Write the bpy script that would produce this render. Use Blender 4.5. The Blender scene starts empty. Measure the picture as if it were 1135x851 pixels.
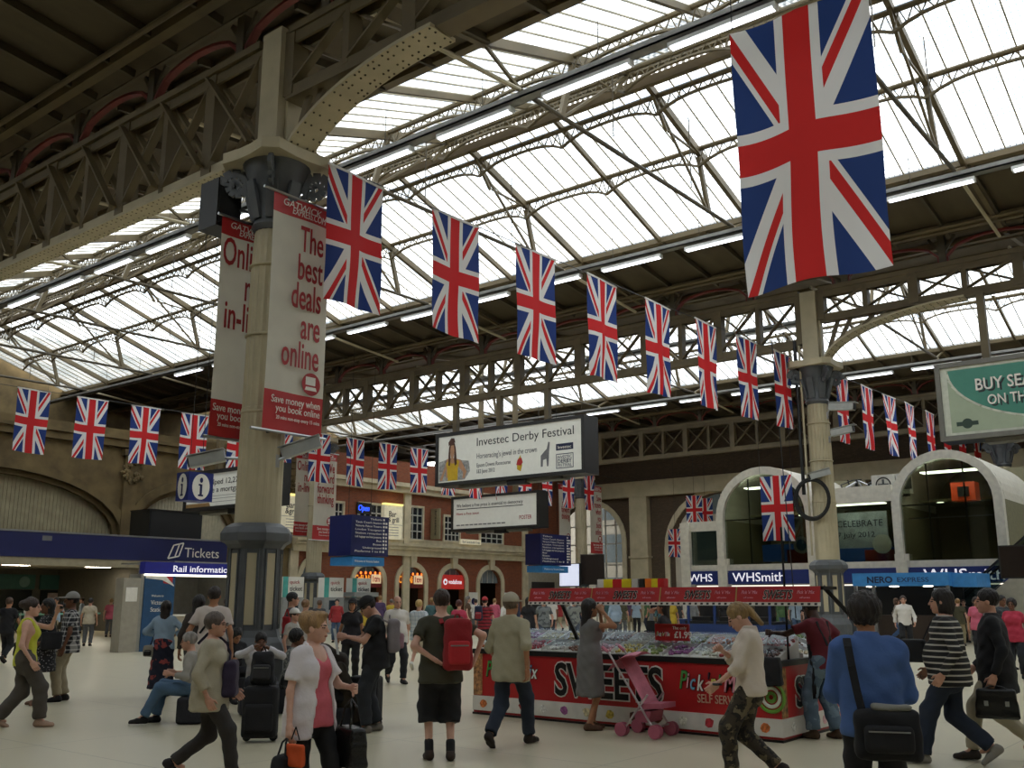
import bpy, bmesh, math, random
import numpy as np
from mathutils import Vector, Matrix, Quaternion
random.seed(7); np.random.seed(7)
SC = bpy.context.scene; COL = SC.collection

# ------------------------------------------------------------------ camera
W, H, FPX, HOR, CZ = 1135.0, 851.0, 1080.0, 663.0, 1.7
YAW = math.radians(38.66); PIT = math.atan((HOR - 425.5) / FPX)
cd = bpy.data.cameras.new('camera'); cam = bpy.data.objects.new('camera', cd); COL.objects.link(cam)
cd.sensor_fit = 'HORIZONTAL'; cd.sensor_width = 36.0; cd.lens = 36.0 * FPX / W
cd.clip_start = 0.1; cd.clip_end = 400
cam.location = (0, 0, CZ); cam.rotation_euler = (math.pi / 2 + PIT, 0, YAW)
SC.camera = cam
# ------------------------------------------------------------------ sky: bright overcast
wd = bpy.data.worlds.new('sky'); SC.world = wd; wd.use_nodes = True
_bg = wd.node_tree.nodes['Background']; _bg.inputs[0].default_value = (1.0, 0.985, 0.95, 1); _bg.inputs[1].default_value = 3.8
# ------------------------------------------------------------------ view
SC.view_settings.view_transform = 'Standard'; SC.view_settings.look = 'None'
SC.view_settings.exposure = 0.1; SC.view_settings.gamma = 1.0; SC.view_settings.use_curve_mapping = False
cy = SC.cycles
cy.max_bounces = 7; cy.diffuse_bounces = 4; cy.glossy_bounces = 3; cy.transmission_bounces = 4; cy.transparent_max_bounces = 12
cy.caustics_reflective = False; cy.caustics_refractive = False; cy.use_denoising = True; cy.sample_clamp_indirect = 4.0

# ------------------------------------------------------------------ pixel -> place helpers
def ray(px, py):
    r = px - 567.5; u = 425.5 - py
    fw = FPX * math.cos(PIT) - u * math.sin(PIT); up = u * math.cos(PIT) + FPX * math.sin(PIT)
    return Vector((r * math.cos(YAW) - fw * math.sin(YAW), r * math.sin(YAW) + fw * math.cos(YAW), up))
def gnd(px, py, z=0.0):
    d = ray(px, py); return d * ((z - CZ) / d.z) + Vector((0, 0, CZ))
def aty(px, py, Y):
    d = ray(px, py); return d * (Y / d.y) + Vector((0, 0, CZ))
def atx(px, py, X):
    d = ray(px, py); return d * (X / d.x) + Vector((0, 0, CZ))

# ------------------------------------------------------------------ mesh builder
class MB:
    def __init__(s): s.v = []; s.f = []; s.m = []; s.mi = 0
    def add(s, vs, fs):
        b = len(s.v); s.v.extend([tuple(p) for p in vs]); s.f.extend([tuple(i + b for i in q) for q in fs]); s.m.extend([s.mi] * len(fs)); return s
    def box(s, x0, x1, y0, y1, z0, z1):
        return s.add([(x0,y0,z0),(x1,y0,z0),(x1,y1,z0),(x0,y1,z0),(x0,y0,z1),(x1,y0,z1),(x1,y1,z1),(x0,y1,z1)],
                     [(0,3,2,1),(4,5,6,7),(0,1,5,4),(1,2,6,5),(2,3,7,6),(3,0,4,7)])
    def bar(s, a, b, w, h, up=(0,0,1)):
        a = Vector(a); b = Vector(b); d = (b - a).normalized(); u = Vector(up)
        if abs(d.dot(u)) > 0.98: u = Vector((1,0,0)) if abs(d.x) < 0.9 else Vector((0,1,0))
        r = d.cross(u).normalized() * (w / 2); t = r.cross(d).normalized() * (h / 2)
        vs = [a-r-t, a+r-t, a+r+t, a-r+t, b-r-t, b+r-t, b+r+t, b-r+t]
        return s.add(vs, [(0,3,2,1),(4,5,6,7),(0,1,5,4),(1,2,6,5),(2,3,7,6),(3,0,4,7)])
    def tube(s, a, b, r0, r1=None, n=8, cap=True):
        r1 = r0 if r1 is None else r1
        a = Vector(a); b = Vector(b); d = (b - a).normalized(); u = Vector((0,0,1)) if abs(d.z) < 0.95 else Vector((1,0,0))
        x = d.cross(u).normalized(); y = d.cross(x).normalized(); vs = []
        for c, r in ((a, r0), (b, r1)):
            for i in range(n):
                t = 2*math.pi*i/n; vs.append(c + x*(r*math.cos(t)) + y*(r*math.sin(t)))
        fs = [(i, (i+1) % n, n+(i+1) % n, n+i) for i in range(n)]
        if cap: fs += [tuple(range(n))[::-1], tuple(range(n, 2*n))]
        return s.add(vs, fs)
    def path(s, pts, r, n=6):
        for a, b in zip(pts[:-1], pts[1:]): s.tube(a, b, r, n=n)
        return s
    def lathe(s, prof, n=24, c=(0,0), rot=0.0, flute=0.0, fz=(0,0)):
        vs = []
        for r, z in prof:
            for i in range(n):
                t = 2*math.pi*(i/n) + rot
                rr = r * (1 - flute if (flute and i % 2 and fz[0] <= z <= fz[1]) else 1)
                vs.append((c[0] + rr*math.cos(t), c[1] + rr*math.sin(t), z))
        fs = []
        for k in range(len(prof)-1):
            for i in range(n): fs.append((k*n+i, k*n+(i+1) % n, (k+1)*n+(i+1) % n, (k+1)*n+i))
        fs += [tuple(range(n))[::-1], tuple(range((len(prof)-1)*n, len(prof)*n))]
        return s.add(vs, fs)
    def prism(s, poly, fn, d0, d1):
        """poly: list of (u,w); fn(u,w,d)->xyz; extruded from depth d0 to d1"""
        n = len(poly); vs = [fn(u, w, d0) for u, w in poly] + [fn(u, w, d1) for u, w in poly]
        fs = [tuple(range(n)), tuple(range(n, 2*n))[::-1]] + [(i, n+i, n+(i+1) % n, (i+1) % n) for i in range(n)]
        return s.add(vs, fs)
    def ell(s, c, r, n=12, m=8):
        prof = []
        vs = [(c[0], c[1], c[2]-r[2])]
        for k in range(1, m):
            p = math.pi*k/m
            for i in range(n):
                t = 2*math.pi*i/n; vs.append((c[0]+r[0]*math.sin(p)*math.cos(t), c[1]+r[1]*math.sin(p)*math.sin(t), c[2]-r[2]*math.cos(p)))
        vs.append((c[0], c[1], c[2]+r[2])); fs = []
        for i in range(n): fs.append((0, 1+(i+1) % n, 1+i))
        for k in range(m-2):
            for i in range(n): fs.append((1+k*n+i, 1+k*n+(i+1) % n, 1+(k+1)*n+(i+1) % n, 1+(k+1)*n+i))
        e = len(vs)-1
        for i in range(n): fs.append((e, 1+(m-2)*n+i, 1+(m-2)*n+(i+1) % n))
        return s.add(vs, fs)
    def torus(s, c, R, r, axis='y', n=28, m=6, sz=1.0):
        vs = []
        for i in range(n):
            t = 2*math.pi*i/n
            for j in range(m):
                q = 2*math.pi*j/m; a = (R + r*math.cos(q)); u, w, d = a*math.cos(t), a*math.sin(t)*sz, r*math.sin(q)
                vs.append((c[0]+u, c[1]+d, c[2]+w) if axis == 'y' else ((c[0]+d, c[1]+u, c[2]+w) if axis == 'x' else (c[0]+u, c[1]+w, c[2]+d)))
        fs = [(i*m+j, ((i+1) % n)*m+j, ((i+1) % n)*m+(j+1) % m, i*m+(j+1) % m) for i in range(n) for j in range(m)]
        return s.add(vs, fs)
    def mesh(s, name, mats, smooth=False):
        me = bpy.data.meshes.new(name); me.from_pydata(s.v, [], s.f)
        for m in (mats if isinstance(mats, (list, tuple)) else [mats]): me.materials.append(m)
        if any(s.m): me.polygons.foreach_set('material_index', s.m)
        bm = bmesh.new(); bm.from_mesh(me); bmesh.ops.recalc_face_normals(bm, faces=bm.faces); bm.to_mesh(me); bm.free()
        if smooth:
            me.polygons.foreach_set('use_smooth', [True]*len(me.polygons))
            try: me.set_sharp_from_angle(angle=math.radians(40))
            except Exception: pass
        return me
    def build(s, name, mats, parent=None, loc=(0,0,0), smooth=False):
        return obj(name, s.mesh(name, mats, smooth), parent, loc)

def obj(name, data, parent=None, loc=(0,0,0), rotz=0.0):
    o = bpy.data.objects.new(name, data); COL.objects.link(o); o.location = loc
    if rotz: o.rotation_euler = (0, 0, rotz)
    if parent is not None: o.parent = parent
    return o
def tag(o, label=None, cat=None, group=None, kind=None):
    if label: o['label'] = label
    if cat: o['category'] = cat
    if group: o['group'] = group
    if kind: o['kind'] = kind
    return o
def thing(name, label, cat, loc=(0,0,0), rotz=0.0, group=None):
    return tag(obj(name, None, None, loc, rotz), label, cat, group)
def structure(name, mb, mat, smooth=False): return tag(mb.build(name, mat, smooth=smooth), kind='structure')

# ------------------------------------------------------------------ materials
def srgb(c):
    if isinstance(c, str): c = tuple(int(c[i:i+2], 16)/255 for i in (0,2,4))
    return tuple((x/12.92 if x <= .04045 else ((x+.055)/1.055)**2.4) for x in c[:3]) + (1.0,)
_MC = {}
def M(name, col, rough=.6, metal=0.0, var=.10, scale=5.0, bump=0.0, emit=0.0, transl=0.0, coat=0.0, stretch=(1,1,1)):
    if name in _MC: return _MC[name]
    m = bpy.data.materials.new(name); _MC[name] = m; m.use_nodes = True; nt = m.node_tree; N = nt.nodes; L = nt.links
    b = N['Principled BSDF']; c = srgb(col)
    b.inputs['Roughness'].default_value = rough; b.inputs['Metallic'].default_value = metal; b.inputs['Coat Weight'].default_value = coat
    tc = N.new('ShaderNodeTexCoord'); mp = N.new('ShaderNodeMapping'); mp.inputs['Scale'].default_value = stretch
    L.new(tc.outputs['Object'], mp.inputs[0])
    no = N.new('ShaderNodeTexNoise'); no.inputs['Scale'].default_value = scale; no.inputs['Detail'].default_value = 4
    L.new(mp.outputs[0], no.inputs[0])
    rp = N.new('ShaderNodeValToRGB'); L.new(no.outputs[0], rp.inputs[0])
    rp.color_ramp.elements[0].position = .3; rp.color_ramp.elements[1].position = .7
    rp.color_ramp.elements[0].color = tuple(x*(1-var) for x in c[:3])+(1,); rp.color_ramp.elements[1].color = tuple(min(1, x*(1+var)) for x in c[:3])+(1,)
    L.new(rp.outputs[0], b.inputs['Base Color'])
    if emit: L.new(rp.outputs[0], b.inputs['Emission Color']); b.inputs['Emission Strength'].default_value = emit
    if bump:
        bp = N.new('ShaderNodeBump'); bp.inputs['Strength'].default_value = min(1, bump); bp.inputs['Distance'].default_value = .02 if bump <= 1 else .05
        n2 = N.new('ShaderNodeTexNoise'); n2.inputs['Scale'].default_value = scale*4; n2.inputs['Detail'].default_value = 5; L.new(mp.outputs[0], n2.inputs[0])
        L.new(n2.outputs[0], bp.inputs['Height']); L.new(bp.outputs[0], b.inputs['Normal'])
    if transl:
        tr = N.new('ShaderNodeBsdfTranslucent'); L.new(rp.outputs[0], tr.inputs[0]); mx = N.new('ShaderNodeMixShader'); mx.inputs[0].default_value = transl
        L.new(b.outputs[0], mx.inputs[1]); L.new(tr.outputs[0], mx.inputs[2]); L.new(mx.outputs[0], N['Material Output'].inputs[0])
    return m
class NG:
    """small expression helper for math nodes"""
    def __init__(s, nt): s.nt = nt
    def op(s, o, a, b=None, c=None):
        n = s.nt.nodes.new('ShaderNodeMath'); n.operation = o
        for i, x in enumerate((a, b, c)):
            if x is None: continue
            if isinstance(x, (int, float)): n.inputs[i].default_value = x
            else: s.nt.links.new(x, n.inputs[i])
        return n.outputs[0]
    def mix(s, f, c0, c1):
        n = s.nt.nodes.new('ShaderNodeMix'); n.data_type = 'RGBA'
        if isinstance(f, (int, float)): n.inputs[0].default_value = f
        else: s.nt.links.new(f, n.inputs[0])
        for i, c in ((6, c0), (7, c1)):
            if isinstance(c, tuple): n.inputs[i].default_value = c
            else: s.nt.links.new(c, n.inputs[i])
        return n.outputs[2]

def mat_flag(name, transl, cols=('223a7c', 'e6e3e2', 'd0282c')):
    m = bpy.data.materials.new(name); m.use_nodes = True; nt = m.node_tree; N = nt.nodes; L = nt.links; g = NG(nt); o = g.op
    uv = N.new('ShaderNodeUVMap'); uv.uv_map = 'UVMap'; sp = N.new('ShaderNodeSeparateXYZ'); L.new(uv.outputs[0], sp.inputs[0])
    b_ = o('MULTIPLY', o('SUBTRACT', sp.outputs[0], .5), 30.0); a_ = o('MULTIPLY', o('SUBTRACT', sp.outputs[1], .5), 50.0)
    aa = o('ABSOLUTE', a_); ab = o('ABSOLUTE', b_); sg = o('SIGN', a_)
    d1 = o('DIVIDE', o('SUBTRACT', o('MULTIPLY', a_, 15.0), o('MULTIPLY', b_, 25.0)), 29.15)
    d2 = o('DIVIDE', o('ADD', o('MULTIPLY', a_, 15.0), o('MULTIPLY', b_, 25.0)), 29.15)
    mn = o('MINIMUM', aa, ab)
    redc = o('LESS_THAN', mn, 3.0); whc = o('LESS_THAN', mn, 5.0)
    whd = o('LESS_THAN', o('MINIMUM', o('ABSOLUTE', d1), o('ABSOLUTE', d2)), 3.0)
    s1 = o('MULTIPLY', sg, d1); s2 = o('MULTIPLY', o('MULTIPLY', sg, d2), -1.0)
    r1 = o('MULTIPLY', o('GREATER_THAN', s1, 0.0), o('LESS_THAN', s1, 2.0)); r2 = o('MULTIPLY', o('GREATER_THAN', s2, 0.0), o('LESS_THAN', s2, 2.0))
    redd = o('MAXIMUM', r1, r2)
    blue, white, red = srgb(cols[0]), srgb(cols[1]), srgb(cols[2])
    c = g.mix(whd, blue, white); c = g.mix(redd, c, red); c = g.mix(whc, c, white); c = g.mix(redc, c, red)
    b = N['Principled BSDF']; b.inputs['Roughness'].default_value = .75; L.new(c, b.inputs['Base Color'])
    tr = N.new('ShaderNodeBsdfTranslucent'); L.new(c, tr.inputs[0]); mx = N.new('ShaderNodeMixShader'); mx.inputs[0].default_value = transl
    L.new(b.outputs[0], mx.inputs[1]); L.new(tr.outputs[0], mx.inputs[2]); L.new(mx.outputs[0], N['Material Output'].inputs[0])
    return m
def mat_glass(name, tint, refl=1.0, rough=.05):
    m = bpy.data.materials.new(name); m.use_nodes = True; nt = m.node_tree; N = nt.nodes; L = nt.links
    t = N.new('ShaderNodeBsdfTransparent'); t.inputs[0].default_value = srgb(tint); g_ = N.new('ShaderNodeBsdfGlossy'); g_.inputs['Roughness'].default_value = rough
    g_.inputs[0].default_value = (.8,.85,.9,1)
    mx = N.new('ShaderNodeMixShader'); lw = N.new('ShaderNodeFresnel'); lw.inputs[0].default_value = 1.5
    hf = N.new('ShaderNodeMath'); hf.operation = 'MULTIPLY'; hf.inputs[1].default_value = refl; L.new(lw.outputs[0], hf.inputs[0]); L.new(hf.outputs[0], mx.inputs[0]); L.new(t.outputs[0], mx.inputs[1]); L.new(g_.outputs[0], mx.inputs[2]); L.new(mx.outputs[0], N['Material Output'].inputs[0]); N.remove(N['Principled BSDF'])
    return m
def mat_rooflight():
    # wired, dirty white roof glazing: partly clear, partly scattering, a fine wire grid
    m = bpy.data.materials.new('roof_glazing'); m.use_nodes = True; nt = m.node_tree; N = nt.nodes; L = nt.links; g = NG(nt); o = g.op
    tc = N.new('ShaderNodeTexCoord'); sp = N.new('ShaderNodeSeparateXYZ'); L.new(tc.outputs['Object'], sp.inputs[0])
    gx = o('LESS_THAN', o('FRACT', o('MULTIPLY', sp.outputs[0], 6.0)), .12); gy = o('LESS_THAN', o('FRACT', o('MULTIPLY', sp.outputs[1], 5.0)), .12)
    grid = o('MAXIMUM', gx, gy)
    no = N.new('ShaderNodeTexNoise'); no.inputs['Scale'].default_value = .8; no.inputs['Detail'].default_value = 5; L.new(tc.outputs['Object'], no.inputs[0])
    dirt = N.new('ShaderNodeValToRGB'); L.new(no.outputs[0], dirt.inputs[0]); dirt.color_ramp.elements[0].position = .35; dirt.color_ramp.elements[1].position = .65
    dirt.color_ramp.elements[0].color = srgb('bcc6cb'); dirt.color_ramp.elements[1].color = srgb('f2f6f8')
    c = g.mix(grid, dirt.outputs[0], srgb('6a7c92'))
    t = N.new('ShaderNodeBsdfTransparent'); L.new(c, t.inputs[0]); d = N.new('ShaderNodeBsdfTranslucent'); L.new(c, d.inputs[0])
    mx = N.new('ShaderNodeMixShader'); mx.inputs[0].default_value = .35; L.new(t.outputs[0], mx.inputs[1]); L.new(d.outputs[0], mx.inputs[2])
    L.new(mx.outputs[0], N['Material Output'].inputs[0]); N.remove(N['Principled BSDF']); return m
def mat_lamp(name, col, s):
    m = bpy.data.materials.new(name); m.use_nodes = True; nt = m.node_tree; N = nt.nodes
    e = N.new('ShaderNodeEmission'); e.inputs[0].default_value = srgb(col); e.inputs[1].default_value = s
    nt.links.new(e.outputs[0], N['Material Output'].inputs[0]); N.remove(N['Principled BSDF']); return m
def mat_brick(name, c1, c2, mortar, scale=1.0):
    m = bpy.data.materials.new(name); m.use_nodes = True; nt = m.node_tree; N = nt.nodes; L = nt.links
    tc = N.new('ShaderNodeTexCoord'); sp = N.new('ShaderNodeSeparateXYZ'); cb = N.new('ShaderNodeCombineXYZ'); L.new(tc.outputs['Object'], sp.inputs[0])
    ad = N.new('ShaderNodeMath'); L.new(sp.outputs[0], ad.inputs[0]); L.new(sp.outputs[1], ad.inputs[1]); L.new(ad.outputs[0], cb.inputs[0]); L.new(sp.outputs[2], cb.inputs[1])
    br = N.new('ShaderNodeTexBrick'); L.new(cb.outputs[0], br.inputs[0]); br.inputs['Scale'].default_value = scale
    br.inputs['Brick Width'].default_value = .23; br.inputs['Row Height'].default_value = .075; br.inputs['Mortar Size'].default_value = .008
    br.inputs['Color1'].default_value = srgb(c1); br.inputs['Color2'].default_value = srgb(c2); br.inputs['Mortar'].default_value = srgb(mortar)
    L.new(br.outputs[0], N['Principled BSDF'].inputs['Base Color']); N['Principled BSDF'].inputs['Roughness'].default_value = .85; return m
def mat_fabric(name, kind, c0, c1, scale=1.0, c2=None):
    if name in _MC: return _MC[name]
    m = bpy.data.materials.new(name); _MC[name] = m; m.use_nodes = True; nt = m.node_tree; N = nt.nodes; L = nt.links; g = NG(nt); o = g.op
    b = N['Principled BSDF']; b.inputs['Roughness'].default_value = .85
    tc = N.new('ShaderNodeTexCoord'); sp = N.new('ShaderNodeSeparateXYZ'); L.new(tc.outputs['Object'], sp.inputs[0]); x, y, z = sp.outputs
    c0 = srgb(c0); c1 = srgb(c1)
    if kind == 'stripe': c = g.mix(o('LESS_THAN', o('FRACT', o('MULTIPLY', z, 18*scale)), .28), c0, c1)
    elif kind in ('check', 'plaid'):
        ang = o('ADD', x, y)
        s1 = o('LESS_THAN', o('FRACT', o('MULTIPLY', z, 14*scale)), .3 if kind == 'check' else .2); s2 = o('LESS_THAN', o('FRACT', o('MULTIPLY', ang, 14*scale)), .3 if kind == 'check' else .2)
        c = g.mix(o('MULTIPLY', o('ADD', s1, s2), .5), c0, c1)
    elif kind == 'dots':
        v = N.new('ShaderNodeTexVoronoi'); v.inputs['Scale'].default_value = 28*scale; L.new(tc.outputs['Object'], v.inputs[0]); c = g.mix(o('LESS_THAN', v.outputs['Distance'], .28), c0, c1)
    else:  # blotch / camo / floral
        n = N.new('ShaderNodeTexNoise'); n.inputs['Scale'].default_value = 16*scale; n.inputs['Detail'].default_value = 3; L.new(tc.outputs['Object'], n.inputs[0])
        c = g.mix(o('GREATER_THAN', n.outputs[0], .53), c0, c1)
        if c2:
            n2 = N.new('ShaderNodeTexNoise'); n2.inputs['Scale'].default_value = 11*scale; n2.inputs['Detail'].default_value = 4; L.new(tc.outputs['Object'], n2.inputs[0])
            c = g.mix(o('GREATER_THAN', n2.outputs[0], .57), c, srgb(c2))
    L.new(c, b.inputs['Base Color']); return m

CREAM = M('cream_iron', 'b3a88b', .55, 0, .12, 1.5, .15)
IRON = M('brown_iron', '66593e', .55, 0, .18, 1.2, .2)
IRON2 = M('sooty_iron', '4d4432', .6, 0, .2, 1.2, .2)
BOARD = M('roof_boarding', '524733', .75, 0, .15, 2.0, .1, stretch=(1,.3,1))
DGREY = M('dark_grey_iron', '55585b', .5, 0, .15, 3, .15)
TRAY = M('galvanised_tray', '8a8985', .45, .5, .15, 3)
BLACK = M('black_plastic', '161617', .45, 0, .1, 8)
CHROME = M('brushed_steel', 'a9abad', .3, .9, .05, 12)
WHITE = M('white_paint', 'e4e2da', .5, 0, .05, 2)
NAVY = M('navy_panel', '161d52', .4, 0, .08, 2)
RED = M('red_print', 'b62a2c', .5, 0, .06, 3)
OFFW = M('banner_white', 'd9d5c8', .7, 0, .05, 2, transl=.25)
GLASSD = mat_glass('shop_glass', 'aeb9b2')
TUBE = mat_lamp('fluorescent_tube', 'f1f4ff', 4.5)
ROOFGL = mat_rooflight()
STONE = M('sooty_stone', '6a5a3a', .85, 0, .35, 1.1, .4)
PSTONE = M('pale_stone', 'c8bda0', .8, 0, .18, 1.6, .3)
BRICK = mat_brick('red_brick', '8f4a2c', '7c3d26', '75604c')
BRICKD = mat_brick('dark_brick', '5a4a38', '4c3e30', '42382c')

# ------------------------------------------------------------------ lettering
_TC = {}
def text_data(s, size=1.0, bold=0.0, xs=1.0, shear=0.0, align='LEFT', depth=.006, spacing=1.0):
    cu = bpy.data.curves.new('lettering', 'FONT'); cu.body = s; cu.size = size; cu.offset = bold*size; cu.shear = shear; cu.align_x = align; cu.extrude = depth/2; cu.resolution_u = 3; cu.space_character = spacing
    o = bpy.data.objects.new('lettering', cu); me = o.to_mesh()
    n = len(me.vertices); co = np.empty(n*3, np.float32); me.vertices.foreach_get('co', co); co = co.reshape(-1, 3); co[:, 0] *= xs
    fs = [tuple(p.vertices) for p in me.polygons]; o.to_mesh_clear(); bpy.data.objects.remove(o); bpy.data.curves.remove(cu); return co, fs
def letters(name, items, fn, mats, parent=None, join=False):
    """items: (string,u,w,size,kw[,mat index]); fn(u,w,d)->xyz, d out of the surface"""
    if not join and len(items) > 1 and sum(len(i[0]) for i in items) > len(items)*1.5:
        return [letters(name, [i], fn, mats, parent) for i in items][0]
    mb = MB()
    for it in items:
        s, u, w, size = it[:4]; kw = dict(it[4]) if len(it) > 4 else {}; mb.mi = it[5] if len(it) > 5 else 0; d0 = kw.pop('d', .012); wmax = kw.pop('fit', None)
        co, fs = text_data(s, size, **kw)
        if not len(co): continue
        if wmax:
            wd_ = co[:, 0].max()-co[:, 0].min(); x0 = co[:, 0].min(); co[:, 0] = (co[:, 0]-x0)*wmax/wd_
        mb.add([fn(u+p[0], w+p[1], d0+p[2]) for p in co], fs)
    me = bpy.data.meshes.new(name); me.from_pydata(mb.v, [], mb.f)
    for m in (mats if isinstance(mats, (list, tuple)) else [mats]): me.materials.append(m)
    if any(mb.m): me.polygons.foreach_set('material_index', mb.m)
    return obj(name, me, parent)
# ================================================================== setting
def arch_pts(uc, hw, zs, rise, n=16):
    return [(uc - hw*math.cos(math.pi*i/n), zs + rise*math.sin(math.pi*i/n)) for i in range(n+1)]
def arch_wall(fn, u0, u1, z0, z1, ops, t, mb=None):
    """wall slab with arched openings; ops: (centre, half width, springing z, rise)"""
    mb = mb or MB(); cur = u0
    for uc, hw, zs, rise in sorted(ops):
        if uc-hw > cur+1e-4: mb.prism([(cur, z0), (uc-hw, z0), (uc-hw, z1), (cur, z1)], fn, 0, t)
        pts = arch_pts(uc, hw, zs, rise)
        mb.prism(pts + [(uc+hw, z1), (uc-hw, z1)], fn, 0, t) if False else None
        for a, b in zip(pts[:-1], pts[1:]):
            mb.prism([a, b, (b[0], z1), (a[0], z1)], fn, 0, t)
        cur = uc+hw
    if u1 > cur+1e-4: mb.prism([(cur, z0), (u1, z0), (u1, z1), (cur, z1)], fn, 0, t)
    return mb
def arch_ring(fn, uc, hw, zs, rise, w, d0, d1, z0=None, mb=None, n=16):
    mb = mb or MB(); i = arch_pts(uc, hw, zs, rise, n); o = arch_pts(uc, hw+w, zs, rise+w, n)
    for k in range(n): mb.prism([i[k], i[k+1], o[k+1], o[k]], fn, d0, d1)
    if z0 is not None:
        mb.prism([(uc-hw-w, z0), (uc-hw, z0), (uc-hw, zs), (uc-hw-w, zs)], fn, d0, d1); mb.prism([(uc+hw, z0), (uc+hw+w, z0), (uc+hw+w, zs), (uc+hw, zs)], fn, d0, d1)
    return mb

# ---- floor
fm = bpy.data.materials.new('terrazzo_floor'); fm.use_nodes = True
def _floor(nt):
    N = nt.nodes; L = nt.links; g = NG(nt); o = g.op; b = N['Principled BSDF']
    tc = N.new('ShaderNodeTexCoord'); n1 = N.new('ShaderNodeTexNoise'); n1.inputs['Scale'].default_value = .5; n1.inputs['Detail'].default_value = 6; L.new(tc.outputs['Object'], n1.inputs[0])
    n2 = N.new('ShaderNodeTexNoise'); n2.inputs['Scale'].default_value = 60; n2.inputs['Detail'].default_value = 2; L.new(tc.outputs['Object'], n2.inputs[0])
    c = g.mix(n1.outputs[0], srgb('c8bfa4'), srgb('d0c8ae')); c = g.mix(o('MULTIPLY', n2.outputs[0], .35), c, srgb('aaa28a'))
    sp = N.new('ShaderNodeSeparateXYZ'); L.new(tc.outputs['Object'], sp.inputs[0])
    j = o('MAXIMUM', o('LESS_THAN', o('FRACT', o('DIVIDE', sp.outputs[0], 3.0)), .005), o('LESS_THAN', o('FRACT', o('DIVIDE', sp.outputs[1], 3.0)), .005))
    c = g.mix(o('MULTIPLY', j, .6), c, srgb('6f6a5a')); L.new(c, b.inputs['Base Color'])
    b.inputs['Roughness'].default_value = .3
_floor(fm.node_tree)
structure('floor', MB().box(-62, 30, -16, 84, -.3, 0), fm)

# ---- roof bays
GY = [11.3, 35.0, 58.5]; BAYW = 23.6
XT0, DX = -13.6, 7.1
X0, X1 = -62.0, 20.0
ZR, ZG, ZB = 17.05, 14.8, 14.25   # ridge beam, foot of glazing, valley
DR, DG, DB = .4, 7.2, 11.5
PITCH = DX/12
rafter_me = {}
def bar_mesh(key, a, b, w, h, mat):
    if key not in rafter_me: rafter_me[key] = MB().bar(a, b, w, h).mesh(key, mat)
    return rafter_me[key]
def sl(dy): return ZR + (ZG-ZR)*(dy-DR)/(DG-DR)
# lattice purlin: one rafter space long, arched lower chord
def purlin_mesh():
    mb = MB(); Lh = DX/4; n = 10
    mb.tube((-Lh, 0, .12), (Lh, 0, .12), .085, n=8)
    low = [(-Lh + 2*Lh*i/n, 0, -.16 - .34*abs(-1 + 2*i/n)**3) for i in range(n+1)]
    for a, b in zip(low[:-1], low[1:]): mb.bar(a, b, .1, .06)
    for i in range(n):
        top = (-Lh + 2*Lh*(i+.5)/n, 0, .08)
        mb.bar(low[i], top, .03, .03); mb.bar(top, low[i+1], .03, .03)
    return mb.mesh('lattice_purlin', IRON)
PUR = purlin_mesh()
pane_me = {}
def pane_mesh(s, row):
    k = (s, row)
    if k not in pane_me:
        a, b = ((DR, 3.55), (3.55, DG))[row]; g_ = PITCH/2-.012; mb = MB(); up = .05
        mb.add([(-g_, 0, sl(a)+up), (g_, 0, sl(a)+up), (g_, s*(b-a), sl(b)+up), (-g_, s*(b-a), sl(b)+up)], [(0,1,2,3)])
        pane_me[k] = mb.mesh('pane', ROOFGL)
    return pane_me[k]
PANE_X = {(1, 1): (-34.5, -3.0), (1, -1): (-40.0, -6.5)}
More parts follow.
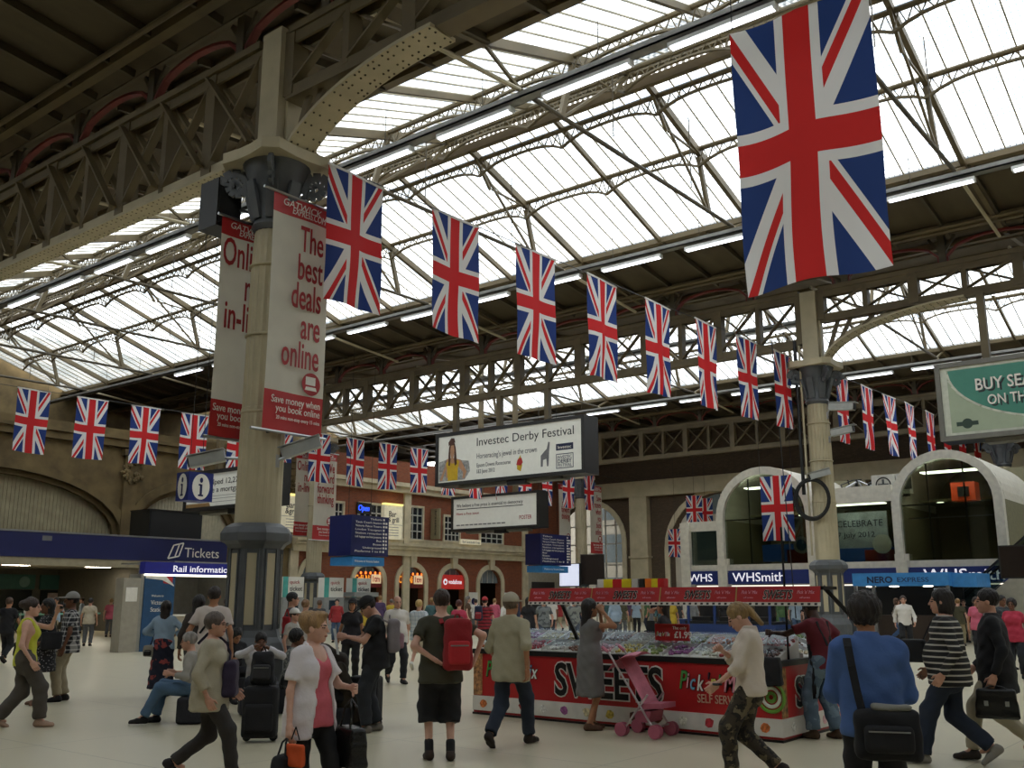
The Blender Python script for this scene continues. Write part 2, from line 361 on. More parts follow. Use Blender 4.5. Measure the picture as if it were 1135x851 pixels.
def roof_bay(bi):
    yc = 23.15 + BAYW*(bi-1)
    mb = MB()
    for s in (-1, 1):   # boarding, slightly thick
        mb.prism([(s*DG, ZG), (s*(DB+.4), ZB-.03), (s*(DB+.4), ZB+.12), (s*DG, ZG+.15)], lambda u, w, d: (d, yc+u, w), X0, X1)
        if bi == 0: mb.prism([(s*3.55, sl(3.55)), (s*DG, ZG), (s*DG, ZG+.15), (s*3.55, sl(3.55)+.15)], lambda u, w, d: (d, yc+u, w), X0, X1)  # extra boarding over the unseen camera bay, added to dim the foreground
    mb.prism([(-.75, ZR+.72), (.75, ZR+.72), (0, ZR+1.1)], lambda u, w, d: (d, yc+u, w), X0, X1)
    c = structure('ceiling', mb, BOARD)
    # ridge beams, valley beams
    for s in (-1, 1):
        MB().box(X0, X1, yc+s*DR-.1, yc+s*DR+.1, ZR-.22, ZR+.06).build('ridge_beam', IRON, c)
        MB().box(X0, X1, yc+s*(DG)-.12, yc+s*(DG)+.12, ZG-.16, ZG+.02).build('eaves_beam', IRON, c)
        v = MB().box(X0, X1, yc+s*(DB-.55)-.12, yc+s*(DB-.55)+.12, ZB-.22, ZB+.05); v.tube((X0, yc+s*(DB-.9), ZB-.16), (X1, yc+s*(DB-.9), ZB-.16), .07)
        v.build('valley_beam', IRON, c)
        lv = MB(); k = X0   # upright louvre blades of the ridge ventilator
        while k < X1:
            lv.box(k, k+.1, yc+s*DR-.02, yc+s*DR+.02, ZR+.06, ZR+.75); k += .2
        tag(lv.build('louvre', WHITE, c), kind='stuff')
        gb = MB(); k = math.ceil((X0-XT0)/PITCH)
        while XT0 + k*PITCH < X1:
            x = XT0 + k*PITCH; gb.bar((x, yc+s*DR, sl(DR)+.03), (x, yc+s*DG, sl(DG)+.03), .04, .04); k += 1
        tag(gb.build('glazing_bar', M('bar_iron', 'a59c84', .5), c), kind='stuff')
        # panes: those that show large are single, the others one sheet
        rng = PANE_X.get((bi, s)); st = MB(); k = math.ceil((X0-XT0)/PITCH)
        while XT0 + (k+1)*PITCH < X1:
            x = XT0 + (k+.5)*PITCH; k += 1
            for row in (0, 1):
                a, b = ((DR, 3.55), (3.55, DG))[row]
                if bi == 0 and row == 1: continue
                if rng and rng[0] < x < rng[1]:
                    obj('pane', pane_mesh(s, row), c, (x, yc+s*a, 0))
                else:
                    h = PITCH/2-.012
                    st.add([(x-h, yc+s*a, sl(a)+.05), (x+h, yc+s*a, sl(a)+.05), (x+h, yc+s*b, sl(b)+.05), (x-h, yc+s*b, sl(b)+.05)], [(0,1,2,3)])
        tag(st.build('roof_glazing', ROOFGL, c), kind='stuff')
        # joists under the boarding
        jm = MB().bar((0, s*DG, ZG-.12), (0, s*DB, ZB-.14), .09, .2).mesh('joist', IRON2)
        k = 0
        while bi < 3 and X0 + .6 + k*1.775 < (X1-8):
            x = X0 + .6 + k*1.775; k += 1
            if s == 1 or bi == 1: obj('joist', jm, c, (x, yc, 0))
    # rafters, trusses, purlins
    k = math.ceil((X0+.3-XT0)/(DX/2)); 
    while XT0 + k*DX/2 < X1-.2:
        x = XT0 + k*DX/2
        main = (k % 2 == 0)
        if main and bi > 0:
            t = MB()
            for s in (-1, 1): t.bar((0, s*DR, ZR-.12), (0, s*DG, ZG-.12), .15, .24); t.bar((0, s*DG, ZG-.14), (0, s*DB, ZB-.16), .15, .26)
            tr = t.build('roof_truss', IRON, c, (x, yc, 0))
            MB().tube((0, -5.85, 14.0), (0, 5.85, 14.0), .065).build('tie_rod', IRON2, tr)
            for s in (-1, 1):
                MB().tube((0, s*5.85, 14.0), (0, s*(DB-.4), 13.55), .06).build('tie_rod', CREAM, tr)
                MB().bar((0, s*4.1, 13.98), (0, s*3.55, sl(3.55)-.3), .12, .16).build('strut', IRON, tr)
                MB().bar((0, s*4.05, 13.98), (0, s*.9, ZR-.5), .07, .07).build('strut', IRON, tr)
                MB().bar((0, s*1.6, ZR-1.2), (0, s*3.5, sl(3.55)-.2), .06, .06).build('strut', IRON, tr)
                MB().bar((0, s*.55, ZR-.15), (0, s*1.5, ZR-1.25), .09, .09).build('strut', IRON, tr)
                MB().bar((0, s*5.85, 14.0), (0, s*DG, ZG-.2), .08, .08).build('strut', IRON, tr)
                MB().tube((.4, s*2.2, 14.05), (.4, s*2.2, sl(2.2)), .018, n=5).build('hanger', IRON2, tr)
        elif bi > 0:
            for s in (-1, 1):
                obj('rafter', bar_mesh('rafter%d' % s, (0, s*DR, ZR-.08), (0, s*DG, ZG-.1), .12, .17, IRON), c, (x, yc, 0))
        if bi > 0 and x + DX/2 < X1:
            for s in (-1, 1):
                obj('lattice_purlin', PUR, c, (x+DX/4, yc+s*3.55, sl(3.55)-.14))
                if bi == 1: obj('lattice_purlin', PUR, c, (x+DX/4, yc+s*.9, ZR-.45))
        k += 1
    return c
for bi in (0, 1, 2): roof_bay(bi)
# boarded flat roof behind the last girder
c3 = structure('ceiling', MB().box(X0, X1, 58.2, 82, 14.2, 14.4), BOARD)
for i in range(28): MB().box(X0+1+i*2.3, X0+1.14+i*2.3, 58.9, 70, 13.9, 14.19).build('joist', IRON2, c3)
for i, yy in enumerate((60.5, 63, 66)): MB().box(X0, X1, yy-.1, yy+.1, 13.6, 13.9).build('purlin', IRON2, c3)

# ---- light rows: trays and fluorescent battens
ORD = ['first','second','third','fourth','fifth','sixth','seventh','eighth','ninth','tenth','eleventh','twelfth','thirteenth','fourteenth','fifteenth','sixteenth','seventeenth','eighteenth','nineteenth','twentieth']
hng = MB().tube((0, 0, 13.8), (0, 0, 15.0), .012, n=5).mesh('hanger', IRON2)
trough = MB().box(-2.45, 0, -.1, .1, 0, .09).mesh('reflector', M('batten_white', 'dfe0de', .4))
tubem = MB().tube((-2.42, 0, -.035), (-.03, 0, -.035), .028).mesh('tube', TUBE)
capm = MB().box(-.025, .025, -.1, .1, -.05, .09).mesh('end_cap', M('batten_white', 'dfe0de', .4))
brk = MB().tube((0, 0, .09), (0, 0, .17), .015).mesh('bracket', TRAY)
rows = [(17.35, 'near light row, beside the giant flag', -6.94+2*3.47, 13), (28.95, 'second light row, at the foot of the near glazing', -5.97+3.47, 13), (40.95, 'third light row, just behind the billboard girder', -2.4, 12), (52.6, 'farthest light row', -2.0, 12)]
for Y, lab, xs, n in rows:
    t = MB().box(X0, X1, Y-.16, Y+.16, 13.72, 13.76).box(X0, X1, Y-.16, Y-.13, 13.72, 13.88).box(X0, X1, Y+.13, Y+.16, 13.72, 13.88)
    k = X0+1
    tr_ = tag(t.build('cable_tray', TRAY), 'galvanised cable tray carrying the lights, %s' % lab, 'cable tray')
    while k < X1:
        obj('hanger', hng, tr_, (k, Y, 0)); k += 3.55
    for i in range(n):
        b = thing('strip_light', 'strip light, %s from the right, %s' % (ORD[i], lab), 'light', (xs-3.47*i, Y-.02, 13.55), 0, 'strip lights on the roof trays')
        obj('reflector', trough, b); obj('tube', tubem, b, (0, -.045, 0)); obj('tube', tubem, b, (0, .045, 0)); obj('end_cap', capm, b, (-2.45, 0, 0)); obj('end_cap', capm, b); obj('bracket', brk, b, (-.4, 0, 0)); obj('bracket', brk, b, (-2.05, 0, 0))

# ---- lattice girders
def girder(Y, xl, xr, zb, zt, lab, arch=None, panel=1.75, near=False, up=True):
    g = thing('lattice_girder', lab, 'girder', ((xl+xr)/2, Y, zb)); cx = (xl+xr)/2; h = zt-zb; wd_ = .42 if not near else .5
    MB().box(xl-cx, xr-cx, -wd_/2, wd_/2, h-.16, h).box(xl-cx, xr-cx, -.16, -.1, h-.4, h-.16).box(xl-cx, xr-cx, .1, .16, h-.4, h-.16).build('top_chord', IRON, g)
    bc = MB().box(xl-cx, xr-cx, -wd_/2, wd_/2, 0, .07).box(xl-cx, xr-cx, -.16, -.1, .07, .3).box(xl-cx, xr-cx, .1, .16, .07, .3)
    bco = bc.build('bottom_chord', IRON if not near else CREAM, g)
    n = max(1, round((xr-xl)/panel)); p = (xr-xl)/n
    pm = MB().box(-.09, .09, -.17, .17, .2, h-.2).mesh('post', IRON); pt = MB().box(-.17, .17, -.19, .19, .1, h-.1).mesh('post', IRON)
    dm = [MB().bar((-p/2+.05, q*.1, .3), (p/2-.05, q*.1, h-.3), .05, .19, up=(0,1,0)).mesh('brace', IRON if q < 0 else IRON2) for q in (-1,)]
    dm2 = MB().bar((-p/2+.05, .1, h-.3), (p/2-.05, .1, .3), .05, .19, up=(0,1,0)).mesh('brace', IRON)
    for i in range(n+1):
        x = xl-cx+i*p; obj('post', pt if i % 2 == 0 else pm, g, (x, 0, 0))
        if i < n:
            obj('brace', dm[0], g, (x+p/2, 0, 0)); obj('brace', dm2, g, (x+p/2, 0, 0))
    if near:    # second lattice layer of the double girder
        for i in range(n):
            x = xl-cx+i*p; obj('brace', dm[0], g, (x+p/2, .45, 0)); obj('brace', dm2, g, (x+p/2, -.4, 0))
    rv = MB()   # rivet heads along the soffit
    if near:
        k = xl-cx
        while k < xr-cx:
            for dy in (-.2, -.1, .1, .2): rv.ell((k, dy, 0), (.022, .022, .012), 6, 4)
            k += .22
        tag(rv.build('rivets', IRON2, bco), kind='stuff')
    if arch:    # curved plate haunch from the capital up to the bottom chord
        ax0, az0, ax1, az1, sgn = arch; m = MB(); N_ = 16; pts = []
        for i in range(N_+1):
            t = math.pi/2*i/N_; pts.append((ax1 + (ax0-ax1)*math.cos(t), az0 + (az1-az0)*math.sin(t)))
        hw_ = .33
        for a, b in zip(pts[:-1], pts[1:]):
            m.bar((a[0]-cx, 0, a[1]-zb), (b[0]-cx, 0, b[1]-zb), 2*hw_, .07, up=(0,0,1) if abs(b[0]-a[0]) > .05 else (1,0,0))
            m.bar((a[0]-cx, 0, a[1]-zb+.12), (b[0]-cx, 0, b[1]-zb+.12), .06, .22)
        ho = m.build('arch_haunch', CREAM, g); r2 = MB()
        for a, b in zip(pts[:-1], pts[1:]):
            dx_, dz_ = b[0]-a[0], b[1]-a[1]; L_ = math.hypot(dx_, dz_); nn = (-dz_/L_, dx_/L_); nn = (-nn[0], -nn[1]) if nn[1] > 0 else nn
            for q in np.arange(.1, L_, .24):
                for dy in (-.27, -.12, .12, .27): r2.ell((a[0]-cx+dx_*q/L_+nn[0]*.036, dy, a[1]-zb+dz_*q/L_+nn[1]*.036), (.024, .024, .024), 6, 4)
        if Y < 40: tag(r2.build('rivets', IRON2, ho), kind='stuff')
        for i in range(2, N_-1, 3):
            x, z = pts[i]; 
            if zb - z > .35: MB().bar((x-cx, 0, z-zb+.1), (x-cx+sgn*.5, 0, .1), .08, .14).build('spandrel_brace', IRON, g)
    if up:      # posts and little arches that carry the valley beam
        am = MB(); q = 1.75; N_ = 10
        pts = [(-q+.15, .0)] + [(-q + .15 + (2*q-.3)*i/N_, .25+.55*math.sin(math.pi*i/N_)**.45) for i in range(N_+1)] + [(q-.15, 0)]
        for a, b in zip(pts[:-1], pts[1:]): am.bar((a[0], 0, a[1]), (b[0], 0, b[1]), .16, .07)
        ame = am.mesh('valley_arch', M('oxide_red', '6f2a22', .6, 0, .2, 3)); pme = MB().box(-.12, .12, -.12, .12, 0, 1.0).bar((0,0,.35), (.45,0,.98), .1, .1).bar((0,0,.35), (-.45,0,.98), .1, .1).mesh('valley_post', IRON2)
        x = xl+1
        while x < xr:
            obj('valley_post', pme, g, (x-cx, 0, h));  obj('valley_arch', ame, g, (x-cx+1.75, 0, h)); x += 3.5
    return g
C1 = (-15.1, 11.3); C4 = (-13.4, 35.0); C2 = (-41.7, 35.0); C3 = (-40.4, 58.5); C5 = (-12.2, 58.5)
girder(11.3, -45.5, -15.6, 10.48, 13.1, 'deep brown lattice girder running left from the nearest banner column', None, near=True)
girder(11.3, -14.7, 19.5, 11.45, 13.1, 'lattice girder with riveted arched haunch right of the nearest banner column', (-14.75, 9.7, -10.6, 11.45, 1))
girder(35.0, -41.3, -13.8, 11.02, 13.22, 'lattice girder from which the yellow dress billboard hangs')
girder(35.0, -13.0, 19.5, 11.85, 13.22, 'lattice girder with arched haunch right of the cable column, above the green billboard', (-12.95, 10.2, -7.9, 11.85, 1))
girder(58.5, -45.5, -12.6, 11.1, 13.35, 'farthest lattice girder beyond the billboards')
girder(58.5, -11.8, 19.5, 11.9, 13.35, 'farthest lattice girder at the right edge, behind the green billboard', (-11.75, 10.3, -7.0, 11.9, 1))

# ---- cast iron columns
def column(loc, lab, s=1.0, detail=True, top=13.1, sh=.42):
    c = thing('iron_column', lab, 'column', (loc[0], loc[1], 0))
    o8 = math.pi/8
    MB().lathe([(.72*s,0),(.72*s,.22),(.66*s,.26),(.66*s,.8),(.60*s,.92),(.53*s,1.02),(.5*s,1.14)], 8, rot=o8).build('plinth', DGREY, c)
    MB().lathe([(.49*s,1.14),(.49*s,2.6)], 8, rot=o8).build('pedestal', DGREY, c)
    R = .49*s*math.cos(o8)
    pm = MB().box(R-.005, R+.012, -.085*s, .085*s, 1.24, 2.5).mesh('panel', CREAM)
    fmm = MB(); 
    for y0 in (-.13, .1): fmm.box(R, R+.03, y0*s, (y0+.03)*s, 1.16, 2.58)
    fme = fmm.mesh('panel_frame', DGREY)
    for k in range(8): obj('panel', pm, c, rotz=k*math.pi/4); obj('panel_frame', fme, c, rotz=k*math.pi/4)
    MB().lathe([(.5*s,2.58),(.56*s,2.66),(.66*s,2.72),(.67*s,2.86),(.6*s,2.97),(.5*s,3.03),(.45*s,3.05)], 8, rot=o8).build('pedestal_cap', DGREY, c)
    zc = 8.85; kc = 1.42
    prof = [(sh, 3.03), (sh, 5.2), (sh*.97, 5.22), (sh*.93, zc-.9), (sh*.86, zc-.05)]
    MB().lathe(prof, 40, flute=.06, fz=(3.1, zc)).build('shaft', CREAM, c)
    for z in (5.1, 6.6, 8.0): MB().lathe([(sh*.99, z), (sh*1.03, z+.01), (sh*1.03, z+.04), (sh*.99, z+.05)], 24).build('band', CREAM, c)
    MB().lathe([(sh*.9, zc-.1), (sh*1.05, zc), (sh*.95, zc+.08), (sh*1.0, zc+.5), (sh*1.3, zc+1.0), (sh*1.6, zc+1.28)], 24).build('capital', DGREY, c, smooth=True)
    for k in range(8):
        a = k*math.pi/4; MB().bar((sh*.98*math.cos(a), sh*.98*math.sin(a), zc+.12), (sh*1.45*math.cos(a), sh*1.45*math.sin(a), zc+.85), .22, .07, up=(math.cos(a), math.sin(a), 0)).build('leaf', DGREY, c)
    for k in range(4):
        a = k*math.pi/2+math.pi/4; u = Vector((math.cos(a), math.sin(a), 0)); p = u*(sh*1.85)
        m = MB()
        for j in range(18):
            t0, t1 = j*.6, (j+1)*.6; r0, r1 = .3-.015*j, .3-.015*(j+1)
            m.bar(p + u*(r0*math.cos(t0)) + Vector((0,0,zc+.9+r0*math.sin(t0))), p + u*(r1*math.cos(t1)) + Vector((0,0,zc+.9+r1*math.sin(t1))), .17, .07, up=(-u.y, u.x, 0))
        m.build('volute', DGREY, c)
    ab = [];  A = sh*2.25
    for k in range(4):
        a = k*math.pi/2+math.pi/4
        for da, r in ((-.16, 1.12), (.16, 1.12), (math.pi/4-.2, .86), (math.pi/4+.2, .86)):
            ab.append((A*r*math.cos(a+da), A*r*math.sin(a+da)))
    ab.sort(key=lambda q: math.atan2(q[1], q[0]))
    MB().prism(ab, lambda u, w, d: (u, w, d), zc+1.28, zc+1.5).build('abacus', CREAM, c)
    MB().box(-.3, .3, -.3, .3, zc+1.5, top).box(-.36, .36, -.1, .1, zc+1.5, top).build('head_post', CREAM, c)
    return c
column(C1, 'cream fluted iron column with two tall red and white banners, nearest the camera')
column(C4, 'cream iron column with black cable coil and cameras beside the sweet stall')
column(C2, 'distant cream column beside the ticket machines, carrying banners')
column(C3, 'farthest cream column with banners, seen above the sweet stall canopy')
column(C5, 'cream column at the right edge beside the escalator')

# ---- left wall: sooty stone with blind arches above the ticket hall
fl = lambda u, z, d: (-45.0 - d, u, z)
A1 = (19.2, 6.3, 4.7, 2.75); A2 = (29.2, 3.1, 4.7, 2.5); A0 = (6.0, 5.5, 4.7, 2.6)
wl = structure('wall_left', arch_wall(fl, -12.4, 36, 4.55, 9.9, [A0, A1, A2], .6), STONE)
for a in (A0, A1, A2):
    arch_ring(fl, *a, .42, -.16, .02, 4.5).build('arch_moulding', STONE, wl); arch_ring(fl, a[0], a[1]-.25, a[2], a[3]-.25, .25, .1, .3).build('arch_moulding', STONE, wl)
corr = M('corrugated_infill', 'a39a7c', .8, 0, .15, 2.0)
for a in (A0, A1, A2):
    m = MB(); k = a[0]-a[1]-.1
    while k < a[0]+a[1]+.1:
        zt_ = a[2] + a[3]*math.sqrt(max(0, 1-((k+.09-a[0])/(a[1]+.12))**2)) + .1
        m.prism([(k, 4.5), (k+.09, 4.5), (k+.09, zt_), (k, zt_)], fl, .42, .5); m.prism([(k+.09, 4.5), (k+.18, 4.5), (k+.18, zt_), (k+.09, zt_)], fl, .45, .5); k += .18
    m.build('corrugated_infill', corr if a is not A2 else M('pale_infill', 'c5bfa8', .7), wl)
for u in (12.3, 25.8, 32.7, 35.6):
    MB().prism([(u-.35, 4.5), (u+.35, 4.5), (u+.35, 8.6), (u-.35, 8.6)], fl, -.22, 0).prism([(u-.5, 8.6), (u+.5, 8.6), (u+.5, 8.9), (u-.5, 8.9)], fl, -.34, 0).build('pilaster', STONE, wl)
    mm = MB(); random.seed(int(u*10))
    for i in range(26): mm.ell((-44.72, u + random.uniform(-.55, .55), 8.0 + random.uniform(-.7, .5)), (.1, random.uniform(.06, .16), random.uniform(.06, .16)), 6, 4)
    tag(mm.build('carved_foliage', STONE, wl), kind='stuff')
MB().prism([(-16, 9.0), (36, 9.0), (36, 9.35), (-16, 9.35)], fl, -.3, 0).prism([(-16, 9.35), (36, 9.35), (36, 9.5), (-16, 9.5)], fl, -.45, 0).build('cornice', STONE, wl)

# ---- brick front with the shop arches and upper windows
dY = lambda px: atx(px, 640, -45.0).y
doors = []
for px0, px1 in ((332, 352), (391, 425), (440, 471), (487, 516), (530, 556)):
    y0, y1 = dY(px0), dY(px1); doors.append(((y0+y1)/2, (y1-y0)/2-.1, 2.75, .95))
wb = structure('wall_brick', arch_wall(fl, 36, 58.0, 0, 4.5, doors, .5, arch_wall(fl, 36, 58.0, 4.5, 10.4, [], .5)), BRICK)
for d in doors:
    r = arch_ring(fl, *d, .32, -.1, .03, 0); r.build('arch_surround', PSTONE, wb)
    MB().prism([(d[0]-.2, d[2]+d[3]-.05), (d[0]+.2, d[2]+d[3]-.05), (d[0]+.28, d[2]+d[3]+.75), (d[0]-.28, d[2]+d[3]+.75)], fl, -.25, .02).build('keystone', PSTONE, wb)
for z0, z1, dd in ((4.35, 4.75, .3), (4.75, 4.95, .5), (4.95, 5.1, .62), (8.35, 8.7, .35), (8.7, 8.95, .6), (5.1, 5.45, .06)):
    MB().prism([(36, z0), (58.0, z0), (58.0, z1), (36, z1)], fl, -dd, 0).build('cornice', PSTONE, wb)
for u in (36.25, 45.3, 57.7): MB().prism([(u-.3, 0), (u+.3, 0), (u+.3, 8.4), (u-.3, 8.4)], fl, -.14, 0).build('quoin', PSTONE, wb)
GLK = M('dark_window_glass', '20242a', .08, 0, .2, 1)
def grid_window(n, u0, u1, z0, z1, nx, nz, X=-45.0):
    f2 = lambda u, z, d: (X - d, u, z)
    w = structure('window_%d' % n, MB().prism([(u0-.12, z0-.12), (u1+.12, z0-.12), (u1+.12, z0), (u0-.12, z0)], f2, -.12, .02).prism([(u0-.12, z1), (u1+.12, z1), (u1+.12, z1+.12), (u0-.12, z1+.12)], f2, -.12, .02)
        .prism([(u0-.12, z0), (u0, z0), (u0, z1), (u0-.12, z1)], f2, -.12, .02).prism([(u1, z0), (u1+.12, z0), (u1+.12, z1), (u1, z1)], f2, -.12, .02), PSTONE)
    for i in range(nx):
        for j in range(nz):
            a, b = u0+(u1-u0)*i/nx, u0+(u1-u0)*(i+1)/nx; c_, d_ = z0+(z1-z0)*j/nz, z0+(z1-z0)*(j+1)/nz
            MB().prism([(a, c_), (b, c_), (b, d_), (a, d_)], f2, -.02, .01).build('pane', GLK, w)
    m = MB()
    for i in range(nx+1): u = u0+(u1-u0)*i/nx; m.prism([(u-.035, z0), (u+.035, z0), (u+.035, z1), (u-.035, z1)], f2, -.07, -.02)
    for j in range(nz+1): z = z0+(z1-z0)*j/nz; m.prism([(u0, z-.035), (u1, z-.035), (u1, z+.035), (u0, z+.035)], f2, -.07, -.02)
    m.build('glazing_bars', M('white_bars', 'b9b8b0', .5), w); return w
for n, (p0, p1, yt, yb) in enumerate(((446, 467, 561, 598), (398, 422, 558, 597), (492, 508, 572, 600), (532, 556, 588, 603), (361, 378, 556, 596))):
    a = atx(p0, yt, -45); b = atx(p1, yb, -45); grid_window(n+1, a.y, b.y, max(5.2, b.z), max(a.z, 6.9), 4, 4)
# shop interiors behind the arches
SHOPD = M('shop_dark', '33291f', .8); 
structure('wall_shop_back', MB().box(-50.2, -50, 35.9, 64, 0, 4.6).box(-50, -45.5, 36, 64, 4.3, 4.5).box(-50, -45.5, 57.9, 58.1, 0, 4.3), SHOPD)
# ---- far left end: grey return block beside the brick front, then the big dark opening
structure('wall_return', MB().box(-46.5, -45, 58.0, 63.5, 0, 3.9).box(-46.5, -44.9, 58, 63.5, 5.1, 5.6), M('grey_render', 'aaa595', .8))
structure('wall_return_upper', MB().box(-46.5, -45, 58.0, 63.5, 3.9, 5.1).box(-46.5, -45, 58, 63.5, 5.6, 14.2), BRICK)
structure('door_1', MB().box(-45.02, -44.95, 58.6, 61.4, 0, 2.9), M('door_dark', '1e1d1c', .5))

# ---- far wall with piers, beam and arches
fb = lambda u, z, d: (u, 63.5 + d, z)
def pX(px, py=600, Y=63.5): return aty(px, py, Y).x
archL = ((pX(613)+pX(690))/2, (pX(690)-pX(613))/2, 5.9, 3.0); archR = ((pX(742)+pX(862))/2, (pX(862)-pX(742))/2, 5.2, 3.9)
wf = structure('wall_back', arch_wall(fb, -46.5, -8, 0, 14.3, [archL, archR], .8), BRICKD)
structure('wall_back_right', MB().box(-8, 20, 63.5, 64.3, 0, 14.3), BRICKD)
for a in (archL, archR): arch_ring(fb, *a, .38, -.1, .1, 0).build('arch_surround', PSTONE, wf)
zb_ = aty(740, 548, 63.0).z
structure('trim_1', MB().box(-46, 8, 62.9, 63.5, zb_, zb_+1.15), CREAM)
for px in (712, 604, 955, 1060): x = pX(px); structure('trim_2', MB().box(x-.75, x+.75, 62.95, 63.5, 0, zb_).box(x-.85, x+.85, 62.85, 63.5, 4.6, 4.75), CREAM)
# daylit street front seen through the arches
fs_ = structure('wall_street', MB().box(-60, -5, 79, 79.4, 0, 13), M('street_front', 'b8b4a8', .8, 0, .15, .8))
for i in range(9):
    for z in (1, 5, 9): MB().box(-52+i*5, -49.6+i*5, 78.85, 79, z, z+2.6).build('window', M('street_glass', '6d7a80', .2), fs_)
gm = MB()
for i in range(8): u = archL[0]-archL[1]+i*2*archL[1]/7; gm.box(u-.05, u+.05, 64.0, 64.1, 0, 8.8)
for z in (2.6, 4.2, 5.8, 7.2): gm.box(archL[0]-archL[1], archL[0]+archL[1], 64.0, 64.1, z-.05, z+.05)
gm.build('glazing_bars', M('white_bars', 'b9b8b0', .5), wf)
# walls closing the hall where the camera does not look
structure('wall_right', MB().box(20, 20.5, -16, 64, 0, 16), STONE)
structure('wall_front', MB().box(-62, 20, -12.9, -12.4, 0, 16), STONE)
structure('wall_left_end', MB().box(-62.5, -62, -12.9, 64, 0, 18.2), STONE)
structure('wall_left_roof', MB().box(-62, -45.6, -12.4, 36, 9.4, 9.6).box(-62, -45.5, 36, 64, 9.9, 10.1), BRICKD)
# ================================================================== flags
FLAGM = mat_flag('flag_cloth', .45); FLAGB = mat_flag('big_flag_cloth', .55, ('2b4075', 'dcdad8', 'c42f2e'))
def flag_mesh(w, h, seed, amp=.05, pinch=0.0, nx=12, nz=22, mat=None, diag=0.0):
    r = random.Random(seed); ph = r.uniform(0, 6); k1 = r.uniform(5, 8)/w; vs = []; uvs = []
    for j in range(nz+1):
        v = j/nz; low = 1-v
        for i in range(nx+1):
            u = i/nx; x = (u-.5)*w*(1-pinch*low**1.5)
            y = amp*(.35+low)*math.sin(k1*(u-.5)*w + ph + 1.3*low) + amp*.5*math.sin(9*low+ph)*low + .06*math.sin(k1*2.3*(u-.5)*w+ph)*low*(pinch*2+.25)
            z = (v-1)*h + .03*math.sin(4*u+ph)*low - .02*abs(math.sin(math.pi*2*u))*v + diag*(u-.5)
            vs.append((x, y, z)); uvs.append((u, v))
    n = nx+1; fs = [(j*n+i, j*n+i+1, (j+1)*n+i+1, (j+1)*n+i) for j in range(nz) for i in range(nx)]
    me = bpy.data.meshes.new('flag'); me.from_pydata(vs, [], fs); uv = me.uv_layers.new(name='UVMap')
    for l in me.loops: uv.data[l.index].uv = uvs[l.vertex_index]
    me.polygons.foreach_set('use_smooth', [True]*len(me.polygons)); me.materials.append(mat or FLAGM); return me
def flag(label, w, h, loc, rz, seed, group, mat=None, **kw):
    f = tag(obj('union_flag', flag_mesh(w, h, seed, mat=mat, **kw), None, loc, rz), label, 'flag', group); return f
toggle = MB().box(-.8, .8, -.015, .015, -.02, .03).mesh('top_hem', M('hem_white', 'd8d6d2', .7))
k = 0; FX = -14.2; pts = []
while k < 17:
    y = 11.85 + 3.045*k + (1.0 if k >= 13 else 0)*.4; z = 10.2 + .045*k if k < 4 else 10.38+.085*(k-4)
    pn = 0 if k < 3 else (.12 if k < 8 else .3)
    lab = '%s large Union flag from the near column, on the line crossing right' % ORD[k].capitalize()
    f = flag(lab, 1.55, 2.8, (FX, y+.78, z), math.pi/2 + random.uniform(-.06, .06), 20+k, 'flags on the near flag line', pinch=pn)
    obj('top_hem', toggle, f); pts.append((FX, y+.78, z+.03)); k += 1
tag(MB().path([(-14.9, 11.5, 10.3)] + pts, .012, 5).build('flag_line', BLACK), 'thin cord carrying the near line of Union flags', 'cord')
pts = []
for k in range(17):
    y = 17.05 + 2.44*k; z = 9.78 + .028*k
    f = flag('%s Union flag from the left edge on the flag line over the ticket hall' % ORD[k].capitalize(), 1.35, 2.5, (-38.5, y+.68, z), math.pi/2 + random.uniform(-.1, .1), 60+k, 'flags on the far left flag line', pinch=.05 if k < 11 else .2)
    obj('top_hem', toggle, f).scale = (.86, 1, 1); pts.append((-38.5, y+.68, z+.03))
tag(MB().path([(-38.5, 10, 9.8)] + pts + [(-38.5, 62.8, 10.3)], .012, 5).build('flag_line', BLACK), 'thin cord carrying the flags above the ticket hall', 'cord')
bigp = aty(825, 30, 14.0); 
f = flag('giant translucent Union flag hanging at upper right in front of the roof', 2.3, 4.62, (-5.28, 14.0, 11.08), math.radians(2), 5, None, mat=FLAGB, amp=.13, nx=24, nz=44, diag=.0)
f.name = 'giant_union_flag'
MB().tube((-1.3, 0, .03), (1.3, 0, .03), .03).build('top_pole', CREAM, f)
for x in (-1.1, 1.1): MB().tube((x, 0, .03), (x, 0, 3.1), .01, n=5).build('cord', BLACK, f)
f = flag('Union flag hung flat in front of the bookshop glass arch', 1.6, 3.1, (-19.25, 44.3, 7.45), 0, 91, None, amp=.02)
for x in (-.8, .8): MB().tube((x, 0, 0), (x, 0, 9.0), .01, n=5).build('cord', BLACK, f)
for i, (px, py, Y) in enumerate(((769, 549, 61.0), (781, 552, 62.0), (748, 586, 62.4))):
    p = aty(px, py, Y); f = flag('small Union flag in the far archway left of the bookshop, %s' % ('upper left', 'upper right', 'lowest')[i], 1.1, 2.0, p, math.radians((30, 45, 0)[i]), 95+i, 'flags in the far archway'); MB().tube((0, 0, 0), (0, 0, 14.2-p.z), .01, n=5).build('cord', BLACK, f)

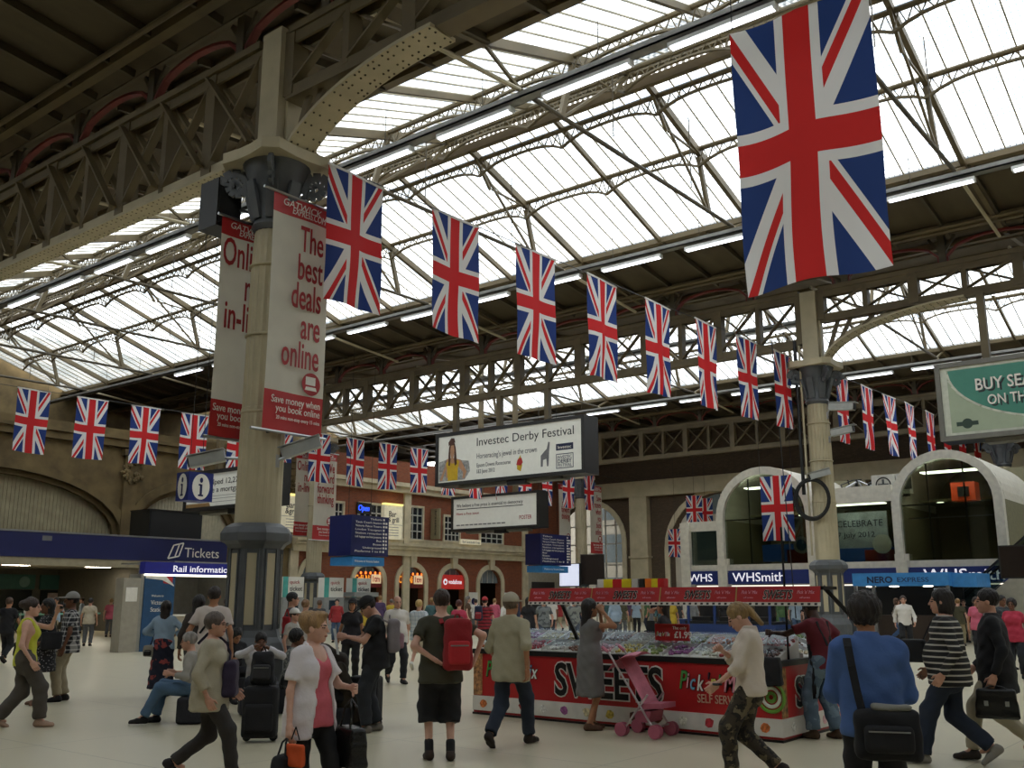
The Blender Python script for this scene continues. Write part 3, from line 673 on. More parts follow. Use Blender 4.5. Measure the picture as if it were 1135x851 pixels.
# ================================================================== banners on columns
TXTR = M('banner_red_ink', '9e2226', .6); WINK = M('white_ink', 'e6e2da', .6)
def banner(X, y0, y1, z0, z1, label, lines, foot, icon, colx, parentlab=None, size=.74):
    w = y1-y0; h = z1-z0; b = thing('banner', label, 'banner', (X, y0, z0), 0, 'red and white column banners'); zt = h-.085*h; zf = .165*h
    fn = lambda u, v, d: (d, u, v)
    m = MB(); nz = 16
    def sheet(a, c, mat, nm):
        vs = []; fs = []; n_ = 8
        for j in range(n_+1):
            for i in range(7):
                u = i/6*w; v = a+(c-a)*j/n_; vs.append((.025*math.sin(2.2*u/w*3+v*.8), u, v))
        for j in range(n_):
            for i in range(6): q = j*7+i; fs.append((q, q+1, q+8, q+7))
        s_ = MB().add(vs, fs).build(nm, mat, b, smooth=True); return s_
    sheet(zf, zt, OFFW, 'banner_cloth'); sheet(zt, h, RED, 'top_band'); sheet(0, zf, RED, 'foot_band')
    letters('title', [('GATWICK', .12*w, h-.052*h, .105*w*1.4, dict(xs=1.0, shear=.2, d=.05)), ('EXPRESS.COM', .3*w, h-.077*h, .105*w*1.4, dict(shear=.2, d=.05, fit=.6*w))], fn, WINK, b)
    it = []; y = h*.775
    for s in lines:
        it.append((s, .88*w, y, size, dict(xs=.5, bold=.01, align='RIGHT', d=.05))); y -= size*.79
    letters('slogan', it, fn, TXTR, b)
    letters('foot_text', [(foot[0], .94*w, .115*h, .2, dict(xs=.8, align='RIGHT', bold=.006, d=.05)), (foot[1], .94*w, .08*h, .2, dict(xs=.8, align='RIGHT', d=.05)), ('20 mins non-stop every 15 mins', .94*w, .05*h, .1, dict(xs=.8, align='RIGHT', d=.05))], fn, WINK, b)
    if icon:
        c = (.76*w, .215*h); disc = [(c[0]+.16*w*math.cos(i*math.pi/14), c[1]+.16*w*math.sin(i*math.pi/14)) for i in range(28)]
        o_ = MB().prism(disc, fn, .05, .055).build('icon', TXTR, b)
        MB().prism([(c[0]-.1*w, c[1]-.02), (c[0]+.07*w, c[1]-.02), (c[0]+.07*w, c[1]+.1*w), (c[0]-.1*w, c[1]+.1*w)], fn, .055, .06).prism([(c[0]-.11*w, c[1]-.09*w), (c[0]+.1*w, c[1]-.09*w), (c[0]+.08*w, c[1]-.04*w), (c[0]-.09*w, c[1]-.04*w)], fn, .055, .06).build('screen_symbol', WINK, o_)
    for z in (h, 0): MB().tube((0, (-.25 if colx > 0 else -.1), z), (0, w+.12, z), .03).build('pole', CHROME, b)
    for z in (h, 0): MB().tube((0, .18*w if colx > 0 else w*.9, z), (-.3*colx, .2*w if colx > 0 else w*.9, z), .02).build('bracket', BLACK, b)
    return b
SV = ('Save money when', 'you book online')
banner(-14.55, 10.86, 12.25, 4.72, 9.4, 'tall banner reading The best deals are online on the near column', ['The', 'best', 'deals', 'are', 'online'], SV, True, 1)
banner(-15.65, 10.48, 11.75, 4.65, 9.05, 'tall banner half hidden behind the near column, reading Online', ['Online', 'not', 'in-line'], SV, True, -1, size=.8)
banner(-41.15, 34.35, 35.9, 4.75, 9.5, 'distant banner reading We reward forward thinking beside the ticket machines', ['We', 'reward', 'forward', 'thinking'], SV, True, 1, size=.72)
banner(-42.3, 34.0, 35.2, 5.0, 9.6, 'distant banner half hidden behind the ticket machine column', ['Online', 'not', 'in-line'], SV, False, -1)
banner(-39.85, 58.85, 60.4, 4.85, 9.75, 'farthest right banner on the column above the stall canopy', ['Save', 'money', 'when', 'you', 'book', 'online'], SV, True, 1, size=.62)
banner(-41.0, 56.6, 58.0, 5.0, 9.75, 'farthest left banner on the column above the stall canopy', ['We', 'reward', 'forward', 'thinking'], SV, True, -1, size=.6)

# ================================================================== billboards
FRAME = M('billboard_black', '1d1c1a', .5); LIT = M('lightbox_white', 'd8d8cf', .5, emit=.12, var=.03); GREYF = M('billboard_grey', '6f6d66', .6)
def billboard(x0, x1, z0, z1, Y, label, depth=1.1, hang=None, under=True, ztop=11.0, face=LIT):
    b = thing('billboard', label, 'billboard', (x0, Y, z0)); w = x1-x0; h = z1-z0; e = .16
    MB().box(0, w, .12, depth, 0, h).build('case', FRAME, b)
    MB().box(0, w, 0, .12, 0, e).box(0, w, 0, .12, h-e, h).box(0, e, 0, .12, e, h-e).box(w-e, w, 0, .12, e, h-e).build('frame', GREYF if face is not LIT else FRAME, b)
    MB().box(e, w-e, .07, .12, e, h-e).build('poster', face, b)
    for i, x in enumerate(hang or (.3*w, .7*w)): MB().box(x-.12, x+.12, .3, .55, h, h+ztop-z1).build('hanger', IRON, b)
    if under:
        MB().box(.15*w, .85*w, .25, .8, -.14, 0).build('drip_tray', GREYF, b); MB().box(.5*w, .62*w, .1, .5, -.22, -.0).build('speaker_box', BLACK, b)
    return b, (lambda u, v, d: (e+u, .07-d, e+v)), w-2*e, h-2*e
INK = M('black_ink', '26262a', .6); GINK = M('grey_ink', '6d6d70', .6); SKIN0 = M('printed_skin', 'b98a68', .6); HAIRP = M('printed_hair', '4f2e20', .6); YEL = M('printed_yellow', 'c9a51f', .6); NINK = M('navy_ink', '1d2547', .6)
b, fn, bw, bh = billboard(-32.25, -23.5, 6.95, 9.5, 34.35, 'long lit billboard with a woman in a yellow dress, hung from the girder', hang=(.95, 3.7, 6.5))
letters('headline', [('Investec Derby Festival', .29*bw, .71*bh, .56, dict(fit=.66*bw, bold=-.002)), ], fn, INK, b)
letters('subline', [("Horseracing's jewel in the crown", .29*bw, .44*bh, .36, dict(fit=.42*bw)), ('Epsom Downs Racecourse', .29*bw, .26*bh, .27, dict(fit=.24*bw)), ('1&2 June 2012', .29*bw, .13*bh, .27, dict(fit=.13*bw))], fn, GINK, b)
P = lambda pts, d0, d1, mat, nm: MB().prism([(x*bw, y*bh) for x, y in pts], fn, d0, d1).build(nm, mat, b)
P([(.005,.03),(.005,.45),(.07,.5),(.23,.42),(.24,.2),(.2,.03)], .004, .006, M('printed_crowd', '9a9a98', .6, 0, .5, 8), 'printed_background')
P([(.03,.04),(.012,.06),(.05,.34),(.065,.5),(.1,.52),(.13,.5),(.17,.46),(.215,.2),(.2,.06),(.185,.06),(.19,.19),(.15,.33),(.15,.1),(.06,.1),(.06,.3)], .008, .010, SKIN0, 'printed_figure')
P([(.075,.03),(.068,.28),(.06,.42),(.085,.47),(.1,.4),(.125,.4),(.135,.48),(.16,.43),(.15,.28),(.148,.03)], .012, .014, YEL, 'printed_dress')
P([(.092,.62),(.1,.5),(.114,.5),(.122,.62),(.124,.76),(.117,.83),(.098,.83),(.09,.76)], .016, .018, SKIN0, 'printed_face')
P([(.078,.36),(.078,.58),(.082,.74),(.094,.87),(.12,.87),(.132,.74),(.138,.58),(.143,.38),(.127,.34),(.121,.5),(.124,.68),(.119,.79),(.096,.79),(.091,.68),(.094,.5),(.09,.35)], .02, .022, HAIRP, 'printed_hair')
P([(.08,.78),(.077,.86),(.098,.95),(.121,.94),(.13,.84),(.108,.87)], .022, .024, HAIRP, 'printed_hat')
P([(.575,.13),(.575,.3),(.6,.42),(.61,.2),(.6,.08)], .004, .006, YEL, 'printed_crest'); P([(.57,.22),(.582,.34),(.605,.36),(.615,.26),(.6,.2)], .007, .009, RED, 'printed_crest')
P([(.735,.13),(.735,.35),(.755,.42),(.775,.48),(.785,.62),(.795,.6),(.79,.4),(.785,.13),(.775,.13),(.772,.28),(.75,.26),(.748,.13)], .004, .006, GINK, 'printed_zebra')
P([(.835,.42),(.945,.42),(.945,.55),(.835,.55)], .004, .006, NINK, 'printed_badge')
letters('badge_text', [('Investec', .848*bw, .45*bh, .2, dict(fit=.085*bw, d=.02))], fn, WINK, b)
m = MB()
for q in ([(.835,.06),(.945,.06),(.945,.075),(.835,.075)], [(.835,.335),(.945,.335),(.945,.35),(.835,.35)], [(.835,.06),(.839,.06),(.839,.35),(.835,.35)], [(.941,.06),(.945,.06),(.945,.35),(.941,.35)]): m.prism([(x*bw, y*bh) for x, y in q], fn, .004, .006)
m.build('badge_border', NINK, b); letters('badge_text', [('INVESTEC', .845*bw, .25*bh, .2, dict(fit=.09*bw)), ('DERBY', .845*bw, .165*bh, .24, dict(fit=.09*bw, bold=.01)), ('FESTIVAL', .845*bw, .09*bh, .2, dict(fit=.09*bw))], fn, NINK, b)

q0 = aty(500, 551, 46.5); q1 = aty(597, 584, 46.5)
b, fn, bw, bh = billboard(q0.x, q1.x, q1.z, q0.z, 46.5, 'smaller lit white billboard below and behind the yellow dress billboard', ztop=17.0, depth=1.0)
letters('headline', [('We believe a free press is essential to democracy', .04*bw, .72*bh, .3, dict(fit=.8*bw))], fn, INK, b)
MB().prism([(.04*bw, .64*bh), (.84*bw, .64*bh), (.84*bw, .665*bh), (.04*bw, .665*bh)], fn, .004, .008).build('rule', INK, b)
letters('subline', [('Have a free issue', .04*bw, .46*bh, .24, dict(fit=.28*bw)), ('POSTER', .8*bw, .2*bh, .34, dict(fit=.14*bw))], fn, TXTR, b)
m = MB(); 
for i in range(11): m.prism([((.04+.055*i)*bw, .1*bh), ((.085+.055*i)*bw, .1*bh), ((.085+.055*i)*bw, .14*bh), ((.04+.055*i)*bw, .14*bh)], fn, .004, .008)
tag(m.build('small_print', GINK, b), kind='stuff')

b, fn, bw, bh = billboard(-38.9, -32.4, 5.45, 7.2, 25.0, 'lit white billboard about a mortgage half hidden behind the near column', ztop=16.9, depth=.8)
letters('headline', [('We helped 12,278 first time', .12*bw, .66*bh, .34, dict(fit=.8*bw)), ('become a mortgage when', .12*bw, .42*bh, .34, dict(fit=.72*bw))], fn, INK, b)
MB().prism([(0, .0), (.3*bw, 0), (.28*bw, .12*bh), (0, .12*bh)], fn, .004, .008).build('printed_stripe', M('printed_tan', '9c7a4a', .6), b)
m = MB()
for z in (.3, .22, .12): m.prism([(.3*bw, z*bh), (.98*bw, z*bh), (.98*bw, (z+.012)*bh), (.3*bw, (z+.012)*bh)], fn, .004, .008)
tag(m.build('small_print', GINK, b), kind='stuff')

TEAL = M('poster_green', '3f7d6c', .5, emit=.05, var=.04); SAGE = M('poster_sage', '9aa68e', .5, emit=.05, var=.03); PALE = M('poster_pale', 'c9ccbd', .5)
b, fn, bw, bh = billboard(-9.0, -.2, 6.85, 9.5, 34.35, 'green billboard about buying season tickets at the right edge', hang=(1.6, 4.5, 7.5), ztop=11.85, face=PALE)
arc = [(.03*bw + .42*bw*(1-math.cos(t)), bh*.95-.8*bh*math.sin(t)) for t in np.linspace(0.05, math.pi/2, 14)]
MB().prism([(.025*bw, .04*bh), (.975*bw, .04*bh), (.975*bw, .96*bh), (.025*bw, .96*bh)], fn, .002, .006).build('poster_field', SAGE, b)
MB().prism([(.03*bw, .95*bh)] + arc + [(.97*bw, arc[-1][1]), (.97*bw, .95*bh)], fn, .008, .012).build('poster_field', TEAL, b)
m = MB()
for a, c in zip(arc[:-1], arc[1:]): m.prism([a, c, (c[0]-.02, c[1]-.07), (a[0]-.09, a[1]-.03)], fn, .012, .016)
m.build('poster_edge', PALE, b)
for d, mt, off in ((.02, INK, .07), (.04, WINK, 0)):
    letters('headline', [('BUY SEASON TICKETS', .125*bw+off, .62*bh-off, .56, dict(bold=.012, xs=.82, d=d)), ('ON THE INTERNET', .165*bw+off, .4*bh-off, .46, dict(bold=.01, xs=.8, d=d))], fn, mt, b)
disc = [(.085*bw+.17*math.cos(i*math.pi/10), .16*bh+.17*math.sin(i*math.pi/10)) for i in range(20)]
MB().prism(disc, fn, .008, .012).prism([(.045*bw, .13*bh), (.125*bw, .13*bh), (.125*bw, .19*bh), (.045*bw, .19*bh)], fn, .008, .014).build('roundel', M('printed_dark_green', '2c3f35', .6), b)

# ================================================================== hanging signs
BLUEI = M('sign_blue', '1a2870', .35)
iy0 = atx(209, 540, -24.4).y; iy1 = atx(236, 540, -24.4).y
c_ = thing('information_cube', 'blue hanging cube sign with white information symbols near the left billboard', 'sign', (-24.4, iy0, atx(220, 555, -24.4).z)); IW = iy1-iy0; IH = IW*1.02; ID = .62
MB().box(-ID, 0, 0, IW, 0, IH).build('cube', BLUEI, c_)
for nm, fn in (('right', lambda u, v, d: (d, u, v)), ('left', lambda u, v, d: (-ID+u, -d, v))):
    cx = (IW if nm == 'right' else ID)/2; kk = .85*(cx/.5); cz = IH/2; disc = [(cx+.42*kk*math.cos(i*math.pi/14), cz+.34*math.sin(i*math.pi/14)*IH/.75) for i in range(28)]
    o_ = MB().prism(disc, fn, .002, .008).build('disc', WHITE, c_); cz -= .375
    mm = MB().prism([(cx-.055*kk, cz+.14), (cx+.055*kk, cz+.14), (cx+.055*kk, cz+.44), (cx-.055*kk, cz+.44)], fn, .008, .014).prism([(cx-.12*kk, cz+.1), (cx+.12*kk, cz+.1), (cx+.12*kk, cz+.15), (cx-.12*kk, cz+.15)], fn, .008, .014).prism([(cx-.12*kk, cz+.4), (cx, cz+.4), (cx, cz+.45), (cx-.12*kk, cz+.45)], fn, .008, .014)
    mm.prism([(cx+.075*kk*math.cos(i*math.pi/8), cz+.56+.075*math.sin(i*math.pi/8)) for i in range(16)], fn, .008, .014).build('symbol', NAVY, o_)
for y in (.2, .6): MB().tube((-ID/2, y, IH), (-ID/2, y, 10.4), .01, n=5).build('wire', BLACK, c_)
def dir_sign(p0, p1, X, label, left=False, rows=10, w2=1.2):
    """navy three-face direction board on a wire, faces +X"""
    y0, y1, z0, z1 = p0.y, p1.y, p1.z, p0.z; s = thing('direction_board', label, 'sign', (X, y0, z0)); w = y1-y0; h = z1-z0
    MB().box(-w2, 0, 0, w, 0, h).build('board', NAVY, s); fn = lambda u, v, d: (d, u, v)
    r = random.Random(3); items = []
    words = ['Tickets', 'Taxis Coach Station', 'Victoria Palace Theatre', 'London Transport', 'Station reception', 'Left luggage and lost property', 'Bus', 'Buses', 'Underground', 'Platforms 1 to 8', 'Platforms 9-19']
    m = MB()
    for i in range(rows):
        v = h*(.93-.09*i); ln = min(.7*w, .045*w*len(words[i]))
        items.append((words[i], (.06*w if left else .8*w-ln), v-.03*h, .07*h, dict(fit=ln, d=.02)))
        for k in range(r.choice((1, 2, 2))): u = (.84+.07*k)*w if not left else (.86+.06*k)*w; m.prism([(u, v-.03*h), (u+.045*w, v-.03*h), (u+.045*w, v+.02*h), (u, v+.02*h)], fn, .004, .01)
    letters('lettering', items, fn, WINK, s); tag(m.build('pictograms', WINK, s), kind='stuff')
    MB().box(-w2, 0, .05*w, .9*w, -.24*h, -.03*h).build('lower_panel', M('sign_teal_blue', '2c6da0', .4, emit=.1), s)
    letters('lower_text', [('Welcome to Victoria Station', .1*w, -.16*h, .08*h, dict(fit=.65*w, d=.02))], fn, WINK, s)
    for y in (.2*w, .8*w): MB().tube((-w2/2, y, h), (-w2/2, y, (14.3 if not left else 15.5)-z0), .012, n=5).build('wire', BLACK, s)
    return s
dir_sign(atx(390, 570, -36.0), atx(430, 617, -36.0), -36.0, 'navy direction board with white lines of text beside the grill sign', rows=10, w2=1.6)
dir_sign(atx(599, 591, -37.0), atx(633, 627, -37.0), -37.0, 'navy direction board at the far end left of the farthest column', left=True, rows=10)

# ---- cameras on the columns
def cctv(base, tip, label, sz=1.0, arm=None):
    b, t = Vector(base), Vector(tip); c = thing('security_camera', label, 'camera', tuple(b)); d = t-b; L_ = d.length; dn = d.normalized()
    MB().bar((0,0,0), tuple(d), .17*sz, .16*sz).build('housing', M('camera_grey', 'a5a8a6', .4), c)
    MB().bar(tuple(dn*.02+Vector((0,0,.1*sz))), tuple(d*1.12+Vector((0,0,.1*sz))), .22*sz, .02).build('sun_shield', M('camera_grey', 'a5a8a6', .4), c)
    MB().bar(tuple(d), tuple(d+dn*.03), .14*sz, .13*sz).build('lens_window', BLACK, c)
    if arm: MB().tube((0,0,-.05), tuple(Vector(arm)-b), .03).build('bracket', CHROME, c); MB().box(*[x for a, q in zip(Vector(arm)-b, (.06,.06,.12)) for x in (a-q, a+q)]).build('wall_plate', CHROME, c)
cctv((-14.25, 12.0, 4.6), (-14.75, 11.5, 4.35), 'grey security camera on the right of the near column, below the banner', 1.3, (-14.75, 11.35, 4.2))
cctv((-15.75, 10.95, 4.35), (-16.2, 10.5, 4.2), 'grey security camera on the left of the near column, by the information cube', 1.3, (-15.45, 11.2, 4.3))
cctv((-13.0, 34.7, 6.2), (-13.6, 34.3, 6.0), 'white security camera above the cable coil', 1.4, (-13.3, 34.75, 6.2))
cctv((-12.9, 34.9, 8.6), (-12.0, 34.9, 8.5), 'white security camera high on the cable column', 1.6, (-13.05, 34.95, 8.3))
cctv((-12.9, 34.9, 7.6), (-12.1, 34.9, 7.7), 'second white camera lower on the cable column, pointing right', 1.4, (-13.05, 34.95, 7.4))
lsp = thing('loudspeaker', 'black loudspeaker on the near column behind the capital', 'loudspeaker', (-16.15, 10.75, 8.9)); MB().box(-.3, .3, -.28, .28, 0, 1.0).build('cabinet', BLACK, lsp); MB().box(.3, .315, -.24, .24, .05, .95).build('grille', M('speaker_grille', '242424', .8), lsp); MB().bar((.2, .2, .5), (.75, .5, .3), .05, .05).build('bracket', BLACK, lsp)
cp = aty(898, 553, 34.4)
m = MB()
for i, r in enumerate((.62, .66, .58, .64, .6)): m.torus((cp.x+.03*i, 34.5-.03*i, cp.z), r, .03, 'y', sz=1.15)
tag(m.build('cable_coil', BLACK), 'coil of thick black cable hung on the column right of the stall', 'cable')
cb = thing('cable_conduit', 'black vertical conduit strapped to the left of the cable column', 'conduit', (-13.95, 34.55, 0))
MB().tube((0,0,5.4), (0,0,11.2), .07).build('pipe', BLACK, cb); MB().tube((.16,0,3.2), (.16,0,11.0), .04).build('pipe', CREAM, cb); MB().tube((-.6,0,1.0), (-.9,0,11.4), .02, n=5).build('loose_wire', BLACK, cb)
# ================================================================== ticket hall
XF = -40.0
fy = lambda px, py=605, X=XF: atx(px, py, X).y
ft = thing('ticket_fascia', 'long navy fascia reading Tickets over the ticket hall', 'fascia', (XF, 6.0, 0)); L_ = fy(252)-6.0
za, zb2 = atx(125, 594, XF).z, atx(125, 620, XF).z
MB().box(-.35, 0, 0, L_, zb2, za).build('panel', NAVY, ft); MB().box(-.4, .03, 0, L_+.03, za, za+.07).build('edge_trim', CHROME, ft)
MB().box(-.6, -.05, 0, L_, zb2-.32, zb2).build('bulkhead', M('bulkhead_beige', '9a9078', .7), ft)
fn = lambda u, v, d: (d, u, v)
u0, u1 = fy(205)-6, fy(243)-6
letters('lettering', [('Tickets', u0, atx(225, 618, XF).z, .62, dict(fit=u1-u0))], fn, WINK, ft)
ui = fy(187)-6; zi = atx(190, 619, XF).z
m = MB()
for (a, b_) in (((0, .0), (.55, .12)), ((.55, .12), (.75, .72)), ((.75, .72), (.25, .6)), ((.25, .6), (0, 0)), ((.35, .1), (.55, .68))):
    dx, dz = b_[0]-a[0], b_[1]-a[1]; l = math.hypot(dx, dz); nx, nz = -dz/l*.03, dx/l*.03
    m.prism([(ui+a[0]+nx, zi+a[1]+nz), (ui+b_[0]+nx, zi+b_[1]+nz), (ui+b_[0]-nx, zi+b_[1]-nz), (ui+a[0]-nx, zi+a[1]-nz)], fn, .005, .015)
m.build('ticket_symbol', WINK, ft)
p_ = fy(46)-6; MB().prism([(p_, 4.0), (p_+.4, 4.0), (p_+.4, 4.2), (p_, 4.2)], fn, .005, .012).build('small_plate', GINK, ft)
structure('ceiling_ticket_hall', MB().box(-56, XF-.35, 4, 6+L_, zb2, zb2+.12).box(-45.6, XF-.35, 4, 6+L_, za-.1, za), M('hall_ceiling', 'a8a294', .8))
TH = M('ticket_wall', '5d5a50', .8); structure('wall_ticket_back', MB().box(-56.2, -56, 4, 36, 0, zb2+.1), TH)
structure('wall_ticket_end', MB().box(-56, -40.4, 6+L_, 6+L_+.2, 0, za), TH); structure('wall_ticket_near', MB().box(-56, -40.4, 3.8, 4, 0, za), TH)
structure('wall_between', MB().box(-46, -45, 6+L_+.2, 36, 0, 4.6), STONE)
for i in range(9):
    y = 9 + i*2.6; t = thing('ticket_window', '%s ticket window from the left in the dark ticket hall' % ORD[i], 'window', (-55.98, y, 0), 0, 'ticket windows')
    MB().box(0, .35, 0, 2.3, 0, 1.0).build('counter', M('counter_teal', '2e4a48', .5), t); MB().box(0, .1, .1, 2.2, 1.05, 2.15).build('glass', M('counter_glass', '252a2a', .1), t)
    MB().box(0, .14, 0, 2.3, 2.2, 3.0).build('header', M('header_teal', '35605a', .5), t); MB().prism([(1.7+.3*math.cos(j*math.pi/8), 2.6+.3*math.sin(j*math.pi/8)) for j in range(16)], fn, .14, .16).build('roundel', M('roundel_pale', '6f918c', .5), t)
    if i % 2: MB().box(.1, .13, .5, 1.4, 1.1, 2.0).build('poster', M('poster_pale_red', 'b7a59e', .6, 0, .4, 3), t)
for i, (px, py) in enumerate(((88, 697), (98, 699), (60, 703), (20, 706))):
    g = gnd(px, py); g = Vector((-51.0, 51*g.y/-g.x, 0)); b = thing('queue_post', 'slim queue barrier post in the ticket hall, %s from the right' % ORD[(1, 0, 2, 3)[i]], 'barrier', (g.x, g.y, 0), 0, 'queue posts')
    MB().lathe([(.18, 0), (.18, .03), (.04, .06), (.035, .98), (.05, 1.0)], 12).build('post', CHROME, b)
tag(MB().box(-51.02, -50.98, 18, 32, .86, .96).build('queue_belt', M('belt_aqua', '6fa8a0', .6)), 'pale aqua retractable belt across the ticket hall', 'barrier')
DL = mat_lamp('downlight', 'fff2d8', 6)
for i, px in enumerate((27, 112, 60, 148)):
    y = fy(px); d = thing('downlight', 'round ceiling downlight under the ticket fascia, %s' % ('far left', 'third', 'second', 'far right')[i], 'light', (XF-1.2, y, zb2-.03), 0, 'downlights')
    MB().lathe([(.12, -.02), (.12, .03)], 14).build('rim', CHROME, d); MB().lathe([(.09, -.025), (.09, -.02)], 14).build('lens', DL, d)
for i in range(5):
    d = thing('added_hall_light', '%s square light panel deep in the ticket hall' % ORD[i], 'light', (-49, 10+4.2*i, zb2-.05), 0, 'light panels'); MB().box(-.3, .3, -.6, .6, 0, .05).build('frame', WHITE, d); MB().box(-.27, .27, -.57, .57, -.01, 0).build('diffuser', mat_lamp('hall_fill_light', 'fff0d6', 26.0), d)  # fill lights added to lift the dark ticket hall, not real fittings
k0 = atx(157, 597, -41.5).y; k1 = atx(216, 597, -41.5).y
c = thing('black_cabinet', 'large black cabinet on the roof of the ticket hall', 'cabinet', (-42.6, k0, za)); MB().box(0, 1.6, 0, k1-k0, 0, 1.35).build('body', BLACK, c); MB().box(1.6, 1.63, .05, k1-k0-.05, .05, 1.3).build('grille', M('grille_black', '1b1b1d', .7), c); MB().box(-.03, 1.66, -.03, k1-k0+.03, 1.35, 1.39).build('lid', BLACK, c)
structure('trim_3', MB().box(-45.5, XF-.2, 4, 6+L_, za-.02, za+.05), M('roof_felt', '4b473c', .9))
# ---- rail information booth
XB = -30.0; yb0 = atx(150, 722, XB).y; yb1 = yb0+4.4; zs0, zs1 = atx(170, 636, XB).z, atx(170, 622.5, XB).z
bo = thing('information_booth', 'grey rail information booth with lit sign beside the near column', 'booth', (XB, yb0, 0))
MB().box(-.7, 0, 0, .12, 0, zs0).build('side_wall', M('booth_grey', '8d8b84', .6), bo)
MB().box(-3.4, -3.2, 1.9, 4.4, 0, zs1).build('back_wall', M('booth_grey', '8d8b84', .6), bo); MB().box(-3.4, 0, 4.3, 4.4, 0, zs1).build('side_wall', M('booth_grey', '8d8b84', .6), bo)
MB().box(-3.4, 0, 1.2, 4.4, zs1, zs1+.05).build('roof', M('booth_grey', '8d8b84', .6), bo)
MB().box(-.3, .02, .1, 4.4, zs0, zs1).build('sign', M('lit_navy', '1b1f6e', .4, emit=.25), bo); MB().box(-.3, .05, .1, 4.4, zs0-.06, zs0).build('light_strip', mat_lamp('booth_strip', 'fff6e6', 3.0), bo)
GL = M('lit_white', 'f0ecff', .4, emit=.6)
letters('sign_text', [('Rail information', .85+.3, zs0+.09, .3, dict(fit=2.35, bold=.006, d=.03))], fn, GL, bo)
MB().prism([(3.8+.15*math.cos(i*math.pi/10), (zs0+zs1)/2+.15*math.sin(i*math.pi/10)) for i in range(20)], fn, .022, .03).build('info_disc', GL, bo)
letters('info_letter', [('i', 3.76, zs0+.09, .26, dict(bold=.03, d=.034))], fn, NAVY, bo)
MB().box(-.12, .03, .12, 1.25, 0, zs0-.06).build('blue_panel', M('panel_blue', '1f4a72', .45), bo)
MB().prism([(.8, 2.2), (1.15, 2.15), (1.15, 2.4), (.8, 2.42)], fn, .03, .035).build('flag_print', RED, bo); MB().prism([(.14, 2.35), (.75, 2.3), (1.2, 2.1), (1.2, 2.14), (.8, 2.5), (.14, 2.5)], fn, .036, .04).build('panel_swoosh', WINK, bo)
letters('panel_text', [('Welcome to', .4, 1.75, .1, dict(fit=.45, d=.035)), ('Victoria', .4, 1.5, .2, dict(fit=.55, d=.035)), ('Station', .4, 1.27, .2, dict(fit=.5, d=.035))], fn, WINK, bo)
MB().box(-1.2, -.5, 1.5, 4.2, 0, 1.1).build('counter', M('counter_cream', 'b9b29c', .5), bo); MB().box(-1.25, -.42, 1.45, 4.25, 1.1, 1.15).build('counter_top', WHITE, bo)
tv = MB().box(-3.15, -3.05, 1.9, 2.9, 1.75, 2.45).build('monitor', BLACK, bo); MB().box(-3.05, -3.04, 1.95, 2.85, 1.8, 2.4).build('screen', M('screen_off', '101216', .15), tv); MB().tube((-3.1, 2.4, 2.4), (-3.1, 2.4, 3.0), .03).build('bracket', BLACK, tv)
MB().box(-.5, 0, -.6, 0, 0, 2.35).build('machine_side', M('machine_beige', '9d978a', .5), bo); MB().prism([(-.5, 1.6), (-.1, 1.6), (-.1, 2.05), (-.5, 2.05)], fn, .002, .01).build('notice', WINK, bo)

# ================================================================== brick front: shops and signs
fw = lambda u, v, d: (-44.9 + d, u, v)
def shop_sign(name, label, d, z0, z1, mat, items, mats, out=.0):
    s = thing(name, label, 'sign', (-45.15, d[0], z0)); hw = d[1]
    MB().box(-.1, .1, -hw, hw, 0, z1-z0).build('board', mat, s)
    letters('lettering', items(hw), lambda u, v, dd: (.1+dd, u, v), mats, s); return s
ORG = M('lit_orange', 'ff9a2e', .4, emit=.9); REDL = M('lit_red', 'c3302c', .4, emit=.25); DRED = M('dark_red_board', '6d1c18', .5)
for k_, lb in ((1, 'orange lit cafe sign over the arch beside the ticket machines'), (2, 'orange lit cafe sign over the arch left of the phone shop')):
    d = doors[k_]
    s = shop_sign('cafe_sign', lb, d, 2.35, 3.3, DRED, lambda hw: [('Café Ni', -hw*.9, .32, .62, dict(fit=hw*1.05, bold=.02)), ('1tm', hw*.35, .36, .5, dict(fit=hw*.5, bold=.02, d=.02), 1)], [ORG, RED])
    MB().box(.1, .106, .25*d[1], .95*d[1], .25, .8).build('pale_plate', M('lit_cream', 'e8c9a0', .4, emit=.5), s)
    for i in range(6): MB().ell((.12, (-.85+.34*i)*d[1], .88), (.03, .09, .09), 8, 6).build('bulb', mat_lamp('bulb_orange%d' % i, 'ff7a30', 2.0), s)
d = doors[3]; s = shop_sign('phone_shop_sign', 'bright red sign reading vodafone over an arch', d, 2.3, 3.25, REDL, lambda hw: [('vodafone', -hw*.3, .35, .42, dict(fit=hw*1.1, bold=.012))], [GL])
MB().prism([(-d[1]*.55+.2*math.cos(i*math.pi/8), .48+.2*math.sin(i*math.pi/8)) for i in range(16)], lambda u, v, dd: (.1+dd, u, v), .004, .01).build('logo_disc', GL, s); MB().prism([(-d[1]*.55+.1*math.cos(i*math.pi/8), .46+.1*math.sin(i*math.pi/8)) for i in range(16)], lambda u, v, dd: (.1+dd, u, v), .012, .016).build('logo_quote', REDL, s)
for i, d in enumerate(doors):
    w_ = structure('window_%d' % (20+i), MB().prism(arch_pts(d[0], d[1], d[2], d[3]), lambda u, z, q: (-45.3-q, u, z), 0, .05), M('arch_glass', '7b848a', .2))
    for t in (-.5, 0, .5): MB().box(-45.28, -45.24, d[0]+t*d[1]-.03, d[0]+t*d[1]+.03, d[2], d[2]+d[3]*.85).build('glazing_bar', M('white_bars', 'b9b8b0', .5), w_)
WB = mat_lamp('shop_light', 'ffd9a0', .9)
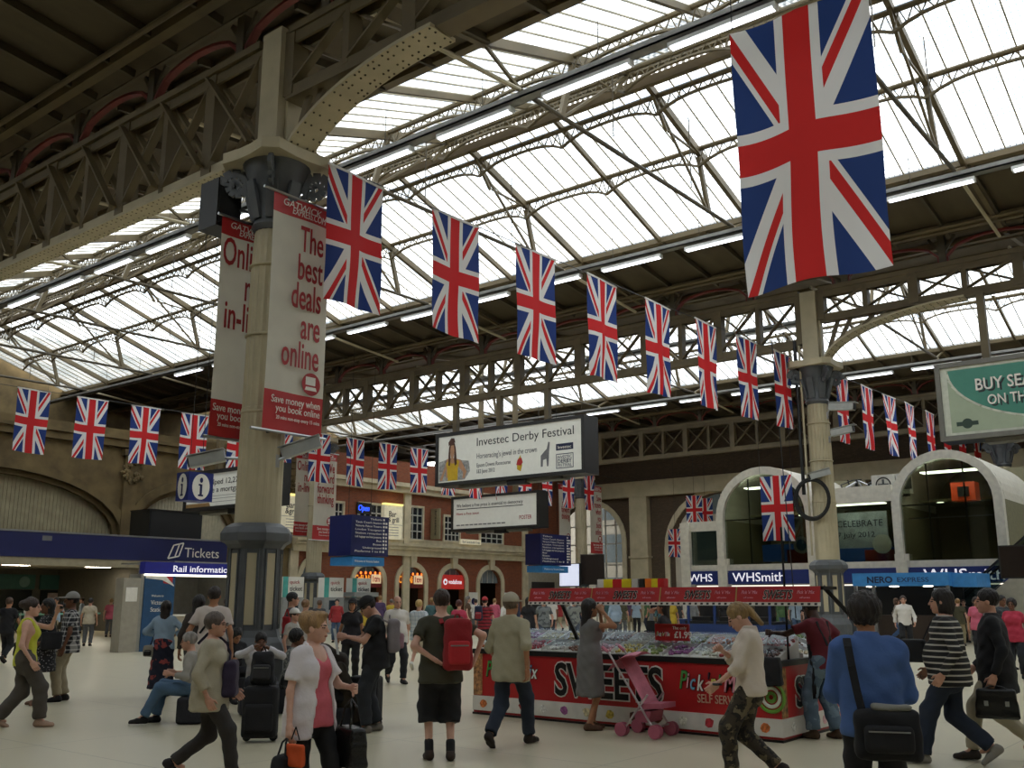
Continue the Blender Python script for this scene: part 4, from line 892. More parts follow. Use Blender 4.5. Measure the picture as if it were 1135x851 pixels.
for i, d in enumerate(doors):
    s_ = thing('shop_light', 'warm shop ceiling light inside the %s brick arch from the left' % ORD[i], 'light', (-47.5, d[0], 4.22), 0, 'shop lights'); MB().box(-.9, .9, -.5, .5, 0, .06).build('frame', WHITE, s_); MB().box(-.85, .85, -.45, .45, -.02, 0).build('diffuser', WB, s_)
LC = M('lit_sign_cream', 'ddd5b8', .5, emit=.28); LCY = mat_lamp('sign_lamp', 'ffe98a', 1.3)
for lb, p0, p1, yt, yb, tx in (('white lit Bar and grill sign right of the direction board', 427, 446, 559, 598, ['Bar', '& grill']), ('white lit Bar and grill sign left of the distant banner column', 313, 334, 548, 590, ['Bar', '&grill'])):
    a = atx(p0, yt, -44.6); b2 = atx(p1, yb, -44.6); s = thing('grill_sign', lb, 'sign', (-44.95, a.y, b2.z)); w = b2.y-a.y; h = a.z-b2.z
    MB().box(0, .3, 0, w, 0, h).build('board', LC, s); MB().box(.05, .36, 0, w, h, h+.12).build('lamp_bar', LCY, s)
    letters('lettering', [(tx[0], .25*w, .66*h, .5, dict(fit=.4*w, bold=.01)), (tx[1], .2*w, .5*h, .45, dict(fit=.6*w, bold=.01))], lambda u, v, dd: (.3+dd, u, v), INK, s)
    m = MB()
    for i in range(4): m.box(.3, .306, .25*w, .8*w, (.34-.08*i)*h, (.355-.08*i)*h)
    tag(m.build('small_print', GINK, s), kind='stuff'); MB().box(.3, .307, 0, w, .42*h, .43*h).build('rule', GINK, s)
a = atx(482, 560, -44.6); b2 = atx(490, 598, -44.6); s = thing('vertical_sign', 'narrow vertical sign on the brick front left of the small billboard', 'sign', (-44.95, a.y, b2.z)); MB().box(0, .8, 0, .12, 0, 2.0).build('board', M('sign_olive', '8c8468', .6), s)
letters('lettering', [('brasserie', -1.8, .3, .42, dict(fit=1.6))], lambda u, v, dd: (.2+v*.6, -dd, -u+.05), INK, s)
a = atx(513, 597, -44.6); b2 = atx(535, 604, -44.6); s = thing('small_lit_sign', 'small cream lit sign under the smaller billboard', 'sign', (-44.95, a.y, b2.z)); MB().box(0, .2, 0, b2.y-a.y, 0, a.z-b2.z).build('board', LC, s); letters('lettering', [('brasserie', .15, .08, .25, dict(fit=b2.y-a.y-.3))], lambda u, v, dd: (.2+dd, u, v), GINK, s)
NEON = mat_lamp('neon_blue', '2f55ff', 3.0); a = atx(399, 567, -44.7); s = thing('neon_sign', 'blue neon Open sign in the upper window', 'sign', (-44.9, a.y, a.z)); MB().box(0, .04, -.1, 1.1, -.1, .6).build('backing', BLACK, s); letters('lettering', [('Open', 0, .1, .5, dict(fit=.9, shear=.2))], lambda u, v, dd: (.05+dd, u, v), NEON, s)
for i, (px, lb) in enumerate(((523, 'white poster left of the dark arch door'), (562, 'white poster right of the dark arch door'))):
    a = atx(px, 652, -44.6); s = thing('wall_poster', lb, 'poster', (-44.88, a.y, .9)); MB().box(0, .05, 0, .9, 0, 1.2).build('frame', WHITE, s); MB().prism([(.45+.22*math.cos(j*math.pi/8), .6+.22*math.sin(j*math.pi/8)) for j in range(16)], lambda u, v, dd: (.05+dd, u, v), .002, .01).build('print', NAVY, s)
# ---- ticket machines
for i, (px, lb) in enumerate(((314, 'ticket machine with pale header left of the distant column'), (360, 'ticket machine with teal edged header right of the distant column'), (391, 'boxy grey ticket machine below the direction board'))):
    a = atx(px, 655, -37.5); t = thing('ticket_machine', lb, 'machine', (-37.5, a.y, 0), 0, 'ticket machines'); wv = 1.25
    MB().box(-.8, 0, 0, wv, 0, 1.75).build('body', M('machine_grey', '8f9190', .4), t); MB().box(-.5, -.05, 0, wv, 1.75, 2.7).build('header', WHITE, t); MB().box(-.05, -.04, 0, .3, 1.75, 2.7).build('teal_band', M('teal_print', '4fa79f', .5), t)
    letters('header_text', [('quick', .4, 2.38, .24, dict(fit=.6)),], lambda u, v, dd: (-.05+dd, u, v), TXTR, t); letters('header_text', [('ticket', .4, 2.05, .3, dict(fit=.75, bold=.01))], lambda u, v, dd: (-.05+dd, u, v), INK, t)
    MB().box(0, .02, .3, .9, 1.15, 1.6).build('screen', M('machine_screen', '22303a', .2), t); MB().box(0, .06, .25, 1.0, .75, .9).build('slot', BLACK, t)
    if i == 2: MB().box(-.6, .35, -.2, wv+.2, 1.78, 2.0).build('hood', M('machine_grey', '8f9190', .4), t)

# ================================================================== bookshop with glass arches
YW = 46.0; wx = lambda px, py=600: aty(px, py, YW).x; wz = lambda py, px=838: aty(px, py, YW).z
WS = M('shop_white', 'd6d1c4', .5); BLU = M('shop_blue', '1b2a66', .4, emit=.08); INT = M('shop_interior', '7c785f', .8)
sh_ = thing('bookshop', 'white bookshop front with two glass barrel arches and blue fascia', 'shop', (wx(757), YW, 0)); OX = wx(757)
fx = lambda u, v, d: (u-OX, -d, v)
zf0, zf1, zb1, zl = wz(647), wz(632), wz(623), wz(557, 955)
def sbox(nm, mat, x0, x1, y0, y1, z0, z1): return MB().box(x0-OX, x1-OX, y0, y1, z0, z1).build(nm, mat, sh_)
xa0, xa1, xb0, xb1 = wx(797), wx(905), wx(993), wx(1118)
for x0, x1, ztop in ((xa0, xa1, wz(518)), (xb0, xb1, wz(498, 1055))):
    hw = (x1-x0)/2; uc = (x0+x1)/2; fr = .38; spring = ztop-hw*.98
    arch_ring(fx, uc, hw-fr, spring, hw*.98-fr, fr, -.15, .25, zf1).build('arch_frame', WS, sh_)
    r = MB(); P_ = arch_pts(uc, hw, spring, hw*.98, 20)
    for a, b2 in zip(P_[:-1], P_[1:]): r.add([fx(a[0], a[1], -.15), fx(b2[0], b2[1], -.15), fx(b2[0], b2[1], -7), fx(a[0], a[1], -7)], [(0,1,2,3)])
    r.build('barrel_roof', WS, sh_, smooth=True)
    gp = arch_pts(uc, hw-fr, spring, hw*.98-fr, 20)
    MB().prism([(uc-hw+fr, zf1+.25)] + gp + [(uc+hw-fr, zf1+.25)], fx, 0, .02).build('glass', GLASSD, sh_)
    m = MB()
    for t in (-.33, .33): m.box(uc-OX+t*hw-.03, uc-OX+t*hw+.03, .05, .1, zf1+.25, spring+hw*.85)
    m.box(uc-OX-hw+fr, uc-OX+hw-fr, .05, .1, spring-.1, spring-.04); m.build('mullions', M('mullion_grey', '6b6e6a', .4), sh_)
    sbox('back_wall', INT, x0, x1, 6.8, 7, 0, ztop-.2); sbox('mezzanine', INT, x0, x1, .6, 6.8, zf1-.1, zf1+.12); sbox('ceiling_panel', INT, x0+.3, x1-.3, 3, 6.8, spring+.3, spring+.4)
    sbox('side_wall', INT, x0, x0+.1, .2, 6.8, 0, spring); sbox('side_wall', INT, x1-.1, x1, .2, 6.8, 0, spring)
    sbox('added_fill_light', mat_lamp('shop_fill_light_%d' % int(ztop*10), 'fff2dc', 14.0), uc-hw*.5, uc+hw*.5, .5, 1.1, spring+hw*.6, spring+hw*.6+.05)  # added fill light that brightens the arch interior, no real fitting
    for t in (-.5, -.15, .2): MB().ell((uc-OX+t*hw, 3.4, spring+.28), (.16, .16, .05), 10, 6).build('downlight', DL, sh_)
letters('inner_sign', [('WHSmith', xa0+1.2, aty(818, 573, YW+5).z, 1.0, dict(fit=3.4))], lambda u, v, d: (u-OX, 5-d, v), NINK, sh_)
sbox('inner_panel', M('inner_beige', 'a39b7a', .7), xa0+.5, xa1-.5, 5.2, 5.3, zf1, 7.2)
sbox('display', M('inner_blue', '2c5290', .5, emit=.2), xa0+1.8, xa1-.6, 1.2, 1.3, zf1+.45, zf1+1.3); sbox('display', M('inner_red', '9c2f25', .5), xa1-1.9, xa1-.5, .9, 1.0, zf1+.3, zf1+1.0)
MB().prism([(xa1-1.05+.42*math.cos(i*math.pi/10)-OX, zf1+1.2+.42*math.sin(i*math.pi/10)) for i in range(20)], lambda u, v, d: (u, .75-d, v), 0, .04).build('round_badge', WHITE, sh_); MB().prism([(xa1-1.05+.25*math.cos(i*math.pi/10)-OX, zf1+1.2+.28*math.sin(i*math.pi/10)) for i in range(20)], lambda u, v, d: (u, .7-d, v), 0, .02).build('badge_print', M('badge_blue', '4f7fa5', .5), sh_)
sbox('orange_box', M('lit_orange_box', 'd8481d', .5, emit=.4), wx(1047), wx(1075), 1.8, 2.6, aty(1047, 556, YW+2).z, aty(1047, 536, YW+2).z); sbox('orange_opening', BLACK, wx(1055), wx(1068), 1.72, 1.82, aty(1047, 552, YW+2).z, aty(1047, 541, YW+2).z)
sbox('rail', CHROME, xb0+.4, xb1-.4, .8, .86, zf1+2.2, zf1+2.26)
# ground floor, fascia, link and wing
sbox('fascia', BLU, OX, wx(1135)+2, -.2, .15, zf0, zf1); sbox('band', WS, OX, wx(1135)+2, -.1, .1, zf1, zf1+.3); sbox('band', WS, xa1, xb0, -.1, .2, zl, zl+.75)
for px in (797, 993): sbox('pier_block', WS, wx(px)-.05, wx(px)+.55, -.2, .4, zf1-.1, zf1+.6)
for px in (757, 797, 897, 993): sbox('pier', WS, wx(px), wx(px)+.5, -.29, .2, 0, (wz(576) if px == 757 else zf1+.3))
sbox('wing_top', WS, OX, xa0, -.1, .15, wz(586), wz(575)); MB().box(.4, xa0-OX, 0, .02, zf1+.3, wz(586)).build('wing_glass', GLASSD, sh_); sbox('wing_back', INT, OX, xa0, 5, 5.1, 0, wz(575))
MB().box(xa1-OX, xb0-OX, 0, .02, zf1+.3, zl).build('link_glass', GLASSD, sh_); sbox('link_back', INT, xa1, xb0, 4, 4.1, 0, zl); sbox('link_roof', WS, xa1, xb0, .2, 6, zl+.1, zl+.3)
sbox('added_fill_light', mat_lamp('link_fill_light', 'fff2dc', 10.0), xa1+.5, xb0-.5, .25, .7, zl-.05, zl)  # fill light added so the poster in the link is not dark
sbox('link_poster', M('poster_pale_blue', 'b8c2cc', .5, 0, .3, 1.5), xa1+.4, xb0-.8, 1.5, 1.6, zf1+1.0, zl-.3); sbox('link_poster_foot', M('inner_blue', '2c5290', .5, emit=.2), xa1+.2, xb0-.4, 1.46, 1.56, zf1+.35, zf1+1.0)
letters('poster_text', [('CELEBRATE', xa1+.5, zl-1.0, .45, dict(fit=2.2)), ('7 July 2012', xa1+.5, zl-1.5, .35, dict(fit=1.8))], lambda u, v, d: (u-OX, 1.5-d, v), NINK, sh_)
MB().prism([(xb0-1.0+.45*math.cos(i*math.pi/10)-OX, zf1+1.15+.45*math.sin(i*math.pi/10)) for i in range(20)], lambda u, v, d: (u, 1.2-d, v), 0, .04).build('round_badge', WHITE, sh_); sbox('display', M('inner_red', '9c2f25', .5), xb0-1.9, xb0-.1, 1.3, 1.4, zf1+.3, zf1+.9)
sbox('ground_glass', M('shop_front_glass', '4d5258', .15, 0, .5, .6), OX+.5, wx(1135)+2, .3, .35, 0, zf0); sbox('ground_lights', mat_lamp('shop_strip', 'fff3df', 1.2), OX+.6, wx(1135), .2, .26, zf0-.12, zf0-.06)
fx2 = lambda u, v, d: (u-OX, -.2-d, v)
letters('fascia_text', [('WHSmith', wx(812), zf0+.12, .62, dict(fit=wx(869)-wx(812), bold=.004)), ('WHS', wx(764), zf0+.14, .55, dict(fit=wx(790)-wx(764), bold=.004)), ('WHSmith', wx(1022), zf0+.08, .7, dict(fit=3.3, bold=.004))], fx2, GL, sh_)
# ---- air conditioning units on the link roof
for i, (px, w) in enumerate(((963, 1.1), (991, .6))):
    a = wx(px); u = thing('air_conditioner', 'pale air conditioning unit on the bookshop roof, %s' % ('with round fan' if i == 0 else 'right of the fan unit'), 'air conditioner', (a, YW+1.0, zl+.75-.45)); MB().box(0, w, 0, .5, .1, 1.05).build('body', M('unit_white', 'c9c8c0', .5), u); MB().box(.1, w-.1, .1, .4, 0, .1).build('feet', BLACK, u)
    if i == 0: MB().torus((.55, -.01, .58), .33, .03, 'y').build('fan_ring', BLACK, u); MB().box(.3, .8, -.015, .0, .53, .63).box(.5, .6, -.015, 0, .33, .83).build('fan', M('fan_grey', '55575a', .5), u)
    else: MB().box(.1, .7, -.012, 0, .3, .9).build('grille', M('fan_grey', '55575a', .5), u)
pp = thing('roof_pipework', 'dark tangle of pipes beside the roof units', 'pipework', (wx(925), YW+1, zl+.3)); r = random.Random(4)
for i in range(12):
    m = MB(); x = r.uniform(0, 1.8); pts = [(x, r.uniform(0, .4), .1)]
    for j in range(3): pts.append((pts[-1][0]+r.uniform(-.3, .7), pts[-1][1], r.uniform(.2, .95)))
    m.path(pts, r.uniform(.03, .07), 6); m.build('pipe', BLACK if i % 3 else CHROME, pp)
# ---- coffee kiosk
YN = 40.0; nx0, nx1 = aty(945, 645, YN).x, aty(1052, 645, YN).x; nz0, nz1 = aty(1000, 649, YN).z, aty(1000, 637, YN).z
nk = thing('coffee_kiosk', 'coffee kiosk with light blue fascia reading Nero Express', 'kiosk', (nx0, YN, 0)); w = nx1-nx0
MB().box(0, w, 0, 2.4, nz0, nz1+.08).build('fascia', M('kiosk_blue', '3a7fbc', .4, emit=.12), nk)
MB().box(w, w+.9, .4, 2.4, nz0-.05, nz1+.05).build('side_canopy', M('kiosk_blue', '3a7fbc', .4, emit=.12), nk)
letters('lettering', [('NERO', .16*w, nz0+.12, .34, dict(fit=.27*w, bold=.03)), ('EXPRESS', .48*w, nz0+.14, .26, dict(fit=.32*w))], lambda u, v, d: (u, -d, v), NINK, nk)
MB().box(.15, w-.1, 2.2, 2.35, 0, nz0).build('back_wall', M('kiosk_dark', '1c1a18', .7), nk); MB().box(.3, w-.3, .4, .9, 0, 1.05).build('counter', M('kiosk_brown', '3a2c22', .6), nk)
for x in (.08, w-.08, .8): MB().box(x-.06, x+.06, .02, .14, 0, nz0).build('post', CHROME, nk)
for t in (.15, .4, .75): MB().ell((t*w, .5, nz0-.02), (.2, .12, .03), 10, 6).build('spot_light', DL, nk)
MB().box(w-.6, w-.05, .05, .1, .3, nz0-.1).build('poster', M('poster_pale_blue', 'b8c2cc', .5, 0, .3, 1.5), nk)
# ---- escalator
YE = 43.0; e0 = aty(1048, 664, YE); e1 = aty(1150, 572, YE); es = thing('escalator', 'pale sided escalator climbing to the right beside the second arch', 'escalator', (e0.x, YE, 0)); dx = e1.x-e0.x; dz = e1.z-e0.z; sp_ = dz/dx
fe = lambda u, v, d: (u, -d, v)
z0_ = e0.z-1.3
MB().prism([(0, 0), (dx+4, 0), (dx+4, z0_+sp_*(dx+4)), (0, max(.3, z0_))], fe, 0, -.15).build('side_panel', M('escalator_cream', 'b9b5a6', .5), es)
MB().prism([(0, z0_+.1), (dx+4, z0_+sp_*(dx+4)+.1), (dx+4, z0_+sp_*(dx+4)+.95), (0, z0_+.95)], fe, -.05, -.07).build('glass_side', GLASSD, es)
MB().bar((0, .06, z0_+1.0), (dx+4, .06, z0_+sp_*(dx+4)+1.0), .1, .08).build('handrail', BLACK, es); MB().bar((0, 1.3, z0_+1.0), (dx+4, 1.3, z0_+sp_*(dx+4)+1.0), .1, .08).build('handrail', BLACK, es)
st = MB().box(0, .42, .15, 1.2, -.2, 0).mesh('step', M('step_grey', '4c4d4e', .5, .4))
for i in range(int((dx+4)/.4)): obj('step', st, es, (.4*i, 0, max(.25, z0_)+sp_*.4*i))
MB().prism([(0, 0), (dx+4, 0), (dx+4, z0_+sp_*(dx+4)), (0, max(.3, z0_))], fe, -1.25, -1.4).build('side_panel', M('escalator_cream', 'b9b5a6', .5), es)
# ---- screens on columns
def screen(p, rz, w, h, label, mat, arm=None, tilt=.35, to=None):
    if to: v_ = Vector((to[0]-p.x, to[1]-p.y, to[2]-p.z)); arm = (v_.x*math.cos(rz)+v_.y*math.sin(rz), -v_.x*math.sin(rz)+v_.y*math.cos(rz), v_.z)
    s = thing('hanging_screen', label, 'screen', tuple(p), rz); 
    MB().prism([(0, 0), (.1, .02), (.1-tilt*.5+.25, h), (-tilt*.5+.2, h)], lambda u, v, d: (d, u, v), -w/2, w/2).build('case', BLACK, s)
    MB().prism([(-.01, .05), (0, .05), (-tilt*.5+.19, h-.05), (-tilt*.5+.18, h-.05)], lambda u, v, d: (d, u, v), -w/2+.05, w/2-.05).build('glass', mat, s)
    if arm: MB().bar((0, .15, h*.6), arm, .06, .06).build('arm', BLACK, s)
SCR = M('screen_brown', '2b2422', .2); SCW = M('screen_lit', 'd6dcf0', .3, emit=.7)
screen(aty(1130, 641, 38.0), 0, 1.2, 1.15, 'dark tilted screen beside the escalator at the right edge', SCR, to=(-5.0, 43.2, 5.2)); screen(aty(657, 648, 55.0), .5, 1.6, 2.0, 'dark tilted screen on the farthest column above the stall canopy', SCR, to=(-40.4, 58.3, 4.6)); screen(aty(631, 650, 54.0), -.3, 2.2, 1.5, 'bright white screen on the farthest column above the stall canopy', SCW, to=(-40.5, 58.3, 4.2))
# ================================================================== sweet stall
SX0, SX1, SY = -10.1, -5.18, 11.7; SD = 2.9
st_ = thing('sweet_stall', 'red self service sweet stall with canopy and trays of sweets', 'stall', (SX0, SY, 0)); SW = SX1-SX0
SRED = M('stall_red', 'b01e22', .4, 0, .06, 2); SWH = M('stall_white', 'd8d4cc', .5); SBK = M('stall_black', '141414', .4); CLEAR = mat_glass('tray_lid', 'eef2f4', .1, .12)
CANDY = [M('candy_%d' % i, c, .35, 0, .5, 30) for i, c in enumerate(('c9713c', 'd8c9a0', 'b53a44', 'e0d8d0', '7a4a30', 'd8a0a8', 'c8b04a', '8a9a50', '9a5a90', 'e6e0c8', 'a83028', '5a3020'))]
dep = .8
def counter(nm, x0, x1, y0, y1, faces):
    MB().box(x0, x1, y0, y1, .03, .88).build(nm, SRED, st_); MB().box(x0-.02, x1+.02, y0-.02, y1+.02, .88, .95).build('counter_edge', SBK, st_)
counter('counter', 0, SW, 0, dep, 0); counter('counter', SW-dep, SW, dep, SD, 0); counter('counter', 0, dep, dep, SD, 0); counter('counter', dep, SW-dep, SD-.6, SD, 0)
MB().box(-.01, SW+.01, -.015, 0, .06, .27).build('kick_strip', SWH, st_); MB().box(SW, SW+.015, 0, SD, .06, .27).build('kick_strip', SWH, st_); MB().box(-.01, SW+.01, -.02, SD, 0, .03).build('base', SBK, st_)
ff = lambda u, v, d: (u, -d, v); fr_ = lambda u, v, d: (SW+d, u, v)
for i in range(13):
    c = (.2+.375*i, .16); r = random.Random(i)
    MB().prism([(c[0]+.07*math.cos(j*math.pi/4+i)*r.uniform(.7, 1.2), c[1]+.06*math.sin(j*math.pi/4+i)) for j in range(8)], ff, .016, .02).build('printed_sweet', CANDY[(i*5) % 12], st_)
for i in range(5):
    c = (.3+.5*i, .16); MB().prism([(c[0]+.07*math.cos(j*math.pi/4), c[1]+.06*math.sin(j*math.pi/4)) for j in range(8)], fr_, .016, .02).build('printed_sweet', CANDY[(i*7+3) % 12], st_)
MB().prism([(0, .28), (.17, .28), (.17, .88), (0, .88)], ff, .002, .01).build('candy_print', M('candy_collage', 'a9794f', .5, 0, .7, 22), st_); MB().prism([(-.0, .28), (.17, .28), (.17, .86), (0, .86)], fr_, .002, .01).build('candy_print', M('candy_collage2', '8f6a3c', .5, 0, .8, 18), st_)
SPIR = M('lolly_green', '6d9a3c', .4)
for rr in (.17, .11, .05): MB().torus((SW-.12, -.012, .52), rr, .022, 'y', n=24).build('lolly_print', SPIR if rr != .11 else WHITE, st_)
# big lettering: white halo below, black above
def halo(items, fn, name='lettering', b0=.03, ink=None, hal=None, d=.012):
    letters(name+'_halo', [(s, u-b0*z, v, z, dict(kw, bold=kw.get('bold', 0)+b0, d=d, fit=kw['fit']+2*b0*z)) for s, u, v, z, kw in items], fn, hal or WHITE, st_)
    letters(name, [(s, u, v, z, dict(kw, d=d+.01)) for s, u, v, z, kw in items], fn, ink or SBK, st_)
PX = lambda px, py=760: aty(px, py, SY).x - SX0
u0, u1 = PX(616), PX(735)
halo([('SWEETS', u0, .37, .62, dict(bold=.02, fit=u1-u0))], ff)
cols = [M('ink_%s' % n, c, .5) for n, c in (('green', '4f9a4a'), ('pink', 'e39aa8'), ('blue', '7fb4d8'), ('white', 'ecebe4'), ('dark', '3a2a40'), ('yellow', 'c9c060'))]
def picknmix(x, z, size, fn, seq, width):
    sc = width/(size*6.1); cur = x; kk = 0
    its = []
    for ch in seq:
        if ch == ' ': cur += size*.18*sc; continue
        wv = size*sc*(.95 if ch == 'M' else (.28 if ch in "i'" else .56)); its.append((ch, cur, z + size*.05*math.sin(kk*1.7), size*(1.15 if ch in 'PM' else 1.0), dict(bold=.008, shear=.25, xs=sc), kk % 6)); cur += wv; kk += 1
    letters('pick_text_halo', [(s, u, v, q, dict(kw, bold=.035, d=.012)) for s, u, v, q, kw, _ in its], fn, SBK if size > .2 else WHITE, st_, join=True)
    letters('pick_text', [(s, u, v, q, dict(kw, d=.02), mi) for s, u, v, q, kw, mi in its], fn, cols, st_, join=True)
picknmix(PX(539), .56, .28, ff, "Pick 'n' Mix", PX(606)-PX(539)); picknmix(PX(753), .56, .28, ff, "Pick 'n' Mix", PX(842)-PX(753))
letters('self_service', [('SELF SERVICE', PX(773), .4, .15, dict(fit=PX(825)-PX(773), bold=.004))], ff, M('ink_tan', 'c9a28c', .5), st_)
halo([('SWEETS', .42, .385, .5, dict(bold=.02, fit=1.9))], fr_, 'side_text')
# trays of sweets with clear lids
r = random.Random(11)
def tray(x0, x1, y0, y1, k, z0=.95, z1=1.1, ax='y'):
    """sloped tray: low edge y0/z0, high edge y1/z1 (ax 'x' swaps the axes)"""
    W2 = (lambda u, v, z: (u, v, z)) if ax == 'y' else (lambda u, v, z: (SW-v, u, z)); dy, dz = y1-y0, z1-z0
    fnt = lambda v, z, u: W2(u, v, z)
    t = MB().prism([(y0, .95), (y1, .95), (y1, z1), (y0, z0)], fnt, x0, x1).prism([(y1-.015, z1), (y1, z1), (y1, z1+.05), (y1-.015, z1+.05)], fnt, x0, x1).prism([(y0, z0), (y1, z1), (y1, z1+.05), (y0, z0+.04)], fnt, x0, x0+.012).build('tray', SWH, st_)
    m = MB()
    for i in range(46):
        cx, f_ = r.uniform(x0+.035, x1-.03), r.uniform(.06, .92); rr = r.uniform(.018, .032); m.ell(W2(cx, y0+dy*f_, z0+dz*f_+rr*.6), (rr, rr, rr*.8), 6, 4)
    tag(m.build('sweets', CANDY[k % 12], t), kind='stuff')
    MB().prism([(y0+.01, z0+.075), (y1, z1+.075), (y1, z1+.08), (y0+.01, z0+.08)], fnt, x0+.012, x1-.004).build('lid', CLEAR, t)
n = 12
for i in range(n): a_, b_ = .05+i*(SW-.1)/n, .05+(i+1)*(SW-.1)/n-.01; tray(a_, b_, .04, .4, i, .96, 1.06); tray(a_, b_, .42, .78, i*5+3, 1.06, 1.17)
for i in range(4): tray(.85+.5*i, 1.32+.5*i, .04, .74, i*3+1, .96, 1.2, 'x')
# price card
a = PX(715); MB().box(a, a+.52, .3, .33, 1.14, 1.36).build('price_card', SRED, st_); letters('price', [('The only', a+.28, 1.25, .06, dict(d=.01)), ('£1.99', a+.3, 1.14, .12, dict(bold=.02, d=.01))], lambda u, v, d: (u, .3-d, v+.04), WHITE, st_); picknmix(a+.03, 1.16, .07, lambda u, v, d: (u, .3-d, v+.04), "Pick 'n' Mix", .24)
MB().tube((a+.26, .315, .95), (a+.26, .315, 1.15), .012).build('card_stem', CHROME, st_)
# canopy: tilted sign boards on all four sides
CZ0, CZ1 = 1.655, 1.845; o_ = .12
cx0, cx1, cy0, cy1 = PX(583, 655)+.05, PX(909, 655), .05, SD-.05
def canopy_side(fnc, length, nm, front):
    n_ = 4 if length > 3.5 else 2
    for i in range(n_):
        u0, u1 = length*i/n_+.012, length*(i+1)/n_-.012
        pb = MB().prism([(u0, 0), (u1, 0), (u1, .19), (u0, .19)], fnc, -.02, 0).build('canopy_board', SRED, st_)
        MB().prism([(u0-.012, .0), (u0, .0), (u0, .19), (u0-.012, .19)], fnc, -.01, .01).build('board_joint', M('joint_gold', 'b89a5a', .5), pb)
        w = u1-u0
        letters('canopy_halo', [('SWEETS', u0+.33*w, .04, .15, dict(bold=.04, shear=.2, fit=.36*w, d=.006))], fnc, WHITE, pb); letters('canopy_text', [('SWEETS', u0+.335*w, .043, .148, dict(bold=.012, shear=.2, fit=.35*w, d=.012))], fnc, SBK, pb)
        for q in (.06, .74): letters('canopy_small', [("Pick 'n' Mix", u0+q*w, .1, .06, dict(shear=.2, fit=.2*w, d=.006)), ('self service', u0+(q+.03)*w, .045, .03, dict(fit=.12*w, d=.006))], fnc, cols[1], pb)
    sc = MB().prism([(0, -.045), (length, -.045), (length, 0), (0, 0)], fnc, -.012, -.004).build('valance', SWH, st_)
    m = MB(); k = .03
    while k < length: m.prism([(k, -.035), (k+.035, -.035), (k+.035, -.01), (k, -.01)], fnc, -.004, -.001); k += .085
    tag(m.build('valance_dots', SBK, sc), kind='stuff')
canopy_side(lambda u, v, d: (cx0+u, cy0-.06-.15*(-v+.1)*0+.25*v-d, CZ0+v), cx1-cx0, 'front', True)
fr2 = MB().box(cx0, cx1, cy0, cy0+.05, CZ1-.04, CZ1).box(cx0, cx0+.05, cy0, cy0+.5, CZ1-.04, CZ1).box(cx1-.05, cx1, cy0, cy0+.5, CZ1-.04, CZ1).box(cx0, cx1, cy0+.46, cy0+.5, CZ1-.04, CZ1).build('canopy_frame', SBK, st_)
for x, dx in ((cx0+.25, .3),):
    for y, dy in ((cy0+.3, 1),): MB().bar((x, y, CZ1-.03), (x+(dx if x < 2 else -.0)+.1, y+dy*.1, .95), .05, .05).build('strut', SBK, st_)
MB().tube((PX(861), .4, .95), (PX(861)-.0, .4, 2.6), .015).build('pole', SBK, st_)
MB().bar((cx1-.1, cy0+.3, CZ1), (cx1+.28, cy0+.5, CZ1-.5), .05, .05).build('strut', SBK, st_)
# goods boxes on the canopy frame
for i, (p0, p1, c, nm) in enumerate(((659, 666, 'e6e3dc', 'white'), (666, 676, 'e8d31e', 'yellow'), (676, 686, 'd0242a', 'red'), (686, 696, 'e8d31e', 'yellow'), (697, 704, 'cfcbc4', 'white'), (705, 711, '2a2927', 'black'), (712, 719, 'f07a22', 'orange'), (719, 726, 'e8d31e', 'yellow'), (726, 733, 'd0242a', 'red'))):
    x0_, x1_ = PX(p0, 646), PX(p1, 646); y_ = cy0+.02
    g = thing('sweet_box', '%s box on the stall canopy, %s from the left in the row' % (nm, ORD[i]), 'box', (SX0+x0_, SY+y_, CZ1), 0, 'boxes on the canopy'); MB().box(0, x1_-x0_-.004, 0, .12, 0, .115).build('carton', M('box_'+nm+c, c, .5), g); MB().box(.01, x1_-x0_-.014, .01, .11, .115, .119).build('lid', M('box_'+nm+c, c, .5), g)
# ---- blue luggage cart behind the stall
p = gnd(757, 716); cart = thing('luggage_cart', 'blue framed station cart parked behind the stall', 'cart', (p.x, p.y, 0), 0); CB = M('cart_blue', '1c356a', .45); cw = 3.6
MB().box(0, cw, 0, 1.3, .35, .8).build('chassis', CB, cart); MB().box(.1, cw-.1, .05, 1.25, .8, .9).build('deck', BLACK, cart)
for x in (.25, 1.3, 2.6, 3.4): MB().box(x-.04, x+.04, .02, .1, .8, 2.0).build('post', CB, cart)
for x in (.6, 1.7, 2.8): q = MB().box(x-.35, x+.4, .3, 1.0, .9, 1.05).build('seat', BLACK, cart); MB().box(x-.35, x+.4, .92, 1.02, 1.05, 1.5).build('backrest', BLACK, q)
for x in (.6, cw-.6):
    for y in (-.02, 1.32): MB().tube((x, y-.06, .26), (x, y+.06, .26), .26, n=18).build('wheel', BLACK, cart)
MB().box(-.9, 0, .2, 1.1, .35, .95).build('bonnet', CB, cart); letters('lettering', [('luggage', -.8, .7, .18, dict(fit=.6))], lambda u, v, d: (u, .2-d, v), WINK, cart)
